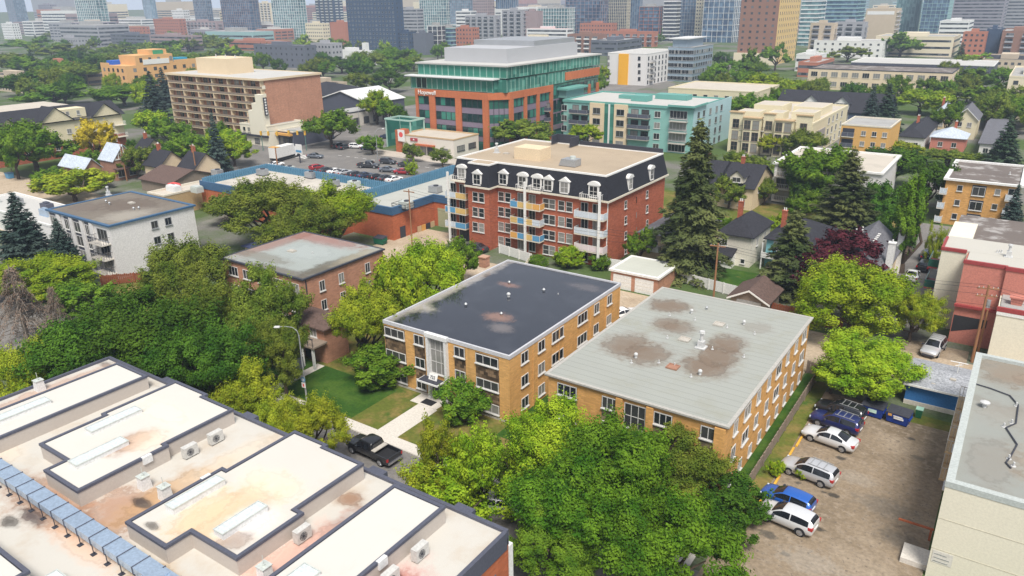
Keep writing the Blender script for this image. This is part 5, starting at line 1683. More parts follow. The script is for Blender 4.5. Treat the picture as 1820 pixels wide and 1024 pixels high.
# timber frame under construction
CX = foot(178, (222, 116), 372, 12)
cx = thing('timber_frame_building', 'unfinished plywood building wrapped in orange sheathing with blue tarps', 'building site', (CX[0], CX[1], 0))
W, D = CX[2] - CX[0], min(CX[3] - CX[1], 60)
M('plywood', (.66, .38, .16), .9, .1, sc=.4)
MB().box(0, 0, 0, W, D, 11.5).build('wall', 'plywood', cx)
part(cx, 'upper_storey', 'plywood', [(W * .35, 6, 11.502, W, D * .55, 16.2), (W * .5, D * .3, 16.202, W - 1, D * .5, 18.6)])
part(cx, 'parapet', 'plywood', [(0, 0, 11.502, W * .34, .4, 12.6)])
part(cx, 'parapet', 'plywood', [(W - .4, D * .56, 11.502, W, D, 12.8)])
for z in (8.2, 4.6, 1.0):
    wins(cx, W, D, 'F', spread(1, W - 1, 5), (z,), 2.0, 2.0, near=False, fm='plywood', sill=False)
    wins(cx, W, D, 'R', spread(2, D - 2, 8), (z,), 2.0, 2.0, near=False, fm='plywood', sill=False)
wins(cx, W, D, 'R', (9, 14, 19, 26), (12.6,), 1.8, 2.4, near=False, fm='plywood', sill=False)
for a, b, col in ((.12, 2, (.02, .12, .55)), (.62, D * .62, (.02, .30, .48))):
    part(cx, 'tarp', M('tarp_%d' % int(b), col, .5), [(W * a, b, 11.51, W * a + 6, b + 7, 13.6)])
part(cx, 'white_wrap', 'white_trim', [(W - .3, D * .2, 11.52, W + .2, D * .5, 14.0)])
part(cx, 'green_sheathing', M('sheath_green', (.05, .30, .14), .7), [(W - .9, D * .34, 16.3, W - .85, D * .46, 18.3)])

# half-timbered pub, low buildings behind the white block
ht = (-167, 84, -157, 104)
h5, W, D = house('pinkish brick hall with a silver roof left of the half timbered gable', foot(107, (150, 300), 178, 4.6), 4.6, 6.6, 'x', 'brick_brown', 'shingle_silver', 'hall', cat='hall')
h6r = foot(176, (201, 286), 241, 5.0)
h6, W, D = house('brick house with a half timbered white lattice gable and silver roof', h6r, 5.0, 8.4, 'x', 'brick_brown', 'shingle_silver', oh=.3, rw=((.25, .8), (.75, .8)), wsize=(1.8, 2.0))
lt = MB()
for t_ in np.linspace(.12, .88, 7):
    lt.box(W + .05, D * t_ - .09, 5.0, W + .16, D * t_ + .09, 5.0 + 3.2 * (1 - abs(t_ - .5) * 2))
lt.box(W + .06, .3, 5.0, W + .17, D - .3, 5.25).box(W + .06, D * .22, 6.3, W + .17, D * .78, 6.5)
lt.build('timber_lattice', 'white_trim', h6)
part(h6, 'veranda_roof', 'shingle_brown', [(W + .2, -.5, 2.9, W + 2.0, D + 3, 3.15)])
for lab, xl_, nr_, xr_ in (('dark slate roofed house with a red chimney left of the junction trees', 256, (283, 296), 300), ('dark roofed house with a tall red chimney behind the lattice gable', 236, (254, 272), 270), ('dark gabled house half hidden in trees below the balcony block', 318, (345, 300), 360)):
    r = foot(xl_, nr_, xr_, 4.2)
    house(lab, (r[0], r[1], r[2], max(r[3], r[1] + 7)), 4.2, 7.2, 'x', 'stucco_tan', 'shingle_dark', chim=(.25, .5), fw=((.3, 1.2), (.7, 1.2)))
bx = foot(262, (291, 347), 392, 4.6)
tb, W, D = block('low tan building with clutter on its pale roof behind the white block', (bx[0], bx[1], bx[2], bx[1] + 17), 4.6, M('khaki', (.42, .30, .16), .9), 'flat_tan', 'cream_trim', 'commercial_building', 'commercial building')
for i, (u, v, w, mt2, lb) in enumerate(((3, 4, 3, 'white_metal', 'pale rooftop unit at the left on the cluttered tan roof'), (8, 6, 2.2, 'galv_pale', 'pale green rooftop unit in the middle of the cluttered tan roof'), (W - 4, 5, 2.4, 'sign_red', 'red rooftop box at the right of the cluttered tan roof'))):
    tag(MB().box(-w / 2, -.8, 0, w / 2, .8, 1.1).box(-w / 2 + .1, -.7, 1.1, w / 2 - .1, .7, 1.3).build('rooftop_unit', mt2, None, (bx[0] + u, bx[1] + v, 4.26)), lb, 'rooftop unit')
bx2 = foot(248, (300, 318), 330, 4.0)
house('brown shingled shed roof building behind the tan one', (bx2[0], bx2[1], bx2[2], bx2[1] + 12), 2.8, 4.8, 'x', 'wood_grey', 'shingle_brown', 'shed', cat='shed')
wr = foot(-60, (88, 398), 100, 4.2)
w_, W, D = block('low white roofed building cluttered with pale equipment behind the left spruces', (wr[0], wr[1], wr[2], wr[1] + 9), 4.0, 'stucco_white', 'flat_white', 'white_trim', 'commercial_building', 'commercial building')
for i, (u, v, a, b, mt2, nm2) in enumerate(((.15, 3, 2, 1.4, 'galv_pale', 'pale'), (.3, 5, 3.4, 1.2, 'grey_metal', 'grey'), (.45, 2.5, 1.6, 1.6, 'white_metal', 'white'), (.6, 6, 2.6, 1.4, 'slate_trim', 'dark'), (.74, 3.5, 3.0, 1.0, 'galv', 'blue grey'), (.88, 5.5, 1.8, 1.8, 'wood_tan', 'tan'))):
    tag(MB().box(-a / 2, -b / 2, .1, a / 2, b / 2, 1.2).box(-a / 2 - .1, -b / 2 - .1, 0, a / 2 + .1, b / 2 + .1, .099).box(-a / 4, -b / 4, 1.2, a / 4, b / 4, 1.5).build('rooftop_unit', mt2, None, (wr[0] + u * W, wr[1] + v, 3.66)), '%s rooftop unit on the cluttered white roof behind the left spruces' % nm2, 'rooftop unit', 'units on the cluttered white roof')
sn, W, D = house('navy roofed shed with a white vent between the white block and the patched roof', (-104, 73.5, -96, 80), 2.6, 3.6, 'hip', 'stucco_tan', M('navy_shingle', (.035, .045, .10), .9), 'shed', cat='shed')
vent(-101.6, 75.6, 3.0, 'white pipe vent on the navy roofed shed', 'pipe', s=1.8)
wg, W, D = house('bright white metal roofed gable building beside the shops behind the junction tree', (-232, 206, -205, 226), 5.2, 9.0, 'y', 'slate_trim', 'white_metal', 'hall', cat='hall')
wp, W, D = block('small grey shop with a flat roof left of the white metal gable', (-205, 186, -194, 206), 5.0, 'concrete_light', 'flat_grey', 'dark_trim', 'shop_building', 'shop', fF=(3, (.6, 3.0), 1.8, 1.4, dict(fm='dark_trim')), fR=(4, (.6,), 2.6, 2.2, dict(fm='dark_trim')))
tu, W, D = house('cream and dark timbered house with a black mansard and white dormers', (-262, 214, -236, 240), 5.4, 9.2, 'hip', 'stucco_yellow', 'shingle_dark', fw=((.2, 3), (.4, 3), (.6, 3), (.8, 3)), rw=((.2, 3), (.5, 3), (.8, 3)), wsize=(1.4, 1.6))
for i, px in enumerate((606, 621, 635)):
    pass
pp = thing('patio_umbrella', 'orange patio umbrellas shading a terrace beside the white gable', 'umbrella', (-186, 199, 0))
MB().cyl(0, 0, 2.0, 2.8, 2.0, .1, 10).cyl(3.4, .6, 2.0, 2.8, 2.0, .1, 10).build('canopy', 'panel_orange', pp)
MB().cyl(0, 0, 0, 2.0, .05).cyl(3.4, .6, 0, 2.0, .05).build('pole', 'wood_tan', pp)


# ---------------- fences
def fence(name, label, p, q, h, mat, post=2.4, t=.07, style='board', z=0.0, group=None):
    p, q = Vector((*p, 0)), Vector((*q, 0))
    L = (q - p).length
    a = math.atan2(q.y - p.y, q.x - p.x)
    t_ = thing(name, label, 'fence', (p.x, p.y, z), a, group)
    m = MB()
    n = int(L / .28)
    for i in range(n):
        x = L * i / n
        m.box(x, -t / 2, .08, x + L / n * (.86 if style == 'board' else 1.0) - .004, t / 2, h - .05 - (.05 * ((i * 7) % 3) if style == 'board' else 0))
    m.box(0, t / 2 + .002, h * .25, L, t / 2 + .06, h * .25 + .1).box(0, t / 2 + .002, h * .75, L, t / 2 + .06, h * .75 + .1)
    m.build('fence_panel', mat, t_)
    for i in range(int(L / post) + 1):
        x = min(L, i * post)
        MB().box(x - .07, -t / 2 - .1, 0, x + .07, -t / 2 - .002, h + .05).build('fence_post', mat, t_)
    return t_


fence('wood_fence', 'weathered grey board fence between the green side lawn and the parked cars', (-14.45, 46.6), (-14.45, 81.5), 1.4, 'wood_grey')
fence('white_fence', 'long white panel fence between the alley and the back garden, behind the grey felt roof', (-39.4, 102.2), (-29.6, 100.6), 1.7, 'white_trim', style='panel')
fence('white_fence', 'white panel fence in front of the red mansard building', (-70.6, 99.3), (-63.0, 97.6), 1.7, 'white_trim', style='panel')
fence('white_fence', 'short white panel fence running from the mansard building toward the double garage', (-62.9, 97.5), (-60.5, 90.5), 1.7, 'cream_trim', style='panel')
fence('white_fence', 'white fence panel between the mansard corner and the double garage', (-51.4, 101.8), (-47.6, 102.3), 1.8, 'white_trim', style='panel')
fence('wood_fence', 'tan board fence along the left side of the weathered house garden', (-40.0, 103), (-38.6, 112.5), 1.7, 'wood_tan')
fence('wood_fence', 'grey board fence between the white house garden and the brown garage', (-29.4, 101.5), (-29.2, 114), 1.6, 'wood_grey')
fence('wood_fence', 'dark red-brown fence beside the small brown garage', (-24.2, 97.0), (-15, 96.4), 1.8, 'wood_red')
fence('wood_fence', 'red-brown fence beside the white apartment block lawn at left', (-113.4, 54.0), (-104, 64), 1.7, 'wood_red')
fence('wood_fence', 'grey gate fence at the far end of the green side lawn', (-15.8, 82.0), (-14.5, 82.0), 1.6, 'wood_grey')


# ================================================================ THE FAR TOWN AND THE TOWERS
M('wall_purple', (.29, .27, .31), .8, .08)
M('wall_brownbrick', (.27, .15, .11), .9, .1)
M('wall_mauve', (.33, .25, .25), .9, .1)
M('wall_tan', (.52, .43, .32), .9, .08)
M('wall_cream', (.70, .62, .46), .9, .06)
M('wall_yellow', (.66, .47, .20), .8, .08)
M('wall_grey', (.34, .34, .36), .85, .08)
M('wall_white', (.72, .72, .70), .85, .05)
M('wall_navy', (.045, .075, .13), .6, .12)
M('wall_teal', (.30, .46, .46), .7, .08)
M('wall_brick', (.42, .17, .11), .9, .12)
M('wall_slate', (.13, .14, .17), .8, .1)
panelglass('glass_blue', (.035, .065, .12), (.13, .21, .31))
panelglass('glass_sky', (.12, .20, .27), (.26, .38, .46))
panelglass('glass_teal', (.06, .13, .15), (.20, .33, .34))
panelglass('glass_dim', (.03, .035, .05), (.10, .11, .13))


BALC = {}


def tower(label, xl, xm, xr, yb, h, style, wall, gl='glass_blue', step=3.2, bay=3.0, roof='flat_grey', cat='tower', name='tower', group=None, dmax=45, top=None):
    c = ground(xm, yb)
    x1, y0 = c.x, c.y
    x0 = ux(xl, y0, 0)
    y1 = uy(xr, x1, 0) if xr > xm else y0 + 14
    D = min(max(y1 - y0, 10), dmax)
    W = max(x1 - x0, 6)
    if top is not None:      # roof row in the photo -> height
        d = FW * FPX + RT * (xm - 910) - UP * (top - 512)
        h = HC + d.z * (c - Vector((0, 0, 0))).xy.length / d.xy.length
        h = max(h, 4)
    t = thing(name, label, cat, (x0, y0, 0), group=group)
    nfl = max(1, int(h / step))
    if style in ('grid', 'bands', 'fins', 'white_grid'):
        MB().box(.35, .35, 0, W - .35, D - .35, h - .4).build('glazing', gl, t)
        m = MB()
        for k in range(nfl + 1):
            z = h * k / nfl - .3
            b = .9 if style == 'bands' else .32
            if style != 'fins':
                m.box(0, 0, max(0, z - b / 2), W, .34, z + b / 2)
                m.box(W - .34, .341, max(0, z - b / 2), W, D, z + b / 2)
        m.build('floor_bands', wall, t) if style != 'fins' else None
        if style != 'bands':
            f = MB()
            for i in range(int(W / bay) + 1):
                x = min(W - .2, i * bay)
                f.box(x, -.1, 0, x + .22, .33, h)
            for i in range(1, int(D / bay) + 1):
                y = i * bay
                f.box(W - .33, y, 0, W + .1, min(D, y + .22), h)
            f.build('mullions', wall, t)
        part(t, 'roof', roof, [(0, 0, h + .17, W, D, h + .5), (W * .25, D * .25, h + .502, W * .7, D * .7, h + 2.6)])
    else:
        MB().box(0, 0, 0, W, D, h - .3, top=False).build('wall', wall, t)
        part(t, 'roof', roof, [(.2, .2, h - .45, W - .2, D - .2, h - .3)])
        MB().ring(-.05, -.05, W + .05, D + .05, .25, h - .3, h + .3).build('roof_edge', wall, t)
        part(t, 'plant_room', wall, [(W * .3, D * .3, h - .298, W * .62, D * .65, h + 2.2)])
        if style == 'punch':
            ww = min(1.6, bay * .6)
            for k in range(nfl):
                z = h * k / nfl + .8
                if z + 1.6 > h - .4:
                    continue
                for u in spread(.4, W - .4, max(1, int(W / bay))):
                    win(t, W, D, 'F', u, z, ww, 1.5, near=False, fm='wall_grey' if 'navy' in wall else wall, pm='pane_far', sill='navy' in wall)
                for u in spread(.4, D - .4, max(1, int(D / bay))):
                    win(t, W, D, 'R', u, z, ww, 1.5, near=False, fm=wall, pm='pane_far', sill=False)
        elif style == 'balcony':
            for k in range(nfl):
                z = h * k / nfl
                if z + 2.4 > h:
                    continue
                n = max(1, int(W / 7))
                for u in spread(0, W, n):
                    win(t, W, D, 'F', u, z + .3, 4.2, 2.0, nv=2, near=False, fm='wall_grey', pm='pane_far', sill=False)
                bm_ = 'wall_white' if 'white' in label else 'wall_grey'
                if z > 1 and BALC.get(t.name, 0) < 90:
                    for u in spread(0, W, n):
                        MB().box(u - 2.3, -1.3, z - .1, u + 2.3, -.01, z + .1).box(u - 2.3, -1.3, z + .1, u + 2.3, -1.22, z + .9).build('balcony', bm_, t)
                    for v in spread(0, D, max(1, int(D / 7))):
                        MB().box(W + .01, v - 2.3, z - .1, W + 1.3, v + 2.3, z + .1).box(W + 1.22, v - 2.3, z + .1, W + 1.3, v + 2.3, z + .9).build('balcony', bm_, t)
                    BALC[t.name] = BALC.get(t.name, 0) + n + max(1, int(D / 7))
        elif style == 'strip':
            for k in range(nfl):
                z = h * k / nfl + .9
                if z + 1.5 > h - .3:
                    continue
                win(t, W, D, 'F', W / 2, z, W * .94, 1.4, nv=max(2, int(W / 4)), near=False, fm='wall_slate', pm='pane_far', sill=False)
                win(t, W, D, 'R', D / 2, z, D * .94, 1.4, nv=max(2, int(D / 4)), near=False, fm='wall_slate', pm='pane_far', sill=False)
    return t, W, D


FAR = [
    # label, xl, xm, xr, ybase, h, style, wall, glass, {extra}
    ('hazy purple grey tower at the top left corner', 22, 36, 57, 60, 80, 'grid', 'wall_purple', 'glass_sky', {}),
    ('hazy low grey apartment tower right of the top left corner', 78, 98, 111, 58, 0, 'punch', 'wall_purple', '', dict(top=8)),
    ('pale teal glass condominium tower with white frames at upper left', 146, 183, 203, 72, 80, 'grid', 'wall_white', 'glass_teal', dict(bay=4.5)),
    ('slim hazy blue glass tower right of the teal one', 262, 276, 284, 58, 90, 'fins', 'wall_grey', 'glass_sky', {}),
    ('low brick warehouse with a dark blue upper storey at upper left', 28, 128, 136, 64, 0, 'strip', 'wall_mauve', '', dict(top=40, cat='building', name='warehouse')),
    ('pale blocky building left of the brick warehouse', 8, 26, 34, 70, 0, 'punch', 'wall_white', '', dict(top=42, cat='building', name='building')),
    ('long red brick building with rows of windows below the teal tower', 158, 256, 268, 74, 0, 'punch', 'wall_brick', '', dict(top=48, bay=4, cat='building', name='building')),
    ('dark blue fronted low building right of the long brick one', 200, 270, 284, 86, 0, 'strip', 'wall_slate', '', dict(top=62, cat='building', name='building')),
    ('white cubic building above the red brick block', 312, 332, 342, 66, 0, 'punch', 'wall_white', '', dict(top=18, cat='building', name='building')),
    ('red brick block below the white cubic building', 278, 322, 335, 70, 0, 'punch', 'wall_brick', '', dict(top=34, bay=4, cat='building', name='building')),
    ('pinkish gabled apartment row left of the brown and blue tower', 336, 388, 398, 72, 0, 'balcony', 'wall_mauve', '', dict(top=38, cat='building', name='apartment_building')),
    ('tall blue grey tower left of the brown and blue one', 352, 374, 384, 66, 85, 'grid', 'wall_grey', 'glass_blue', {}),
    ('tall brown and blue condominium tower with balconies', 400, 452, 468, 68, 80, 'grid', 'wall_mauve', 'glass_blue', dict(bay=4)),
    ('cream apartment tower between the brown and the white gridded towers', 462, 486, 494, 62, 0, 'balcony', 'wall_cream', '', dict(top=5)),
    ('white gridded apartment tower', 489, 536, 550, 70, 80, 'white_grid', 'wall_white', 'glass_teal', dict(bay=4)),
    ('small cream apartment block with balconies under the white gridded tower', 546, 576, 587, 80, 0, 'punch', 'wall_cream', '', dict(top=42, cat='building', name='apartment_building')),
    ('dark blue tower with white balconies left of the navy hotel', 566, 598, 614, 66, 70, 'balcony', 'wall_navy', '', {}),
    ('blank red brick building left of the navy hotel', 590, 617, 620, 82, 0, 'plain', 'wall_brick', '', dict(top=40, cat='building', name='building')),
    ('big navy blue hotel block with rows of small balconies', 622, 707, 712, 94, 0, 'punch', 'wall_navy', '', dict(top=-6, bay=3.8)),
    ('low navy annex right of the navy hotel', 707, 728, 733, 94, 0, 'punch', 'wall_navy', '', dict(top=58, cat='building', name='building')),
    ('grey office tower behind the navy annex', 712, 744, 750, 76, 0, 'strip', 'wall_grey', '', dict(top=16)),
    ('pale green glass tower with white grid in the upper middle', 748, 793, 797, 66, 75, 'white_grid', 'wall_white', 'glass_teal', dict(bay=3.4)),
    ('pale slim tower left of the brown one in the upper middle', 798, 836, 842, 62, 80, 'grid', 'wall_purple', 'glass_sky', {}),
    ('brown tower with a cream edge in the upper middle', 842, 868, 880, 66, 80, 'punch', 'wall_mauve', '', {}),
    ('blue glass tower right of the brown and cream one', 882, 915, 922, 62, 70, 'fins', 'wall_grey', 'glass_blue', {}),
    ('white terraced building left of the grey balcony block', 812, 838, 846, 76, 0, 'strip', 'wall_white', '', dict(top=20, cat='building', name='building')),
    ('grey balcony block under the brown and cream tower', 828, 880, 890, 80, 0, 'balcony', 'wall_grey', '', dict(top=28, cat='building', name='apartment_building')),
    ('dark corrugated building left of the white pillared one', 736, 758, 766, 98, 0, 'plain', 'wall_slate', '', dict(top=60, cat='building', name='building')),
    ('narrow building with white pillars left of the blue banded office', 762, 780, 786, 96, 0, 'grid', 'wall_white', 'glass_dim', dict(top=46, bay=5, cat='building', name='building')),
    ('blue banded office left of the brick building', 783, 803, 808, 94, 0, 'bands', 'wall_teal', 'glass_blue', dict(top=50, cat='building', name='office_building')),
    ('brick and white framed low building right of the blue banded office', 806, 840, 850, 94, 0, 'punch', 'wall_brick', '', dict(top=50, cat='building', name='building')),
    ('grey framed apartment block near the middle top', 893, 928, 934, 80, 0, 'balcony', 'wall_grey', '', dict(top=18, cat='building', name='apartment_building')),
    ('plain mauve block between two balcony blocks at the middle top', 930, 955, 958, 80, 0, 'plain', 'wall_mauve', '', dict(top=20, cat='building', name='apartment_building')),
    ('pale teal and white apartment block above the red roof', 956, 1006, 1022, 78, 0, 'white_grid', 'wall_white', 'glass_teal', dict(top=14, cat='building', name='apartment_building')),
    ('building with a bright red roof in the upper middle', 936, 1008, 1014, 86, 0, 'strip', 'wall_white', '', dict(top=52, roof='sign_red', cat='building', name='building')),
    ('blue and brown condominium tower above the red roof', 1004, 1066, 1080, 74, 65, 'grid', 'wall_mauve', 'glass_blue', dict(bay=4.5)),
    ('cream gridded office tower at the upper middle', 1079, 1112, 1116, 64, 70, 'white_grid', 'wall_cream', 'glass_dim', dict(bay=2.4)),
    ('bright blue glass tower right of the cream gridded one', 1114, 1134, 1138, 62, 60, 'fins', 'wall_grey', 'glass_blue', {}),
    ('brick and blue apartment tower left of the white banded one', 1134, 1166, 1176, 74, 0, 'grid', 'wall_brick', 'glass_blue', dict(top=12, bay=5)),
    ('white banded apartment tower', 1176, 1200, 1206, 74, 0, 'bands', 'wall_white', 'glass_dim', dict(top=2)),
    ('dark blue glass tower left of the yellow panelled one', 1204, 1232, 1236, 70, 70, 'grid', 'wall_grey', 'glass_blue', {}),
    ('slim white tower with yellow panels', 1233, 1243, 1248, 72, 60, 'punch', 'wall_cream', '', dict(bay=3)),
    ('blue glass tower with a bold white frame', 1246, 1300, 1314, 76, 75, 'white_grid', 'wall_white', 'glass_blue', dict(bay=5.0, step=5.2)),
    ('two brick apartment slabs with white balconies in the upper middle', 1008, 1064, 1078, 96, 0, 'balcony', 'wall_brownbrick', '', dict(top=62, cat='building', name='apartment_building')),
    ('flat brick apartment block with roof box', 1030, 1086, 1096, 78, 0, 'punch', 'wall_brick', '', dict(top=42, cat='building', name='apartment_building')),
    ('dark glazed low office with a grey roof left of the white and yellow block', 1050, 1096, 1140, 100, 0, 'strip', 'wall_slate', '', dict(top=73, cat='building', name='office_building')),
    ('long low brick block behind the dark glazed office', 1072, 1160, 1168, 84, 0, 'balcony', 'wall_brick', '', dict(top=57, cat='building', name='apartment_building')),
    ('cream blank walled building behind the green office', 905, 1008, 1012, 94, 0, 'plain', 'wall_cream', '', dict(top=68, cat='building', name='building')),
    ('tall brown tower with a yellow right side and small dark windows', 1308, 1374, 1411, 116, 62, 'punch', 'wall_brownbrick', '', dict(bay=4.2, step=3.6, dmax=60)),
    ('pale tower with teal bands right of the yellow sided one', 1416, 1446, 1460, 82, 60, 'bands', 'wall_white', 'glass_teal', {}),
    ('grey balcony block with a tan side wall', 1434, 1476, 1482, 100, 0, 'balcony', 'wall_tan', '', dict(top=42, cat='building', name='apartment_building')),
    ('hazy blue tower behind the tan walled balcony block', 1460, 1516, 1530, 76, 60, 'bands', 'wall_teal', 'glass_blue', {}),
    ('dark balcony block left of the blank tan tower', 1478, 1530, 1536, 92, 0, 'balcony', 'wall_grey', '', dict(top=40, cat='building', name='apartment_building')),
    ('blank tan tower with balconies on its right edge', 1530, 1582, 1592, 88, 0, 'plain', 'wall_tan', '', dict(top=16)),
    ('white three storey block with dark window strips', 1444, 1566, 1578, 104, 0, 'punch', 'wall_white', '', dict(top=74, bay=5, cat='building', name='apartment_building')),
    ('wide cream office with three dark window bands', 1552, 1690, 1702, 102, 0, 'strip', 'wall_cream', '', dict(top=66, step=4.2, cat='building', name='office_building')),
    ('teal blue glass tower behind the wide cream office', 1584, 1624, 1630, 66, 75, 'fins', 'wall_teal', 'glass_teal', {}),
    ('blue curtain wall tower at the upper right', 1630, 1676, 1684, 70, 75, 'white_grid', 'wall_teal', 'glass_blue', dict(bay=4)),
    ('large grey purple slab tower at the upper right', 1684, 1776, 1782, 64, 80, 'strip', 'wall_purple', '', {}),
    ('hazy grey slab tower at the top right corner', 1780, 1836, 1842, 60, 70, 'strip', 'wall_grey', '', {}),
    ('pale stepped office below the grey purple slab', 1664, 1716, 1726, 78, 0, 'strip', 'wall_white', '', dict(top=38, cat='building', name='office_building')),
    ('orange brick gridded building left of the dark blue one', 1704, 1745, 1748, 104, 0, 'punch', 'wall_brick', '', dict(top=58, cat='building', name='building')),
    ('dark blue narrow building between two brick ones at upper right', 1745, 1770, 1774, 102, 0, 'plain', 'wall_navy', '', dict(top=52, cat='building', name='building')),
    ('brown brick balcony block at the right edge', 1772, 1830, 1836, 106, 0, 'balcony', 'wall_brownbrick', '', dict(top=56, cat='building', name='apartment_building')),
    ('long dark apartment building with blue windows left of the junction', 455, 545, 552, 122, 0, 'punch', 'wall_slate', '', dict(top=82, bay=5, cat='building', name='apartment_building')),
    ('brown roofed low row behind the long dark building', 400, 500, 520, 92, 0, 'strip', 'wall_brick', '', dict(top=74, cat='building', name='building')),
    ('pale grey low building with a white roof left of the navy hotel', 556, 592, 604, 118, 0, 'punch', 'wall_grey', '', dict(top=78, roof='flat_white', cat='building', name='building')),
    ('bright white stucco building with a square chimney under the navy hotel', 592, 652, 660, 118, 0, 'plain', 'wall_white', '', dict(top=92, cat='building', name='building')),
    ('mauve low building with a white lower wall behind the timber frame', 270, 346, 356, 92, 0, 'strip', 'wall_mauve', '', dict(top=64, cat='building', name='building')),
    ('grey low roofed building among the upper left trees', 100, 142, 150, 92, 0, 'punch', 'wall_grey', '', dict(top=68, cat='building', name='building')),
    ('cream terrace with dark gables at the left edge', -20, 58, 66, 168, 0, 'punch', 'wall_tan', '', dict(top=138, roof='shingle_dark', cat='building', name='terrace')),
    ('low brick building with a white roof in the left trees', 84, 110, 118, 140, 0, 'punch', 'wall_brick', '', dict(top=112, roof='flat_white', cat='building', name='building')),
    ('long tan building with a curved dark lower roof left of the timber frame', 88, 158, 166, 152, 0, 'strip', 'wall_tan', '', dict(top=130, cat='building', name='building')),
    ('low white and red building right of the yellow sided tower', 1412, 1452, 1466, 128, 0, 'strip', 'wall_white', '', dict(top=98, cat='building', name='building')),
    ('low red brick building left of the peach office', 1416, 1452, 1480, 138, 0, 'strip', 'wall_brick', '', dict(top=112, cat='building', name='building')),
    ('cream balcony apartment block at the right edge above the trees', 1778, 1850, 1856, 215, 0, 'punch', 'wall_cream', '', dict(top=138, cat='building', name='apartment_building')),
    ('dark slate roofed row at the right edge below the brown balcony block', 1742, 1840, 1846, 132, 0, 'punch', 'wall_tan', '', dict(top=108, roof='shingle_dark', cat='building', name='terrace')),
    ('tan low building right of the balcony slab block', 545, 590, 606, 178, 0, 'punch', 'wall_tan', '', dict(top=150, roof='shingle_dark', cat='building', name='building')),
]
RF = random.Random(8)
for i in range(100):
    y = RF.uniform(560, 1500) if i < 64 else RF.uniform(330, 900)
    x = -y * (RF.uniform(.12, 1.02) if i < 64 else RF.uniform(1.25, 2.1))
    if math.hypot(x, y) < 1000:
        continue
    w, d = RF.uniform(16, 46), RF.uniform(14, 36)
    hh = RF.choice([8, 11, 14, 18, 24, 30]) * RF.uniform(.8, 1.2)
    wm = RF.choice(['wall_mauve', 'wall_brownbrick', 'wall_tan', 'wall_cream', 'wall_grey', 'wall_white', 'wall_brick', 'wall_purple', 'wall_teal'])
    t_ = thing('building', 'hazy block in the dense far background of downtown', 'building', (x, y, 0), group='hazy blocks in the far background')
    MB().box(0, 0, 0, w, d, hh).build('wall', wm, t_)
    part(t_, 'roof', RF.choice(['flat_grey', 'flat_white', 'flat_tan']), [(.3, .3, hh + .002, w - .3, d - .3, hh + .25), (w * .3, d * .3, hh + .252, w * .6, d * .7, hh + 2.4)])
    for k in range(int(hh / 3.4)):
        for f_, L_ in (('F', w), ('R', d)):
            n_w = max(1, int(L_ / 9))
            for u in spread(.6, L_ - .6, n_w):
                win(t_, w, d, f_, u, 1 + k * 3.4, L_ / n_w * .8, 1.7, nv=3, near=False, fm=wm, pm='pane_far', sill=False)
for i in range(84):
    a_, d_ = R(RF.uniform(-66, 2)), RF.uniform(1000, 2350)
    x, y = math.sin(a_) * d_, math.cos(a_) * d_
    if x < -1850 or y > 2500:
        continue
    w, d = RF.uniform(30, 110), RF.uniform(25, 70)
    hh = RF.choice([9, 12, 16, 22, 34, 48]) * RF.uniform(.8, 1.2)
    t_ = thing('building', 'hazy block on the distant city horizon', 'building', (x, y, 0), group='hazy blocks on the horizon')
    MB().box(0, 0, 0, w, d, hh).build('wall', RF.choice(['wall_mauve', 'wall_tan', 'wall_cream', 'wall_grey', 'wall_white', 'wall_brick', 'wall_purple', 'wall_teal']), t_)
    part(t_, 'roof', RF.choice(['flat_grey', 'flat_white']), [(.3, .3, hh + .002, w - .3, d - .3, hh + .3), (w * .3, d * .3, hh + .302, w * .6, d * .7, hh + 4)])
    for k in range(min(8, int(hh / 4))):
        part(t_, 'window_band', 'pane_far', [(1, -.06, 1.5 + k * 4, w - 1, -.003, 3.4 + k * 4), (w + .003, 1, 1.5 + k * 4, w + .06, d - 1, 3.4 + k * 4)])
for (lab, xl, xm, xr, yb, h, st, wm, gm, kw) in FAR:
    t_, W_, D_ = tower(lab, xl, xm, xr, yb, h, st, wm, gm or 'glass_blue', **kw)
    if 'yellow right side' in lab:
        part(t_, 'yellow_side', 'wall_yellow', [(W_ + .003, .3, 0, W_ + .25, D_ - .3, 61.5)])
        for k in range(16):
            for v in spread(1, D_ - 1, 11):
                win(t_, W_, D_, 'R', v, 61 * k / 17 + .8, 1.5, 2.0, near=False, fm='wall_yellow', pm='glass_dim', sill=False, off=.25)
        part(t_, 'podium', 'wall_cream', [(-1.5, -1.5, 0, W_ + 1.5, -.005, 7)])
    if 'balconies on its right edge' in lab:
        for k in range(9):
            balcony(t_, W_, D_, 'R', D_ * .5, 2 + k * 3.2, D_ * .7, 1.5, 'wall_white', 'wall_grey', 'bars')
        part(t_, 'white_crown', 'wall_white', [(1, -.05, 26, W_ - 1, -.003, 28.5)])
    if 'square chimney' in lab:
        part(t_, 'chimney', 'wall_white', [(W_ - 4, 1, 0, W_ - .5, 4, 15)])


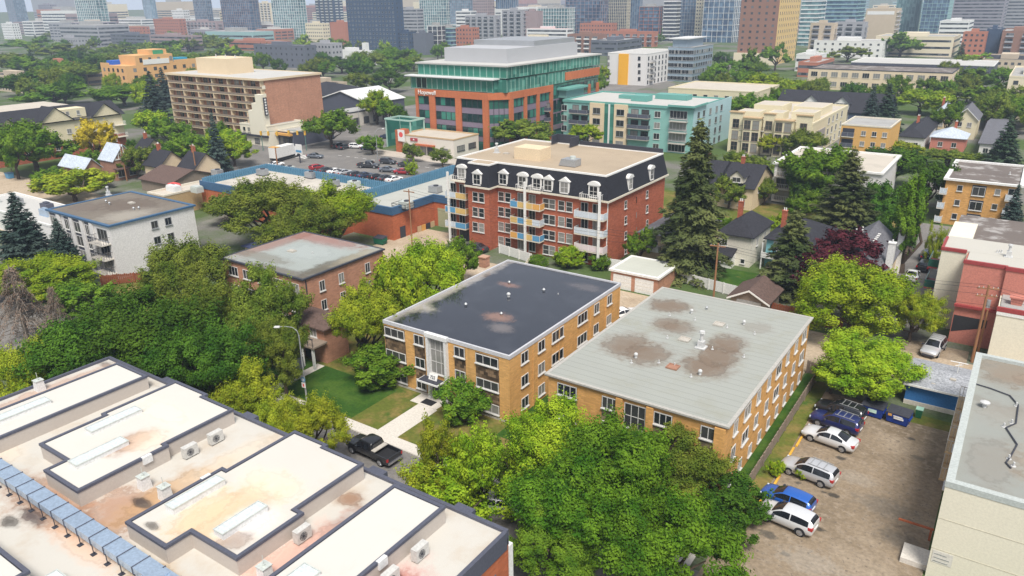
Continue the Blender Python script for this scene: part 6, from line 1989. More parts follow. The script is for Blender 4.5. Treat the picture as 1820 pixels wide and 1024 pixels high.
# ================================================================ TREES
def quads_mesh(name, P, N, size, aspect, rng, mat, U=None):
    n = len(P)
    N = N / np.linalg.norm(N, axis=1, keepdims=True)
    A = rng.normal(size=(n, 3)) if U is None else U + rng.normal(size=(n, 3)) * .25
    T = A - N * np.sum(A * N, axis=1, keepdims=True)
    T /= np.linalg.norm(T, axis=1, keepdims=True) + 1e-9
    B = np.cross(N, T)
    s = size * (0.65 + .7 * rng.random((n, 1)))
    v = np.empty((n, 4, 3))
    v[:, 0] = P - T * s
    v[:, 1] = P + B * s * aspect
    v[:, 2] = P + T * s + N * s * .25
    v[:, 3] = P - B * s * aspect
    me = bpy.data.meshes.new(name)
    me.vertices.add(n * 4)
    me.vertices.foreach_set('co', v.reshape(-1).astype(np.float32))
    me.loops.add(n * 4)
    me.loops.foreach_set('vertex_index', np.arange(n * 4, dtype=np.int32))
    me.polygons.add(n)
    me.polygons.foreach_set('loop_start', np.arange(0, n * 4, 4, dtype=np.int32))
    me.polygons.foreach_set('loop_total', np.full(n, 4, dtype=np.int32))
    me.materials.append(MATS[mat])
    me.update()
    me.validate()
    return me


def limb(mb, p, q, r0, r1, rng, k=3, wob=.12):
    p, q = Vector(p), Vector(q)
    L = (q - p).length
    a = p
    for i in range(1, k + 1):
        t = i / k
        b = p.lerp(q, t) + Vector(rng.normal(size=3)) * L * wob * (0 if i == k else 1) * .5
        mb.tube(a, b, r0 + (r1 - r0) * (i - 1) / k, r0 + (r1 - r0) * t, n=6)
        a = b


def proto_broad(name, seed, nlobe, nsub, nl, leaf, shape=(1, 1, 1), low=-.45, trunk=.42, lobe=(.28, .42), sub=(.12, .19), spray=.3, up=.35, zc=1.12, slim=1.0):
    # unit tree: crown radius about 1, crown centre at z = 1.15, total height about 2.05 (scaled per tree)
    rng = np.random.default_rng(seed)
    sh = np.array(shape)
    L = []
    while len(L) < nlobe:
        d = rng.normal(size=3)
        d /= np.linalg.norm(d)
        if d[2] < low:
            continue
        c = d * (.40 + .32 * rng.random()) * sh
        r = lobe[0] + (lobe[1] - lobe[0]) * rng.random()
        if all(np.linalg.norm(c - q[0]) > .28 for q in L) or rng.random() < .15:
            L.append((c, r))
    P, N = [], []
    per = max(8, nl // (nlobe * nsub))
    for c, r in L:
        for j in range(nsub):
            d = rng.normal(size=3)
            d[2] = d[2] * .9 + .25
            d += c * .9
            d /= np.linalg.norm(d)
            q = c + d * r * (.72 + .4 * rng.random())
            rs = sub[0] + (sub[1] - sub[0]) * rng.random()
            e = rng.normal(size=(per, 3))
            e /= np.linalg.norm(e, axis=1, keepdims=True)
            rad = rs * (.45 + .6 * rng.random(per) ** .6)
            out = d * .8 + np.array([0, 0, .55])
            tip = (rng.random(per) < spray) * rng.random(per) ** 1.5 * rs * 1.5
            P.append(q + e * rad[:, None] * (1 - .35 * (tip[:, None] > 0)) + out * tip[:, None])
            N.append(e * 1.2 + d * .5 + np.array([0, 0, .2]) + rng.normal(size=(per, 3)) * .32)
    P = np.concatenate(P)
    P /= np.array([np.percentile(np.hypot(P[:, 0], P[:, 1]), 97.5)] * 2 + [np.percentile(P[:, 2], 99.7) / (2.05 - zc)])
    P = P * np.array([slim, slim, 1]) + np.array([0, 0, zc])
    N = np.concatenate(N)
    keep = P[:, 2] > .12
    crown = quads_mesh('crown', P[keep], N[keep], leaf, .6, rng, 'leaf_green')
    tb = MB()
    top = Vector((0, 0, trunk))
    limb(tb, (0, 0, 0), top, .075, .055, rng, 2, .05)
    for c, r in L:
        limb(tb, top, Vector((c[0] * slim, c[1] * slim, c[2])) * .9 + Vector((0, 0, zc)), .035, .010, rng, 3, .16)
    return crown, tb.mesh('trunk', 'bark')


def proto_spruce(name, seed, levels, nb, nl, leaf, droop=.35, base=.22, ragged=.25, power=1.0):
    # unit: height 1, base radius about base
    rng = np.random.default_rng(seed)
    P, N, U = [], [], []
    tb = MB()
    tb.tube((0, 0, 0), (0, 0, .5), .016, .010, 7).tube((0, 0, .5), (0, 0, .99), .010, .001, 6)
    for i in range(levels):
        t = (i + .5) / levels
        z = .07 + .92 * t
        R_ = base * (1 - t) ** power * (1 + ragged * (rng.random() - .5)) + .008
        n = max(4, int(nb * (1 - t * .55)))
        for j in range(n):
            a = 2 * math.pi * (j + rng.random() * .8) / n + i * 1.7
            L = R_ * (1 - ragged * .8 * rng.random())
            dv = np.array([math.cos(a), math.sin(a), 0])
            k = max(6, int(nl * L / base / levels / nb * 2.2))
            s = rng.random(k) ** .7
            pos = dv * (L * s)[:, None]
            pos[:, 2] = z - droop * L * s ** 1.4 + .03 * s ** 4 * 1.0
            w = .30 * L * (1 - s * .55) + .004
            side = np.array([-dv[1], dv[0], 0])
            pos = pos + side * (w * (rng.random(k) * 2 - 1) * .8)[:, None]
            pos[:, 2] += rng.normal(size=k) * .006 - .01 * rng.random(k)
            P.append(pos)
            nn = np.tile(np.array([0, 0, 1.0]), (k, 1)) + dv * .7 + rng.normal(size=(k, 3)) * .5
            N.append(nn)
            U.append(np.tile(dv, (k, 1)) + side * rng.normal(size=(k, 1)) * .7 + np.array([0, 0, -.35]))
            if i % 2 == 0 and j % 2 == 0:
                tb.tube((0, 0, z), tuple(dv * L * .8 + np.array([0, 0, z - droop * L * .7])), .003, .001, 4)
    P, N, U = np.concatenate(P), np.concatenate(N), np.concatenate(U)
    return quads_mesh('crown', P, N, leaf, .38, rng, 'leaf_spruce', U), tb.mesh('trunk', 'bark')


def proto_dead(seed):
    rng = np.random.default_rng(seed)
    tb = MB()
    tb.tube((0, 0, 0), (0, 0, .5), .02, .012, 7).tube((0, 0, .5), (.01, 0, 1), .012, .002, 6)
    P, N, U = [], [], []
    for i in range(150):
        t = rng.random() ** .8
        z = .10 + .86 * t
        a = rng.random() * 6.283
        L = (.24 * (1 - t) + .03) * (.5 + .6 * rng.random())
        dv = np.array([math.cos(a), math.sin(a), 0])
        m = dv * L * .6 + np.array([0, 0, z + .0])
        e = dv * L + np.array([0, 0, z - L * (.5 + .5 * rng.random())])
        tb.tube((0, 0, z), tuple(m), .0045, .003, 4).tube(tuple(m), tuple(e), .003, .001, 4)
        for k in range(4):
            q = m + (e - m) * rng.random()
            tb.tube(tuple(q), tuple(q + np.array([rng.normal() * .02, rng.normal() * .02, -.04 - .05 * rng.random()])), .0016, .0006, 3)
        k = 26
        s = rng.random(k)[:, None]
        P.append(m + (e - m) * s + rng.normal(size=(k, 3)) * .010 - np.array([0, 0, .03]) * rng.random((k, 1)))
        N.append(rng.normal(size=(k, 3)))
        U.append(np.tile(np.array([0, 0, -1.0]), (k, 1)))
    return quads_mesh('crown', np.concatenate(P), np.concatenate(N), .011, .25, rng, 'leaf_dead', np.concatenate(U)), tb.mesh('trunk', 'bark_grey')


PROTO = {}
for i in range(4):
    PROTO['near%d' % i] = proto_broad('near', 10 + i, 12, 14, 58000, .0215)
for i in range(4):
    PROTO['mid%d' % i] = proto_broad('mid', 30 + i, 10, 9, 13000, .045)
for i in range(3):
    PROTO['far%d' % i] = proto_broad('far', 50 + i, 8, 6, 3200, .085)
for i in range(2):
    PROTO['feather%d' % i] = proto_broad('feather', 71 + i, 12, 9, 17000, .030, shape=(.8, .8, 1.1), low=-.95, lobe=(.22, .34), sub=(.10, .17), spray=.6)
PROTO['column'] = proto_broad('column', 75, 16, 9, 20000, .018, shape=(.5, .5, 1.3), low=-1, trunk=.2, lobe=(.3, .42), spray=.3, slim=.25)
PROTO['shrub'] = proto_broad('shrub', 77, 14, 10, 14000, .042, low=-.9, trunk=.25, spray=.4, zc=.85)
PROTO['spruce0'] = proto_spruce('spruce', 81, 30, 15, 26000, .013)
PROTO['spruce1'] = proto_spruce('spruce', 82, 26, 13, 20000, .015, ragged=.4)
PROTO['spruce2'] = proto_spruce('spruce', 83, 20, 11, 6000, .024, ragged=.35)
PROTO['oldspruce'] = proto_spruce('oldspruce', 84, 34, 13, 30000, .013, droop=.7, base=.20, ragged=.6, power=.62)
PROTO['dead'] = proto_dead(90)
TR = random.Random(5)
RECTS = []      # building footprints: no trunk may stand inside one
for o_ in bpy.data.objects:
    if o_.parent and o_.name.split('.')[0] in ('wall', 'brick_wall', 'salmon_wall', 'rear_wall', 'glazing'):
        xs_, ys_ = [v.co.x for v in o_.data.vertices], [v.co.y for v in o_.data.vertices]
        px_, py_ = o_.parent.location.xy
        RECTS.append((min(xs_) + px_ - .6, min(ys_) + py_ - .6, max(xs_) + px_ + .6, max(ys_) + py_ + .6))


def indoors(x, y):
    return any(r[0] < x < r[2] and r[1] < y < r[3] for r in RECTS)


def tree(px, pyt, wpx, h, kind, leaf, label, group=None, name='tree', base=None, zs=None):
    # px, pyt: top of the crown in the photo; wpx its width; h its real height
    for dh in (0, .8, -.8, 1.6, -1.6, 2.4, 3.2, 4.0, 5.0, 6.0, -2.4):
        top = ground(px, pyt, h + dh)
        if not indoors(top.x, top.y):
            h += dh
            break
    top = ground(px, pyt, h)
    dist = (top - Vector((0, 0, HC))).length
    r = wpx / 2 * dist / FPX
    t = thing(name, label, 'tree' if name not in ('shrub', 'hedge') else name, (top.x, top.y, 0), TR.random() * 6.28, group)
    k = kind
    if kind in ('near', 'mid'):
        k = kind + str(TR.randrange(4))
    elif kind == 'far':
        k = 'far' + str(TR.randrange(3))
    elif kind == 'feather':
        k = 'feather' + str(TR.randrange(2))
    elif kind == 'spruce':
        k = 'spruce' + str(TR.randrange(2))
    cm, tm = PROTO[k]
    if kind.startswith('spruce') or kind in ('oldspruce', 'dead'):
        rb = {'oldspruce': .20}.get(kind, .22)
        s = (r / rb, r / rb, h)
    else:
        s = (r / .245, r / .245, h / 2.05) if k == 'column' else (r / .98, r / .98, h / 2.05)
    for nm_, me in (('crown', cm), ('trunk', tm)):
        o = link(nm_, me, t)
        o.scale = s
        if nm_ == 'crown' and leaf:
            o.material_slots[0].link = 'OBJECT'
            o.material_slots[0].material = MATS[leaf]
    return t


T = tree
# --- street trees and front gardens
T(985, 726, 180, 8.6, 'near', 'leaf_bright', 'bright green street tree in front of the gap between the two tan walk-ups')
T(1085, 772, 260, 9.6, 'near', 'leaf_elm', 'large deep green elm covering the front of the grey roofed walk-up')
T(1010, 825, 230, 8.6, 'near', 'leaf_elm', 'green elm left of centre at the bottom edge by the townhouse corner')
T(1175, 880, 260, 8.8, 'near', 'leaf_elm', 'green elm at the bottom edge left of the parking lot')
T(975, 900, 190, 6.6, 'near', 'leaf_green', 'low green elm just right of the lowest townhouse corner')
T(1195, 768, 180, 6.6, 'near', 'leaf_olive', 'yellowish olive tree against the right part of the grey roofed walk-up')
T(1130, 770, 130, 6.0, 'near', 'leaf_olive', 'small olive crown between the elm and the olive tree at the grey roofed walk-up')
T(1305, 855, 120, 3.6, 'shrub', 'leaf_dark', 'dark evergreen bush at the near end of the grey board fence', name='shrub')
T(1290, 930, 90, 2.2, 'shrub', 'leaf_dark', 'low dark shrub on the edge of the parking lot', name='shrub')
T(1322, 905, 40, 1.6, 'shrub', 'leaf_bright', 'small bright weed clump beside the parked silver hatchback', name='shrub')
T(786, 745, 92, 8.6, 'feather', 'leaf_lime', 'slender yellow green tree right of the black pickup')
T(752, 812, 100, 5.6, 'feather', 'leaf_lime', 'low yellow green tree below the tail of the black pickup')
T(850, 752, 125, 8.8, 'feather', 'leaf_bright', 'feathery green tree left of the large elm')
T(815, 830, 200, 5.8, 'feather', 'leaf_bright', 'feathery green tree above the lowest townhouse roof')
T(910, 770, 100, 6.6, 'feather', 'leaf_green', 'narrow green tree between the feathery trees and the elm')
T(818, 680, 100, 4.4, 'shrub', 'leaf_green', 'tall green bush beside the entrance of the wet roofed walk-up', name='shrub')
T(672, 622, 125, 4.2, 'shrub', 'leaf_green', 'big garden bush with dead brown branches in front of the wet roofed walk-up', name='shrub')
T(640, 508, 132, 10.5, 'near', 'leaf_lime', 'yellow green tree leaning over the left edge of the wet black roof')
T(708, 462, 112, 11.5, 'mid', 'leaf_bright', 'green tree behind the left edge of the wet black roof')
T(760, 430, 165, 11.5, 'near', 'leaf_bright', 'broad green tree at the back left of the wet black roof')
T(820, 428, 80, 7.0, 'mid', 'leaf_green', 'small green tree beside the brick chimney stack behind the wet black roof')
T(452, 480, 145, 12, 'near', 'leaf_olive', 'tall olive street tree in front of the brown brick walk-up')
T(492, 570, 105, 9, 'near', 'leaf_olive', 'olive tree behind the street lamp')
T(320, 428, 150, 11.5, 'near', 'leaf_olive', 'rounded olive green tree in front of the white apartment block')
T(355, 500, 150, 11, 'near', 'leaf_olive', 'olive tree between the dark green mass and the brown brick walk-up')
T(250, 530, 240, 12, 'near', 'leaf_dark', 'large dark green street tree above the townhouse roofs')
T(150, 560, 190, 11, 'near', 'leaf_dark', 'dark green street tree at left above the outer townhouse roof')
T(345, 585, 190, 11, 'near', 'leaf_dark', 'dark green street tree right of the outer townhouse roof')
T(430, 648, 135, 8.5, 'near', 'leaf_lime', 'yellow green tree at the corner of the third raised townhouse roof')
T(540, 705, 130, 7.5, 'near', 'leaf_lime', 'bright yellow green tree below the street lamp')
T(470, 720, 100, 7, 'near', 'leaf_lime', 'yellow green tree left of the one below the street lamp')
T(45, 612, 110, 9, 'near', 'leaf_lime', 'yellow green tree at the left edge above the townhouse roofs')
T(55, 462, 160, 6.5, 'near', 'leaf_bright', 'bright green tree at the left edge below the blue spruces')
T(135, 500, 110, 5.5, 'mid', 'leaf_green', 'green tree in front of the white apartment block balconies')
T(20, 340, 120, 14.2, 'spruce', 'leaf_blue', 'tall blue green spruce at the left edge beside the white block', name='spruce_tree')
T(98, 388, 84, 10.6, 'spruce', 'leaf_blue', 'smaller blue green spruce against the balconies of the white block', name='spruce_tree')
T(14, 470, 92, 10.5, 'dead', None, 'brown dead conifer at the left edge', name='dead_tree')
T(88, 507, 54, 7.5, 'dead', None, 'smaller brown dead conifer right of the one at the left edge', name='dead_tree')
T(470, 318, 185, 13, 'near', 'leaf_olive', 'big olive cottonwood in front of the blue parapet block, left crown')
T(592, 328, 140, 12, 'near', 'leaf_bright', 'bright green cottonwood in front of the blue parapet block, right crown')
T(530, 350, 150, 11.5, 'near', 'leaf_olive', 'olive cottonwood between the left and right crowns in front of the blue parapet block')
T(405, 345, 80, 6.0, 'mid', 'leaf_olive', 'low olive tree beside the khaki building')
# --- gardens behind the walk-ups, right
T(1246, 212, 150, 23.0, 'oldspruce', 'leaf_oldspruce', 'very tall shaggy old spruce beside the mansard building', name='spruce_tree')
T(1520, 262, 150, 16.6, 'spruce', 'leaf_oldspruce', 'broad dense spruce behind the grey shingled house', name='spruce_tree')
T(1418, 372, 120, 12.6, 'oldspruce', 'leaf_oldspruce', 'olive spruce in front of the blue green house', name='spruce_tree')
T(1632, 308, 42, 15.5, 'column', 'leaf_green', 'tall narrow columnar aspen beside the grey shingled house')
T(1498, 420, 150, 9.0, 'mid', 'leaf_purple', 'purple leaved tree beside the grey shingled house', name='purple_tree')
T(1440, 450, 90, 6.5, 'mid', 'leaf_purple', 'smaller purple leaved crown at the foot of the olive spruce', name='purple_tree')
T(1528, 474, 190, 9.5, 'near', 'leaf_bright', 'big bright green maple between the alley and the salmon complex')
T(1632, 520, 84, 6.5, 'near', 'leaf_lime', 'yellow green tree beside the salmon complex wall')
T(1540, 606, 175, 6.0, 'near', 'leaf_bright', 'bright green maple overhanging the blue dumpsters')
T(1485, 640, 70, 4.0, 'mid', 'leaf_green', 'dark green shrub at the end of the grey board fence', name='shrub')
T(1425, 830, 30, 1.1, 'shrub', 'leaf_bright', 'bright weed clump between the fence and the silver wagon', name='shrub')
T(1382, 822, 34, 1.2, 'shrub', 'leaf_bright', 'green weed clump beside the fence near the bright blue hatchback', name='shrub')
T(1139, 406, 55, 5.4, 'mid', 'leaf_green', 'green tree against the right side of the mansard building')
T(1010, 440, 60, 3.2, 'shrub', 'leaf_bright', 'green shrub in front of the mansard building balconies', name='shrub')
T(1066, 452, 40, 2.6, 'shrub', 'leaf_green', 'small shrub at the right corner of the mansard building', name='shrub')
T(955, 455, 40, 2.0, 'shrub', 'leaf_green', 'low shrub under the middle balconies of the mansard building', name='shrub')
T(1363, 318, 46, 4.6, 'mid', 'leaf_olive', 'rounded olive tree in the garden left of the white apartment block')
T(1300, 315, 60, 6.5, 'mid', 'leaf_olive', 'olive tree behind the tall old spruce')
T(1475, 262, 130, 11.5, 'mid', 'leaf_green', 'dense green tree hiding the middle of the white apartment block')
T(1585, 262, 120, 10.5, 'mid', 'leaf_dark', 'dense green tree behind the columnar aspen')
T(1660, 290, 80, 9.5, 'mid', 'leaf_dark', 'green tree left of the orange brick block')
T(1560, 330, 90, 9.0, 'mid', 'leaf_dark', 'dark green tree between the spruce and the columnar aspen')
T(1440, 320, 60, 7.0, 'mid', 'leaf_dark', 'dark green tree against the white apartment block')
T(1600, 380, 70, 7.5, 'mid', 'leaf_dark', 'dark green tree behind the grey shingled house')
T(1812, 328, 50, 8.0, 'spruce2', 'leaf_blue', 'dark conifer at the right edge beside the orange brick block', name='spruce_tree')
T(1668, 395, 30, 7.0, 'feather', 'leaf_lime', 'thin yellowish poplar left of the flat brown roof', name='tree')
T(1330, 270, 80, 6.5, 'mid', 'leaf_olive', 'olive tree in front of the stepped cream condominium')
T(1430, 232, 70, 6.0, 'mid', 'leaf_olive', 'olive tree at the foot of the cream condominium')
T(1375, 240, 60, 5.6, 'mid', 'leaf_lime', 'yellow green tree in front of the cream condominium')
T(1555, 152, 48, 14.0, 'spruce2', 'leaf_blue', 'dark blue spruce left of a pair behind the ochre block', name='spruce_tree')
T(1584, 148, 60, 15.0, 'spruce2', 'leaf_spruce', 'dark green spruce right of a pair behind the ochre block', name='spruce_tree')
T(1640, 160, 86, 8.5, 'mid', 'leaf_bright', 'bright green tree right of the pair of spruces')
T(1705, 148, 90, 7.5, 'mid', 'leaf_olive', 'olive tree above the tall cream gabled house')
T(1785, 180, 90, 9, 'mid', 'leaf_green', 'large green tree at the right edge above the cottages')
T(1800, 205, 70, 14, 'spruce2', 'leaf_spruce', 'dark conifer at the right edge among the cottages', name='spruce_tree')
T(1505, 185, 30, 6, 'mid', 'leaf_lime', 'small yellow green tree by the slate roofed house')
T(1604, 252, 62, 4.4, 'mid', 'leaf_lime', 'yellow green tree in front of the dark roofed cottage')
T(1690, 268, 74, 4.2, 'mid', 'leaf_olive', 'olive tree in front of the light grey cottage')
T(1740, 274, 56, 4, 'mid', 'leaf_olive', 'olive tree between the grey cottage and the orange brick block')
T(1380, 132, 110, 11, 'mid', 'leaf_bright', 'broad green tree behind the cream condominium')
T(1320, 165, 60, 8, 'mid', 'leaf_green', 'green tree behind the cream condominium roofs')
T(1382, 78, 48, 15, 'far', 'leaf_green', 'round green tree at the foot of the yellow sided tower')
T(1334, 86, 34, 15, 'far', 'leaf_green', 'narrow green tree at the foot of the brown tower')
T(1290, 108, 50, 11, 'far', 'leaf_green', 'green tree left of the brown tower')
T(1606, 58, 60, 16, 'far', 'leaf_green', 'green tree in front of the wide cream office')
T(1510, 82, 60, 10, 'far', 'leaf_olive', 'olive tree in front of the white three storey block')
T(1465, 92, 30, 9, 'far', 'leaf_green', 'small green tree left of the white three storey block')
T(1712, 75, 30, 17, 'spruce2', 'leaf_spruce', 'tall thin conifer right of the wide cream office', name='spruce_tree')
T(1738, 95, 50, 9, 'far', 'leaf_bright', 'green tree below the dark blue narrow building')
T(1725, 120, 70, 10, 'far', 'leaf_green', 'green tree right of the peach office')
T(1760, 150, 70, 10, 'far', 'leaf_green', 'green tree left of the cream block at the right edge')
# --- around the junction and the left middle distance
T(583, 195, 90, 11, 'mid', 'leaf_green', 'dense green street tree at the junction beside the shops')
T(692, 178, 46, 9, 'mid', 'leaf_green', 'green tree in front of the white metal gable')
T(666, 160, 60, 11, 'mid', 'leaf_bright', 'green tree left of the green glass office')
T(925, 210, 110, 9, 'mid', 'leaf_olive', 'olive street tree at the right foot of the green glass office')
T(1045, 222, 60, 7, 'mid', 'leaf_bright', 'green tree behind the mansard roof, below the teal condominium')
T(660, 242, 50, 5, 'mid', 'leaf_green', 'small green tree left of the glass pavilion')
T(732, 255, 40, 5, 'feather', 'leaf_olive', 'thin olive tree in front of the cream shop sign')
T(785, 262, 40, 5, 'feather', 'leaf_olive', 'thin olive tree at the right of the cream shop front')
T(730, 282, 24, 4, 'feather', 'leaf_bright', 'slim green sapling at the edge of the car park')
T(410, 242, 72, 8, 'mid', 'leaf_bright', 'rounded green tree in front of the balcony block')
T(375, 200, 46, 15, 'spruce2', 'leaf_blue', 'blue spruce against the balcony block', name='spruce_tree')
T(335, 240, 72, 9, 'mid', 'leaf_green', 'green tree left of the spruce at the balcony block')
T(290, 258, 60, 6, 'mid', 'leaf_dark', 'dark tree behind the timbered lattice gable')
T(263, 126, 62, 19, 'spruce2', 'leaf_blue', 'large dark spruce left of the balcony block', name='spruce_tree')
T(285, 120, 50, 16, 'spruce2', 'leaf_blue', 'dark spruce in front of the timber frame', name='spruce_tree')
T(262, 198, 66, 9.5, 'mid', 'leaf_bright', 'bright green tree right of the cream and brick apartments')
T(300, 208, 66, 10, 'mid', 'leaf_green', 'green tree left of the balcony block foot')
T(45, 216, 112, 13, 'mid', 'leaf_green', 'large green tree in front of the cream and brick apartments')
T(10, 225, 64, 13, 'mid', 'leaf_green', 'green tree at the left edge beside the lane')
T(160, 212, 62, 11.8, 'mid', 'leaf_yellow', 'yellow autumn tree against the red brick base of the cream apartments')
T(158, 268, 44, 6, 'mid', 'leaf_green', 'green tree between the silver roof and the lattice gable')
T(160, 302, 56, 4.6, 'mid', 'leaf_lime', 'yellow green tree in front of the lattice gable')
T(122, 306, 110, 6.5, 'mid', 'leaf_lime', 'wide yellowish tree behind the grimy roof of the white block')
T(90, 300, 60, 5, 'mid', 'leaf_green', 'green bush at the end of the lane', name='tree')
T(320, 300, 24, 3, 'shrub', 'leaf_lime', 'small bush behind the brown shed roof', name='shrub')
T(215, 150, 90, 9, 'mid', 'leaf_green', 'green tree below the timber frame')
T(90, 150, 100, 9, 'mid', 'leaf_green', 'green tree behind the cream apartments')
T(710, 190, 30, 7, 'mid', 'leaf_dark', 'dark green tree just left of the green glass office')
FARTREES = [
    ('tree in the upper left wooded quarter near the left edge', [(20, 95, 80, 12), (62, 66, 80, 15), (55, 100, 60, 13), (100, 78, 70, 12), (120, 92, 70, 12), (150, 92, 60, 11), (35, 130, 70, 11), (75, 122, 60, 11), (130, 112, 80, 11), (175, 100, 70, 11), (185, 85, 50, 10), (205, 78, 50, 10), (160, 55, 60, 12), (130, 50, 40, 11), (100, 55, 40, 11), (190, 58, 40, 10)], 'leaf_green'),
    ('tree behind the orange timber frame', [(230, 75, 50, 10), (255, 80, 50, 10), (300, 72, 50, 11), (335, 70, 40, 11), (365, 62, 60, 12), (385, 68, 50, 12), (320, 92, 50, 10), (350, 95, 50, 9), (395, 85, 40, 10)], 'leaf_green'),
    ('tree between the balcony block and the navy hotel', [(520, 88, 56, 11), (560, 92, 40, 9), (572, 110, 46, 9), (605, 100, 56, 10), (635, 108, 50, 10), (655, 92, 70, 12), (690, 85, 60, 13), (715, 88, 56, 12), (700, 105, 60, 10), (735, 100, 40, 9), (640, 130, 50, 9), (690, 125, 60, 10), (545, 130, 40, 9), (555, 150, 40, 8)], 'leaf_green'),
    ('tree by the far cream apartments under the white gridded tower', [(540, 65, 30, 10), (570, 70, 40, 9), (590, 68, 30, 9), (600, 70, 24, 9)], 'leaf_green'),
    ('tree between the white and yellow block and the brown tower', [(1282, 92, 30, 9), (1320, 108, 50, 9), (1350, 110, 40, 9), (1270, 115, 40, 8), (1186, 52, 30, 10), (1170, 60, 24, 9)], 'leaf_green'),
    ('tree in the far right wooded strip', [(1690, 110, 40, 9), (1715, 98, 40, 10), (1780, 120, 50, 10), (1800, 150, 60, 10), (1660, 140, 50, 9), (1575, 120, 40, 7), (1810, 170, 60, 10), (1455, 138, 40, 8)], 'leaf_green')]
for lab, pts_, lf in FARTREES:
    for i, (px, py, w, h) in enumerate(pts_):
        lf2 = TR.choice(['leaf_green', 'leaf_green', 'leaf_dark', 'leaf_olive'])
        T(px, py, w, h, 'mid' if py > 80 else 'far', lf2, 'green ' + lab, group=lab.replace('tree', 'trees', 1))
for px, py, w, h in ((52, 88, 34, 17), (120, 95, 30, 15), (30, 110, 30, 14), (140, 88, 26, 14), (62, 62, 20, 14)):
    T(px, py, w, h, 'spruce2', 'leaf_spruce', 'dark conifer rising among the upper left trees', group='conifers among the upper left trees', name='spruce_tree')
RX = random.Random(21)


def scatter(n, box, hh, label, group, leaves, kinds=('mid',)):
    for i in range(n):
        x, y = RX.uniform(box[0], box[2]), RX.uniform(box[1], box[3])
        h = RX.uniform(*hh)
        if indoors(x, y):
            continue
        k = RX.choice(kinds)
        cm, tm = PROTO[k + (str(RX.randrange(3)) if k in ('mid', 'far') else '')]
        t = thing('tree', label, 'tree', (x, y, 0), RX.random() * 6.28, group)
        r = h * RX.uniform(.42, .6)
        for nm_, me in (('crown', cm), ('trunk', tm)):
            o = link(nm_, me, t)
            o.scale = (r / .22, r / .22, h) if 'spruce' in k else (r, r, h / 2.05)
            if nm_ == 'crown':
                o.material_slots[0].link = 'OBJECT'
                o.material_slots[0].material = MATS['leaf_spruce' if 'spruce' in k else RX.choice(leaves)]


GL = ['leaf_green', 'leaf_dark', 'leaf_olive', 'leaf_green', 'leaf_bright']
scatter(46, (-520, 165, -300, 330), (9, 13), 'green tree in the wooded streets beyond the cream apartments at upper left', 'trees beyond the cream apartments', GL)
scatter(16, (-420, 330, -250, 470), (9, 13), 'green tree in the blocks behind the balcony slab and the white gable', 'trees behind the balcony slab', GL)
scatter(16, (-240, 250, -160, 400), (8, 11), 'green tree along the streets behind the green glass office', 'trees behind the green glass office', GL)
scatter(14, (-120, 265, -70, 345), (8, 11), 'green tree between the condominiums and the white and yellow block', 'trees behind the two condominiums', GL)
scatter(12, (-60, 285, 20, 360), (8, 11), 'green tree between the slate roofed house and the peach office', 'trees before the peach office', GL)
scatter(12, (-30, 262, 25, 325), (8, 11), 'green tree among the cottages at the upper right', 'trees among the cottages', GL)
scatter(14, (-203, 96, -176, 140), (5, 8), 'green tree in the gardens between the cream apartments and the junction', 'trees between the cream apartments and the junction', GL)
scatter(10, (-90, 124, -20, 146), (4, 6.5), 'small garden tree behind the mansard building and the hipped houses', 'garden trees behind the houses', GL)
scatter(40, (-900, 330, -430, 560), (9, 13), 'hazy green tree in the far streets at the upper left', 'far trees at the upper left', GL, ('far',))
dp = MB()
rg = np.random.default_rng(3)
for i in range(70):
    a = rg.random() * 6.28
    e = Vector((math.cos(a) * (.6 + rg.random()), math.sin(a) * (.6 + rg.random()), 2.6 + rg.random() * 1.6))
    limb(dp, (0, 0, .4), e, .03, .008, rg, 3, .2)
bq = ground(690, 622, 3.4)
tag(dp.build('dead_branches', M('dead_twig', (.34, .22, .13), .9, .2), None, (bq.x, bq.y, 0)), 'bare dead brown branches sticking out of the big garden bush', 'branches')


# ================================================================ VEHICLES
def catmull(a, n):
    a = np.array(a, float)
    out = []
    for i in range(len(a) - 1):
        p0, p1, p2, p3 = a[max(0, i - 1)], a[i], a[i + 1], a[min(len(a) - 1, i + 2)]
        for k in range(n):
            t = k / n
            v = .5 * ((2 * p1) + (-p0 + p2) * t + (2 * p0 - 5 * p1 + 4 * p2 - p3) * t * t + (-p0 + 3 * p1 - 3 * p2 + p3) * t ** 3)
            out.append(v)
    out.append(a[-1])
    return np.array(out)


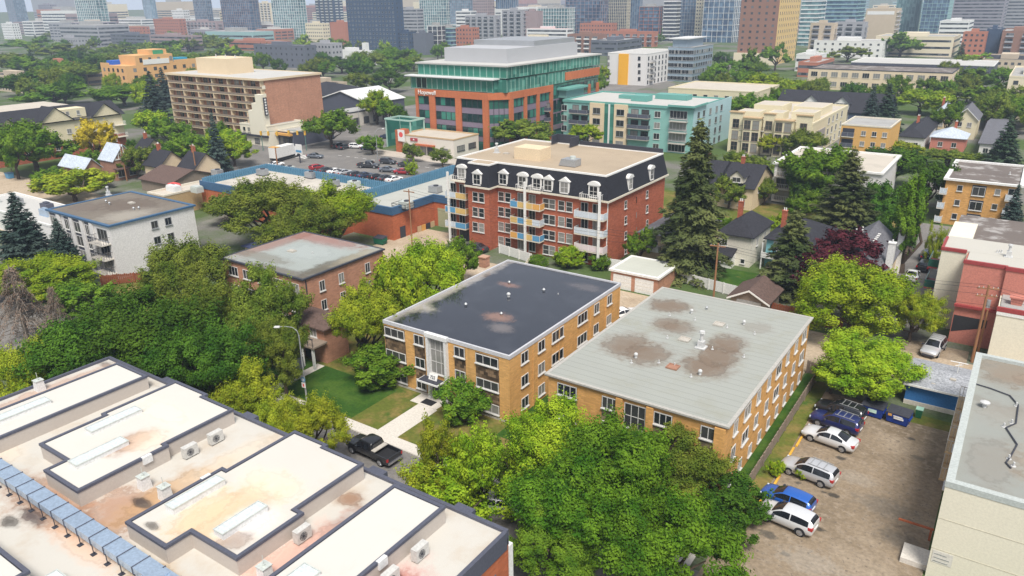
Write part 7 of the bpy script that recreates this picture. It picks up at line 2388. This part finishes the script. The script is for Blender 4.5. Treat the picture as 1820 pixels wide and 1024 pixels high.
KIND = {
    'sedan': dict(L=4.75, st=[(-2.36, .46, .78, .66, .93, .52), (-2.26, .30, .90, .83, 1.01, .68), (-1.75, .24, .95, .90, 1.07, .72), (-1.3, .22, .95, .91, 1.22, .66), (-.72, .21, .94, .92, 1.44, .57), (.12, .21, .92, .92, 1.46, .57), (.6, .21, .92, .92, 1.26, .65), (1.05, .22, .91, .91, 1.0, .72), (1.8, .25, .84, .89, .92, .66), (2.22, .32, .72, .82, .79, .56), (2.36, .44, .62, .66, .67, .42)],
                  side=(-1.35, .78), mid=-.28, ws=(.18, 1.0), rw=(-1.62, -.78), wheels=1.4),
    'wagon': dict(L=4.6, st=[(-2.28, .50, .92, .70, 1.02, .52), (-2.22, .32, .98, .84, 1.30, .60), (-1.98, .24, .98, .90, 1.52, .60), (-1.3, .22, .97, .92, 1.60, .60), (-.5, .22, .96, .93, 1.62, .60), (.15, .22, .95, .93, 1.58, .60), (.62, .22, .95, .92, 1.36, .66), (1.02, .22, .94, .91, 1.08, .73), (1.75, .26, .88, .89, .98, .68), (2.14, .32, .76, .82, .84, .58), (2.28, .44, .66, .68, .72, .46)],
                  side=(-1.95, .78), mid=-.55, ws=(.2, 1.0), rw=(-2.24, -2.02), wheels=1.34),
    'hatch': dict(L=4.2, st=[(-2.05, .48, .86, .68, .98, .50), (-1.99, .30, .94, .82, 1.24, .57), (-1.72, .24, .94, .87, 1.42, .57), (-1.1, .22, .93, .88, 1.50, .57), (-.4, .22, .92, .88, 1.51, .57), (.2, .22, .91, .88, 1.46, .57), (.66, .22, .91, .88, 1.24, .63), (1.02, .22, .90, .87, 1.02, .69), (1.6, .25, .84, .84, .93, .62), (1.95, .32, .72, .77, .79, .52), (2.06, .44, .62, .62, .66, .4)],
                  side=(-1.72, .82), mid=-.42, ws=(.22, .98), rw=(-2.0, -1.74), wheels=1.24)}
CARP = {}


def section(s):
    x, zb, zs, w, zt, wt = s
    return [(x, w * .82, zb), (x, w, zb + .2), (x, w * .995, zs), (x, wt + (w - wt) * .08, zt - .05), (x, wt * .8, zt - .01), (x, 0, zt + .01), (x, -wt * .8, zt - .01), (x, -wt - (w - wt) * .08, zt - .05), (x, -w * .995, zs), (x, -w, zb + .2), (x, -w * .82, zb)]


def at_station(S, x):
    return np.array([np.interp(x, S[:, 0], S[:, k]) for k in range(6)])


def car_proto(kind):
    if kind in CARP:
        return CARP[kind]
    K = KIND[kind]
    S = catmull(K['st'], 4)
    b = MB()
    secs = [section(s) for s in S]
    n = 11
    vs = [p for q in secs for p in q]
    fs = []
    for i in range(len(secs) - 1):
        for j in range(n - 1):
            fs.append((i * n + j, (i + 1) * n + j, (i + 1) * n + j + 1, i * n + j + 1))
        fs.append((i * n + n - 1, (i + 1) * n + n - 1, (i + 1) * n, i * n))
    fs.append(tuple(range(n)))
    fs.append(tuple(reversed(range((len(secs) - 1) * n, len(secs) * n))))
    b.add(vs, [f[::-1] for f in fs])
    body = b.mesh('body', 'white_trim', smooth=True)

    def side(x0, x1, sg):
        m = MB()
        xs = np.linspace(x0, x1, 7)
        lo, hi = [], []
        for x in xs:
            q = section(at_station(S, x))
            p2, p3 = Vector(q[2]), Vector(q[3])
            lo.append(p2.lerp(p3, .12))
            hi.append(p2.lerp(p3, .86))
        o = Vector((0, .014, .006))
        vs = [tuple(p + o) for p in lo] + [tuple(p + o) for p in hi]
        if sg < 0:
            vs = [(p[0], -p[1], p[2]) for p in vs]
        k = len(xs)
        f = [(i, i + 1, i + 1 + k, i + k) for i in range(k - 1)]
        m.add(vs, [q[::-1] for q in f] if sg > 0 else f)
        return m.mesh('side_window', 'car_glass', True)

    def across(x0, x1, fwd, nm):
        m = MB()
        xs = np.linspace(x0, x1, 5)
        vs = []
        for x in xs:
            q = section(at_station(S, x))
            for idx in (3, 4, 5, 6, 7):
                v = Vector(q[idx])
                v.y *= .93
                vs.append(tuple(v + Vector((.012 * (1 if fwd else -1), 0, .014))))
        f = [(i * 5 + j, (i + 1) * 5 + j, (i + 1) * 5 + j + 1, i * 5 + j + 1) for i in range(4) for j in range(4)]
        m.add(vs, [q[::-1] for q in f])
        return m.mesh(nm, 'car_glass', True)

    tw = MB()
    for i in range(20):
        pass
    W = MB()
    r, w = .335, .23
    nn = 20
    prof = [(r * .72, -w / 2), (r, -w / 2 + .04), (r, w / 2 - .04), (r * .72, w / 2)]
    vs = [(a * math.cos(2 * math.pi * i / nn), yy, a * math.sin(2 * math.pi * i / nn)) for i in range(nn) for a, yy in prof]
    f = [(i * 4 + j, i * 4 + j + 1, ((i + 1) % nn) * 4 + j + 1, ((i + 1) % nn) * 4 + j) for i in range(nn) for j in range(3)]
    f += [tuple(i * 4 for i in range(nn)), tuple(i * 4 + 3 for i in reversed(range(nn)))]
    W.add(vs, f)
    tyre = W.mesh('tyre', 'black_rubber')
    RM = MB()
    for sg in (-1, 1):
        vs = []
        for i in range(nn):
            a = 2 * math.pi * i / nn
            rr = r * (.68 if i % 4 else .62)
            vs.append((rr * math.cos(a), sg * (w / 2 + .004), rr * math.sin(a)))
        RM.add(vs, [tuple(range(nn)) if sg < 0 else tuple(reversed(range(nn)))])
        for k in range(5):
            a = 2 * math.pi * k / 5
            p, q = Vector((0, sg * (w / 2 + .012), 0)), Vector((r * .6 * math.cos(a), sg * (w / 2 + .012), r * .6 * math.sin(a)))
            RM.tube(p, q, .045, .03, 4)
    rim = RM.mesh('rim', 'rim_metal')
    arch = MB().add([(.40 * math.cos(math.pi * i / 14), 0, .34 + .40 * math.sin(math.pi * i / 14)) for i in range(15)] + [(-.4, 0, .24), (.4, 0, .24)], [tuple(range(17))]).mesh('wheel_arch', 'black_rubber')
    xf, xr = S[-1][0], S[0][0]
    hl, tl_ = [], []
    for sg in (-1, 1):
        sF = at_station(S, xf - .16)
        m = MB().box(xf - .42, sg * sF[3] * .98 - .12, sF[2] - .13, xf - .1, sg * sF[3] * .98 + .03 if sg > 0 else sg * sF[3] * .98 + .12, sF[2] + .03)
        if sg < 0:
            m = MB().box(xf - .42, -sF[3] * .98 - .03, sF[2] - .13, xf - .1, -sF[3] * .98 + .12, sF[2] + .03)
        hl.append(m.mesh('headlight', 'lamp_clear'))
        sR = at_station(S, xr + .12)
        y0, y1 = (sR[3] * .72, sR[3] + .02) if sg > 0 else (-sR[3] - .02, -sR[3] * .72)
        tl_.append(MB().box(xr - .02, y0, sR[2] - .16, xr + .3, y1, sR[2] + .06).mesh('tail_light', 'lamp_red'))
    mi = [MB().box(.62, s * .93 - .02, .93, .78, s * .93 + .18 * s if s > 0 else -.91, 1.06).mesh('mirror', 'dark_trim') if s > 0 else MB().box(.62, -1.11, .93, .78, -.91, 1.06).mesh('mirror', 'dark_trim') for s in (1, -1)]
    bp = [MB().box(xf - .10, -.62, .28, xf + .03, .62, .5).mesh('bumper', 'dark_trim'), MB().box(xr - .03, -.30, .62, xr + .08, .30, .76).mesh('number_plate', 'white_trim')]
    rails = None
    if kind == 'wagon':
        rm = MB()
        for sg in (-1, 1):
            rm.tube((-1.75, sg * .58, 1.62), (.0, sg * .58, 1.66), .028)
        for x in (-1.3, -.75, -.2):
            rm.box(x - .03, -.58, 1.63, x + .03, .58, 1.66)
        rails = rm.mesh('roof_rack', 'grey_metal')
    CARP[kind] = dict(body=body, sides=[side(K['side'][0], K['mid'] - .04, 1), side(K['mid'] + .04, K['side'][1], 1), side(K['side'][0], K['mid'] - .04, -1), side(K['mid'] + .04, K['side'][1], -1)],
                      ws=across(*K['ws'], True, 'windscreen'), rw=across(*K['rw'], False, 'rear_window'), tyre=tyre, rim=rim, arch=arch, hl=hl, tl=tl_, mi=mi, bp=bp, rails=rails, wb=K['wheels'], S=S)
    return CARP[kind]


M('car_glass', (.012, .014, .018), .05, .05, spec=.7)
M('rim_metal', (.42, .43, .45), .3, .05, metal=.7)
M('lamp_clear', (.62, .66, .70), .15, .05, spec=.8)
M('lamp_red', (.42, .02, .02), .2, .05, spec=.6)
paint('paint_silver', (.55, .56, .58), .35)
paint('paint_white', (.80, .80, .79))
paint('paint_palegrey', (.66, .67, .68), .2)
paint('paint_grey', (.16, .18, .21), .3)
paint('paint_black', (.012, .013, .016), .1)
paint('paint_navy', (.014, .022, .12), .2)
paint('paint_blue', (.015, .11, .46), .2)
paint('paint_red', (.36, .02, .03), .1)
paint('paint_charcoal', (.05, .055, .065), .3)
paint('paint_darkblue', (.03, .05, .10), .3)


def car(kind, pm, x, y, deg, label, group, small=False, s=1.0, name='parked_car'):
    p = car_proto(kind)
    t = thing(name, label, 'car', (x, y, .02), R(deg), group)
    t.scale = (s, s, s)
    b = link('body', p['body'], t)
    b.material_slots[0].link = 'OBJECT'
    b.material_slots[0].material = MATS[pm]
    link('windscreen', p['ws'], t)
    link('rear_window', p['rw'], t)
    for m in p['sides']:
        link('side_window', m, t)
    for sx in (-1, 1):
        for sy in (-1, 1):
            w = link('wheel', p['tyre'], t, (sx * p['wb'], sy * (at_station(p['S'], sx * p['wb'])[3] - .09), .335))
            link('rim', p['rim'], w)
            link('wheel_arch', p['arch'], t, (sx * p['wb'], sy * (at_station(p['S'], sx * p['wb'])[3] + .004), 0))
    for m in p['hl']:
        link('headlight', m, t)
    for m in p['tl']:
        link('tail_light', m, t)
    if not small:
        for m in p['mi']:
            link('mirror', m, t)
        link('bumper', p['bp'][0], t)
        link('number_plate', p['bp'][1], t)
        if p['rails']:
            link('roof_rack', p['rails'], t)
    return t


LOT = 'cars nosed in along the parking lot fence'


def carat(kind, pm, px, py, deg, label, group, **k):
    g = ground(px, py, .8)
    return car(kind, pm, g.x, g.y, deg, label, group, **k)


S_ = 1.06
carat('hatch', 'paint_palegrey', 1400, 916, 173, 'pale silver hatchback parked nearest the bottom of the lot', LOT, s=1.12)
carat('hatch', 'paint_blue', 1400, 884, 173, 'bright blue hatchback parked beside the pale silver hatchback', LOT, s=S_)
carat('wagon', 'paint_silver', 1438, 834, 172, 'silver wagon with a roof rack parked alone in the middle of the row', LOT, s=S_)
carat('sedan', 'paint_palegrey', 1475, 775, 172, 'pale silver sedan parked below the dark blue wagon', LOT, s=S_)
carat('wagon', 'paint_navy', 1486, 747, 172, 'dark blue wagon parked between the pale sedan and the black car', LOT, s=S_)
carat('wagon', 'paint_black', 1494, 728, 172, 'black car farthest along the parking lot row', LOT, s=S_)
carat('wagon', 'paint_silver', 1660, 615, 262, 'silver car parked facing the camera beside the salmon wall', 'cars parked in the alleys', s=1.05)
CP = 'cars in the car park beyond the blue parapet'
for kind, pm, px, py, lab in (('hatch', 'paint_red', 563, 296, 'red hatchback at the left end of the front row in the far car park'), ('sedan', 'paint_charcoal', 579, 301, 'dark car right of the red hatchback in the far car park'), ('sedan', 'paint_white', 596, 303, 'white sedan in the front row of the far car park'),
                              ('sedan', 'paint_silver', 611, 305, 'silver sedan right of the white one in the far car park'), ('wagon', 'paint_charcoal', 632, 309, 'dark wagon in the middle of the front row of the far car park'), ('sedan', 'paint_darkblue', 648, 310, 'dark blue sedan in the middle of the front row of the far car park'),
                              ('hatch', 'paint_black', 668, 313, 'black car right of the dark blue sedan in the far car park'), ('sedan', 'paint_charcoal', 685, 315, 'dark sedan near the right end of the front row of the far car park'), ('sedan', 'paint_white', 700, 317, 'white car half hidden behind the blue ribbed parapet')):
    carat(kind, pm, px, py, 85, lab, CP, small=True)
for kind, pm, px, py, dg_, lab in (('sedan', 'paint_grey', 690, 300, 20, 'blue grey sedan between the dark pickup and the red car in the far car park'), ('sedan', 'paint_red', 717, 304, 20, 'dark red car at the right end of the far car park'), ('wagon', 'paint_charcoal', 690, 286, 10, 'dark wagon in front of the cream shop'),
                                   ('sedan', 'paint_charcoal', 722, 291, 10, 'dark car half hidden behind the sapling in front of the cream shop')):
    carat(kind, pm, px, py, dg_, lab, CP, small=True)
ST = 'cars on the far streets'
for kind, pm, px, py, dg_, lab in (('sedan', 'paint_grey', 560, 276, 20, 'grey sedan turning at the junction'), ('wagon', 'paint_black', 603, 258, 95, 'black car waiting left of another black one by the shops'), ('sedan', 'paint_charcoal', 612, 260, 95, 'dark sedan waiting by the shops left of the white car'), ('wagon', 'paint_white', 634, 259, 20, 'white car on the street below the white metal gable'),
                                   ('sedan', 'paint_darkblue', 655, 262, 20, 'dark blue car on the street right of the white one'), ('sedan', 'paint_darkblue', 688, 242, 20, 'dark car on the street beside the terrace umbrellas'), ('sedan', 'paint_white', 490, 291, 85, 'white car behind the corner of the blue parapet'),
                                   ('wagon', 'paint_darkblue', 1648, 452, 95, 'dark car at the far end of the side street behind the columnar aspen'), ('wagon', 'paint_black', 1645, 470, 85, 'black car on the side street behind the columnar aspen'), ('sedan', 'paint_white', 1622, 487, 92, 'white car mostly hidden by the columnar aspen'),
                                   ('sedan', 'paint_charcoal', 846, 438, 175, 'dark car under the entrance of the mansard building'), ('wagon', 'paint_navy', 1178, 453, 165, 'dark blue covered car behind the double garage'), ('sedan', 'paint_white', 1108, 555, 60, 'white car between the two tan walk-ups'), ('hatch', 'paint_silver', 893, 893, 25, 'silver car hidden under the elm at the bottom edge')):
    carat(kind, pm, px, py, dg_, lab, ST, small=True)


def pickup(x, y, deg, pm, label, small=False, s=1.0):
    t = thing('pickup_truck', label, 'pickup truck', (x, y, .02), R(deg))
    t.scale = (s, s, s)
    st = catmull([(-.62, .45, 1.14, .99, 1.80, .70), (-.50, .42, 1.14, 1.0, 1.88, .72), (.1, .40, 1.14, 1.0, 1.92, .72), (.75, .40, 1.13, 1.0, 1.88, .72), (1.22, .40, 1.12, .99, 1.56, .78), (1.52, .40, 1.12, .98, 1.22, .84), (2.2, .42, 1.08, .97, 1.17, .82), (2.72, .45, 1.02, .93, 1.08, .76), (2.88, .5, .92, .86, .96, .66)], 4)
    b = MB()
    secs = [section(q) for q in st]
    n = 11
    fs = []
    for i in range(len(secs) - 1):
        for j in range(n - 1):
            fs.append((i * n + j + 1, (i + 1) * n + j + 1, (i + 1) * n + j, i * n + j))
        fs.append((i * n, (i + 1) * n, (i + 1) * n + n - 1, i * n + n - 1))
    fs.append(tuple(reversed(range(n))))
    fs.append(tuple(range((len(secs) - 1) * n, len(secs) * n)))
    b.add([p for q in secs for p in q], fs)
    b.build('body', pm, t, smooth=True)
    bd = MB().box(-2.9, -1.0, .5, -.64, 1.0, .78)
    bd.box(-2.9, -1.0, .781, -.64, -.9, 1.18).box(-2.9, .9, .781, -.64, 1.0, 1.18).box(-2.9, -.899, .781, -2.82, .899, 1.16).box(-.72, -.899, .781, -.64, .899, 1.18)
    bd.build('cargo_bed', pm, t)
    part(t, 'bed_liner', 'black_rubber', [(-2.81, -.88, .782, -.73, .88, .80)])
    part(t, 'tonneau_fold', 'concrete', [(-1.15, -.86, 1.19, -.66, .86, 1.27)])
    cut = lambda x: section(at_station(st, x))
    for sg in (1, -1):
        for a, c in ((-.5, .22), (.32, 1.2)):
            m = MB()
            xs = np.linspace(a, c, 5)
            lo = [Vector(cut(x)[2]).lerp(Vector(cut(x)[3]), .12) for x in xs]
            hi = [Vector(cut(x)[2]).lerp(Vector(cut(x)[3]), .84) for x in xs]
            vs = [(p.x, sg * (p.y + .014), p.z) for p in lo + hi]
            f = [(i, i + 1, i + 6, i + 5) for i in range(4)]
            m.add(vs, f if sg < 0 else [q[::-1] for q in f])
            m.build('side_window', 'car_glass', t)
    m = MB()
    vs = []
    for x in np.linspace(.82, 1.48, 5):
        for i in (3, 4, 5, 6, 7):
            v = cut(x)[i]
            vs.append((v[0] + .015, v[1] * .93, v[2] + .015))
    m.add(vs, [(i * 5 + j, i * 5 + j + 1, (i + 1) * 5 + j + 1, (i + 1) * 5 + j)[::-1] for i in range(4) for j in range(4)])
    m.build('windscreen', 'car_glass', t)
    part(t, 'rear_window', 'car_glass', [(-.66, -.62, 1.28, -.63, .62, 1.72)])
    p = car_proto('wagon')
    for sx in (-1.85, 1.95):
        for sy in (-1, 1):
            w = link('wheel', p['tyre'], t, (sx, sy * .91, .40))
            w.scale = (1.2, 1.1, 1.2)
            link('rim', p['rim'], w)
            a = MB().add([(sx + .5 * math.cos(math.pi * i / 12), sy * 1.006, .42 + .5 * math.sin(math.pi * i / 12)) for i in range(13)], [tuple(range(13)) if sy < 0 else tuple(reversed(range(13)))])
            a.build('wheel_arch', 'black_rubber', t)
    for sy in (-1, 1):
        y0, y1 = (.84, 1.012) if sy > 0 else (-1.012, -.84)
        part(t, 'tail_light', 'lamp_red', [(-2.92, y0, .82, -2.78, y1, 1.12)])
        part(t, 'headlight', 'lamp_clear', [(2.6, sy * .8 - .12, .82, 2.86, sy * .8 + .12, .98)])
        part(t, 'mirror', pm, [(1.0, min(sy * 1.02, sy * 1.24), 1.14, 1.14, max(sy * 1.02, sy * 1.24), 1.34)])
    part(t, 'bumper', 'chrome', [(-3.02, -.92, .5, -2.902, .92, .68)])
    return t


g = ground(663, 797, .8)
pickup(g.x, g.y, 178, 'paint_black', 'black crew cab pickup truck parked on the street below the front path', s=.98)
g = ground(655, 293, .8)
pickup(g.x, g.y, 20, 'paint_charcoal', 'dark pickup truck in the far car park')
tk = thing('delivery_truck', 'white box truck stopped at the junction behind the blue parapet', 'truck', (*ground(508, 283, 0).xy, .02), R(100))
MB().box(-5, -1.25, 1.1, 2.6, 1.25, 3.9).build('cargo_box', 'white_trim', tk)
MB().box(2.8, -1.15, .6, 5.0, 1.15, 2.0).frustum((2.8, -1.15, 4.7, 1.15), 2.0, (2.8, -1.0, 4.1, 1.0), 2.95).build('cab', 'paint_white', tk)
part(tk, 'windscreen', 'car_glass', [(4.35, -.95, 2.02, 4.72, .95, 2.7)])
part(tk, 'chassis', 'black_rubber', [(-5, -1.0, .6, 2.79, 1.0, 1.09)])
for x in (-3.6, -2.5, 3.9):
    for y in (-1.05, 1.05):
        w_ = link('wheel', car_proto('wagon')['tyre'], tk, (x, y, .5))
        w_.scale = (1.5, 1.3, 1.5)
part(tk, 'roof_trim', 'panel_orange', [(-5, -1.27, 3.902, -3, 1.27, 4.0)])


# ================================================================ STREET FURNITURE
def dumpster(px, py, deg, mt, lab, marks=True):
    g = ground(px, py, .7)
    t = thing('dumpster', lab, 'dumpster', (g.x, g.y, .02), R(deg), 'dumpsters')
    MB().frustum((-.95, -.6, .95, .6), .12, (-1.05, -.75, 1.05, .75), 1.15).build('bin', mt, t)
    MB().add([(-1.08, -.78, 1.16), (-.01, -.78, 1.16), (-.01, .78, 1.36), (-1.08, .78, 1.36), (-1.08, -.78, 1.22), (-.01, -.78, 1.22), (-.01, .78, 1.42), (-1.08, .78, 1.42)], [(0, 1, 5, 4), (1, 2, 6, 5), (2, 3, 7, 6), (3, 0, 4, 7), (4, 5, 6, 7), (3, 2, 1, 0)]).build('lid', 'dark_trim', t)
    MB().add([(.01, -.78, 1.16), (1.08, -.78, 1.16), (1.08, .78, 1.36), (.01, .78, 1.36), (.01, -.78, 1.22), (1.08, -.78, 1.22), (1.08, .78, 1.42), (.01, .78, 1.42)], [(0, 1, 5, 4), (1, 2, 6, 5), (2, 3, 7, 6), (3, 0, 4, 7), (4, 5, 6, 7), (3, 2, 1, 0)]).build('lid', 'dark_trim', t)
    for x in (-.8, .8):
        for y in (-.45, .45):
            MB().tube((x, y - .04, .08), (x, y + .04, .08), .08, n=10).build('caster', 'black_rubber', t)
    for x in (-1.07, 1.07):
        part(t, 'fork_pocket', mt, [(x - .06, -.5, .7, x + .06, .5, .86)])
    if marks == 1:
        part(t, 'label_plate', M('label_green', (.55, .75, .66), .6), [(-.35, -.745, .62, .45, -.69, .98)])
    elif marks == 2:
        part(t, 'label_plate', 'panel_orange', [(-.85, -.775, .85, -.5, -.72, 1.1)])
        part(t, 'text_line', 'white_trim', [(-.35, -.775, .88, .5, -.715, .99), (-.3, -.765, .66, .6, -.70, .82)])
    return t


dumpster(1553, 727, -6, 'dumpster_blue' if M('dumpster_blue', (.012, .045, .27), .45, .1) else '', 'blue dumpster with a pale green label at the end of the parking lot', 1)
dumpster(1598, 740, -8, 'dumpster_blue', 'blue dumpster with white lettering and an orange patch nearer the blue garage', 2)
dumpster(676, 427, 5, 'dumpster_green' if M('dumpster_green', (.015, .13, .075), .5, .12) else '', 'dark green dumpster in the brick loading yard', 0)
gb = thing('wheelie_bin', 'green wheeled bin between the blue dumpster and the blue garage', 'bin', (*ground(1632, 742, 0).xy, .02))
MB().frustum((-.25, -.28, .25, .28), .06, (-.32, -.36, .32, .36), .95).build('bin', M('bin_green', (.02, .13, .06), .5), gb)
MB().box(-.34, -.38, .952, .34, .4, 1.03).build('lid', M('bin_lid', (.30, .50, .40), .5), gb)
bb_ = thing('recycling_bin', 'bright blue bin at the edge of the lane at far left', 'bin', (*ground(18, 317, 0).xy, .02))
MB().frustum((-.8, -.6, .8, .6), .05, (-.9, -.7, .9, .7), 1.3).build('bin', 'panel_blue', bb_)
MB().box(-.95, -.75, 1.302, .95, .75, 1.42).build('lid', 'blue_trim', bb_)
for px, py, lb in ((1352, 889, 'in the weeds beside the pale silver hatchback'), (1381, 853, 'between the silver wagon and the bright blue hatchback'), (1406, 804, 'just beyond the silver wagon, nearest it'), (1420, 785, 'between the silver wagon and the pale sedan, nearer the sedan'), (1430, 768, 'at the nose of the pale sedan')):
    g = ground(px, py, .1)
    ps = MB().box(-.1, -.95, .0, .1, .95, .12).box(-.07, -.92, .12, .07, .92, .17).build('parking_stop', M('stop_yellow', (.62, .36, .05), .8, .2), None, (g.x, g.y, .02))
    tag(ps, 'yellow concrete wheel stop ' + lb, 'wheel stop', 'yellow wheel stops')


def lamp(px, py, arm, h, label, deg):
    g = ground(px, py, 0)
    t = thing('street_lamp', label, 'street lamp', (g.x, g.y, 0), R(deg))
    MB().tube((0, 0, 0), (0, 0, h * .9), .10, .07, 10).build('pole', 'grey_metal', t)
    pts = [(0, 0, h * .9), (.15, 0, h * .96), (.6, 0, h), (arm * .6, 0, h + .05), (arm, 0, h - .02)]
    MB().path(pts, .045, 8).build('arm', 'grey_metal', t)
    MB().add([(arm - .1, -.12, h - .1), (arm + .55, -.1, h - .14), (arm + .55, .1, h - .14), (arm - .1, .12, h - .1), (arm - .1, -.1, h + .06), (arm + .45, -.07, h + .03), (arm + .45, .07, h + .03), (arm - .1, .1, h + .06)], [(0, 1, 5, 4), (1, 2, 6, 5), (2, 3, 7, 6), (3, 0, 4, 7), (4, 5, 6, 7), (3, 2, 1, 0)]).build('lamp_head', 'white_metal', t)
    return t


lp = lamp(546, 716, 2.1, 8.8, 'grey street lamp with a curved arm over the front lawn', 205)
sgp = thing('street_sign', 'blue round and white parking signs on the street lamp pole', 'sign', (lp.location.x - .02, lp.location.y - .16, 1.9), R(8))
MB().add([(.30 * math.cos(a), -.02, .95 + .30 * math.sin(a)) for a in [2 * math.pi * i / 20 for i in range(20)]] + [(.30 * math.cos(a), .0, .95 + .30 * math.sin(a)) for a in [2 * math.pi * i / 20 for i in range(20)]], [tuple(range(20)), tuple(reversed(range(20, 40)))] + [(i, i + 20, (i + 1) % 20 + 20, (i + 1) % 20) for i in range(20)]).build('disc', 'panel_blue', sgp)
MB().add([(.2 * math.cos(a), -.028, .95 + .2 * math.sin(a)) for a in [2 * math.pi * i / 16 for i in range(16)]], [tuple(range(16))]).build('disc_mark', 'panel_pale', sgp)
part(sgp, 'plate', 'white_trim', [(-.26, -.02, .0, .26, 0, .6)])
part(sgp, 'plate_mark', 'sign_red', [(-.1, -.028, .12, .1, -.021, .46)])
lamp(672, 290, 1.8, 9.0, 'thin pale street lamp in front of the cream shop', 60)
lamp(640, 240, 1.8, 8.0, 'dark street lamp post by the shops under the white metal gable', 120)


def pole(px, py, h, label, arms=1, deg=0, r=.15, mt='wood_pole', name='utility_pole'):
    g = ground(px, py, 0)
    t = thing(name, label, 'utility pole', (g.x, g.y, 0), R(deg))
    MB().tube((0, 0, 0), (0, 0, h), r, r * .7, 9).build('pole', mt, t)
    for i in range(arms):
        part(t, 'crossarm', mt, [(-1.1, -.08, h - .5 - i * .9, 1.1, .08, h - .36 - i * .9)])
        for x in (-.95, -.5, .5, .95):
            MB().cyl(x, 0, h - .358 - i * .9, h - .2 - i * .9, .05, .035, 7).build('insulator', 'galv_pale', t)
    return t, Vector((g.x, g.y, h))


P1 = pole(1727, 644, 9.6, 'tall brown utility pole in front of the salmon wall', 2, 20, .17)
MB().cyl(.35, .1, 6.9, 7.8, .24, n=12).build('transformer', 'grey_metal', P1[0])
P1b = pole(1735, 640, 6.4, 'shorter brown pole leaning on the tall one by the salmon wall', 0, 0, .15)
P2 = pole(1268, 530, 8.2, 'brown utility pole standing at the white fence behind the grey felt roof', 1, 10)
P3 = pole(1213, 486, 5.0, 'short brown post beside the double garage', 0, 0, .12)
P4 = pole(733, 443, 10.6, 'thin brown utility pole in the brick loading yard', 1, 5, .13)
P5 = pole(353, 330, 9.8, 'brown utility pole at the left corner of the blue parapet block', 1, 0, .16)
P6 = pole(497, 326, 8.6, 'brown pole rising behind the olive cottonwood at the gravel roof', 0, 0, .2)
P7 = pole(226, 322, 9.0, 'dark utility pole in front of the half timbered gable', 0, 0, .14)
P8 = pole(22, 310, 7, 'pale wooden pole at the left edge of the lane', 0, 0, .12, 'bark_grey')
P9 = pole(1770, 296, 7, 'wooden pole behind the orange brick block at the right', 0, 0, .14)
P10 = pole(1305, 262, 9, 'wooden utility pole with a crossarm in front of the teal condominium side', 1, 0, .15)
wr_ = MB()


def span(a, b, sag):
    pts = [a.lerp(b, i / 12) - Vector((0, 0, sag * 4 * (i / 12) * (1 - i / 12))) for i in range(13)]
    wr_.path(pts, .018, 4)


for dz, off in ((-.2, .6), (-.2, -.6), (-1.2, .2), (-2.4, 0)):
    a = P1[1] + Vector((0, off, dz))
    span(a, P2[1] + Vector((0, off, dz * .6)), .8)
    span(a, a + Vector((22, -1.5, -.3)), .6)
    span(P2[1] + Vector((0, off, dz * .6)), P4[1] + Vector((0, off, dz)), 1.0)
tag(wr_.build('power_lines', 'black_metal'), 'thin black overhead wires strung along the alley between the utility poles', 'power lines')


def signal(px, py, deg, lab, h=5.6):
    g = ground(px, py, 0)
    t = thing('traffic_light', lab, 'traffic light', (g.x, g.y, 0), R(deg), 'traffic lights at the junction')
    MB().tube((0, 0, 0), (0, 0, h), .12, .09, 8).tube((0, 0, h - .2), (5.5, 0, h + .3), .07, .05, 6).build('mast', M('mast_green', (.10, .20, .17), .5), t)
    for x in (2.4, 5.2, .0):
        MB().box(x - .25, -.3, h - 1.1, x + .25, .12, h + .1).build('signal_head', 'stop_yellow', t)
    return t


signal(545, 268, 200, 'yellow headed traffic light mast at the near corner of the junction')
signal(468, 268, 20, 'traffic light mast with a long green arm over the box truck')
signal(571, 240, 185, 'traffic light mast by the street tree at the junction')
bl = thing('bus_sign', 'white and blue street advertising panel at the junction corner', 'sign', (*ground(534, 290, 0).xy, 0))
part(bl, 'post', 'dark_trim', [(-.12, -.12, 0, .12, .12, 2.6)])
part(bl, 'panel', 'white_trim', [(-1.1, -.14, 2.602, 1.1, .14, 5.0)])
part(bl, 'blue_band', 'panel_blue', [(-1.1, -.17, 2.9, 1.1, -.142, 3.5)])
for px, py, lab in ((1358, 905, 0, ), ) if False else ():
    pass
wp_ = thing('post_sign', 'small white sign on a post in the shrubs beside the parking lot', 'sign', (*ground(1294, 970, 0).xy, 0), R(-30))
part(wp_, 'post', 'grey_metal', [(-.03, -.03, 0, .03, .03, 1.0)])
part(wp_, 'panel', 'white_trim', [(-.16, -.05, 1.002, .16, -.02, 1.65)])

# ================================================================ finish: windows beyond the first hundred, haze
for rt_, lst in PEND.items():
    o_ = bpy.data.objects[rt_]
    m = MB()
    mats = []
    for (me, mat4) in lst:
        base = []
        for mm in me.materials:
            if mm not in mats:
                mats.append(mm)
            base.append(mats.index(mm))
        off = len(m.v)
        m.v += [tuple(mat4 @ v.co) for v in me.vertices]
        for p in me.polygons:
            m.f.append(tuple(off + i for i in p.vertices))
            m.m.append(base[p.material_index])
    w_ = m.build('window', mats, o_)
    w_['kind'] = 'stuff'
for o_ in bpy.data.objects:
    if '_nw' in o_.keys():
        del o_['_nw']

hz_ = MB().box(-1900, -300, -1, 900, 2600, 118).build('haze', [])
hz_['kind'] = 'stuff'
hm = bpy.data.materials.new('haze')
hm.use_nodes = True
hn = hm.node_tree.nodes
hn.clear()
hv = hn.new("ShaderNodeVolumePrincipled")
hv.inputs['Color'].default_value = (.66, .80, 1.0, 1)
hv.inputs['Density'].default_value = .00027
hv.inputs['Anisotropy'].default_value = .0
ho = hn.new("ShaderNodeOutputMaterial")
hm.node_tree.links.new(hv.outputs[0], ho.inputs['Volume'])
hz_.data.materials.append(hm)
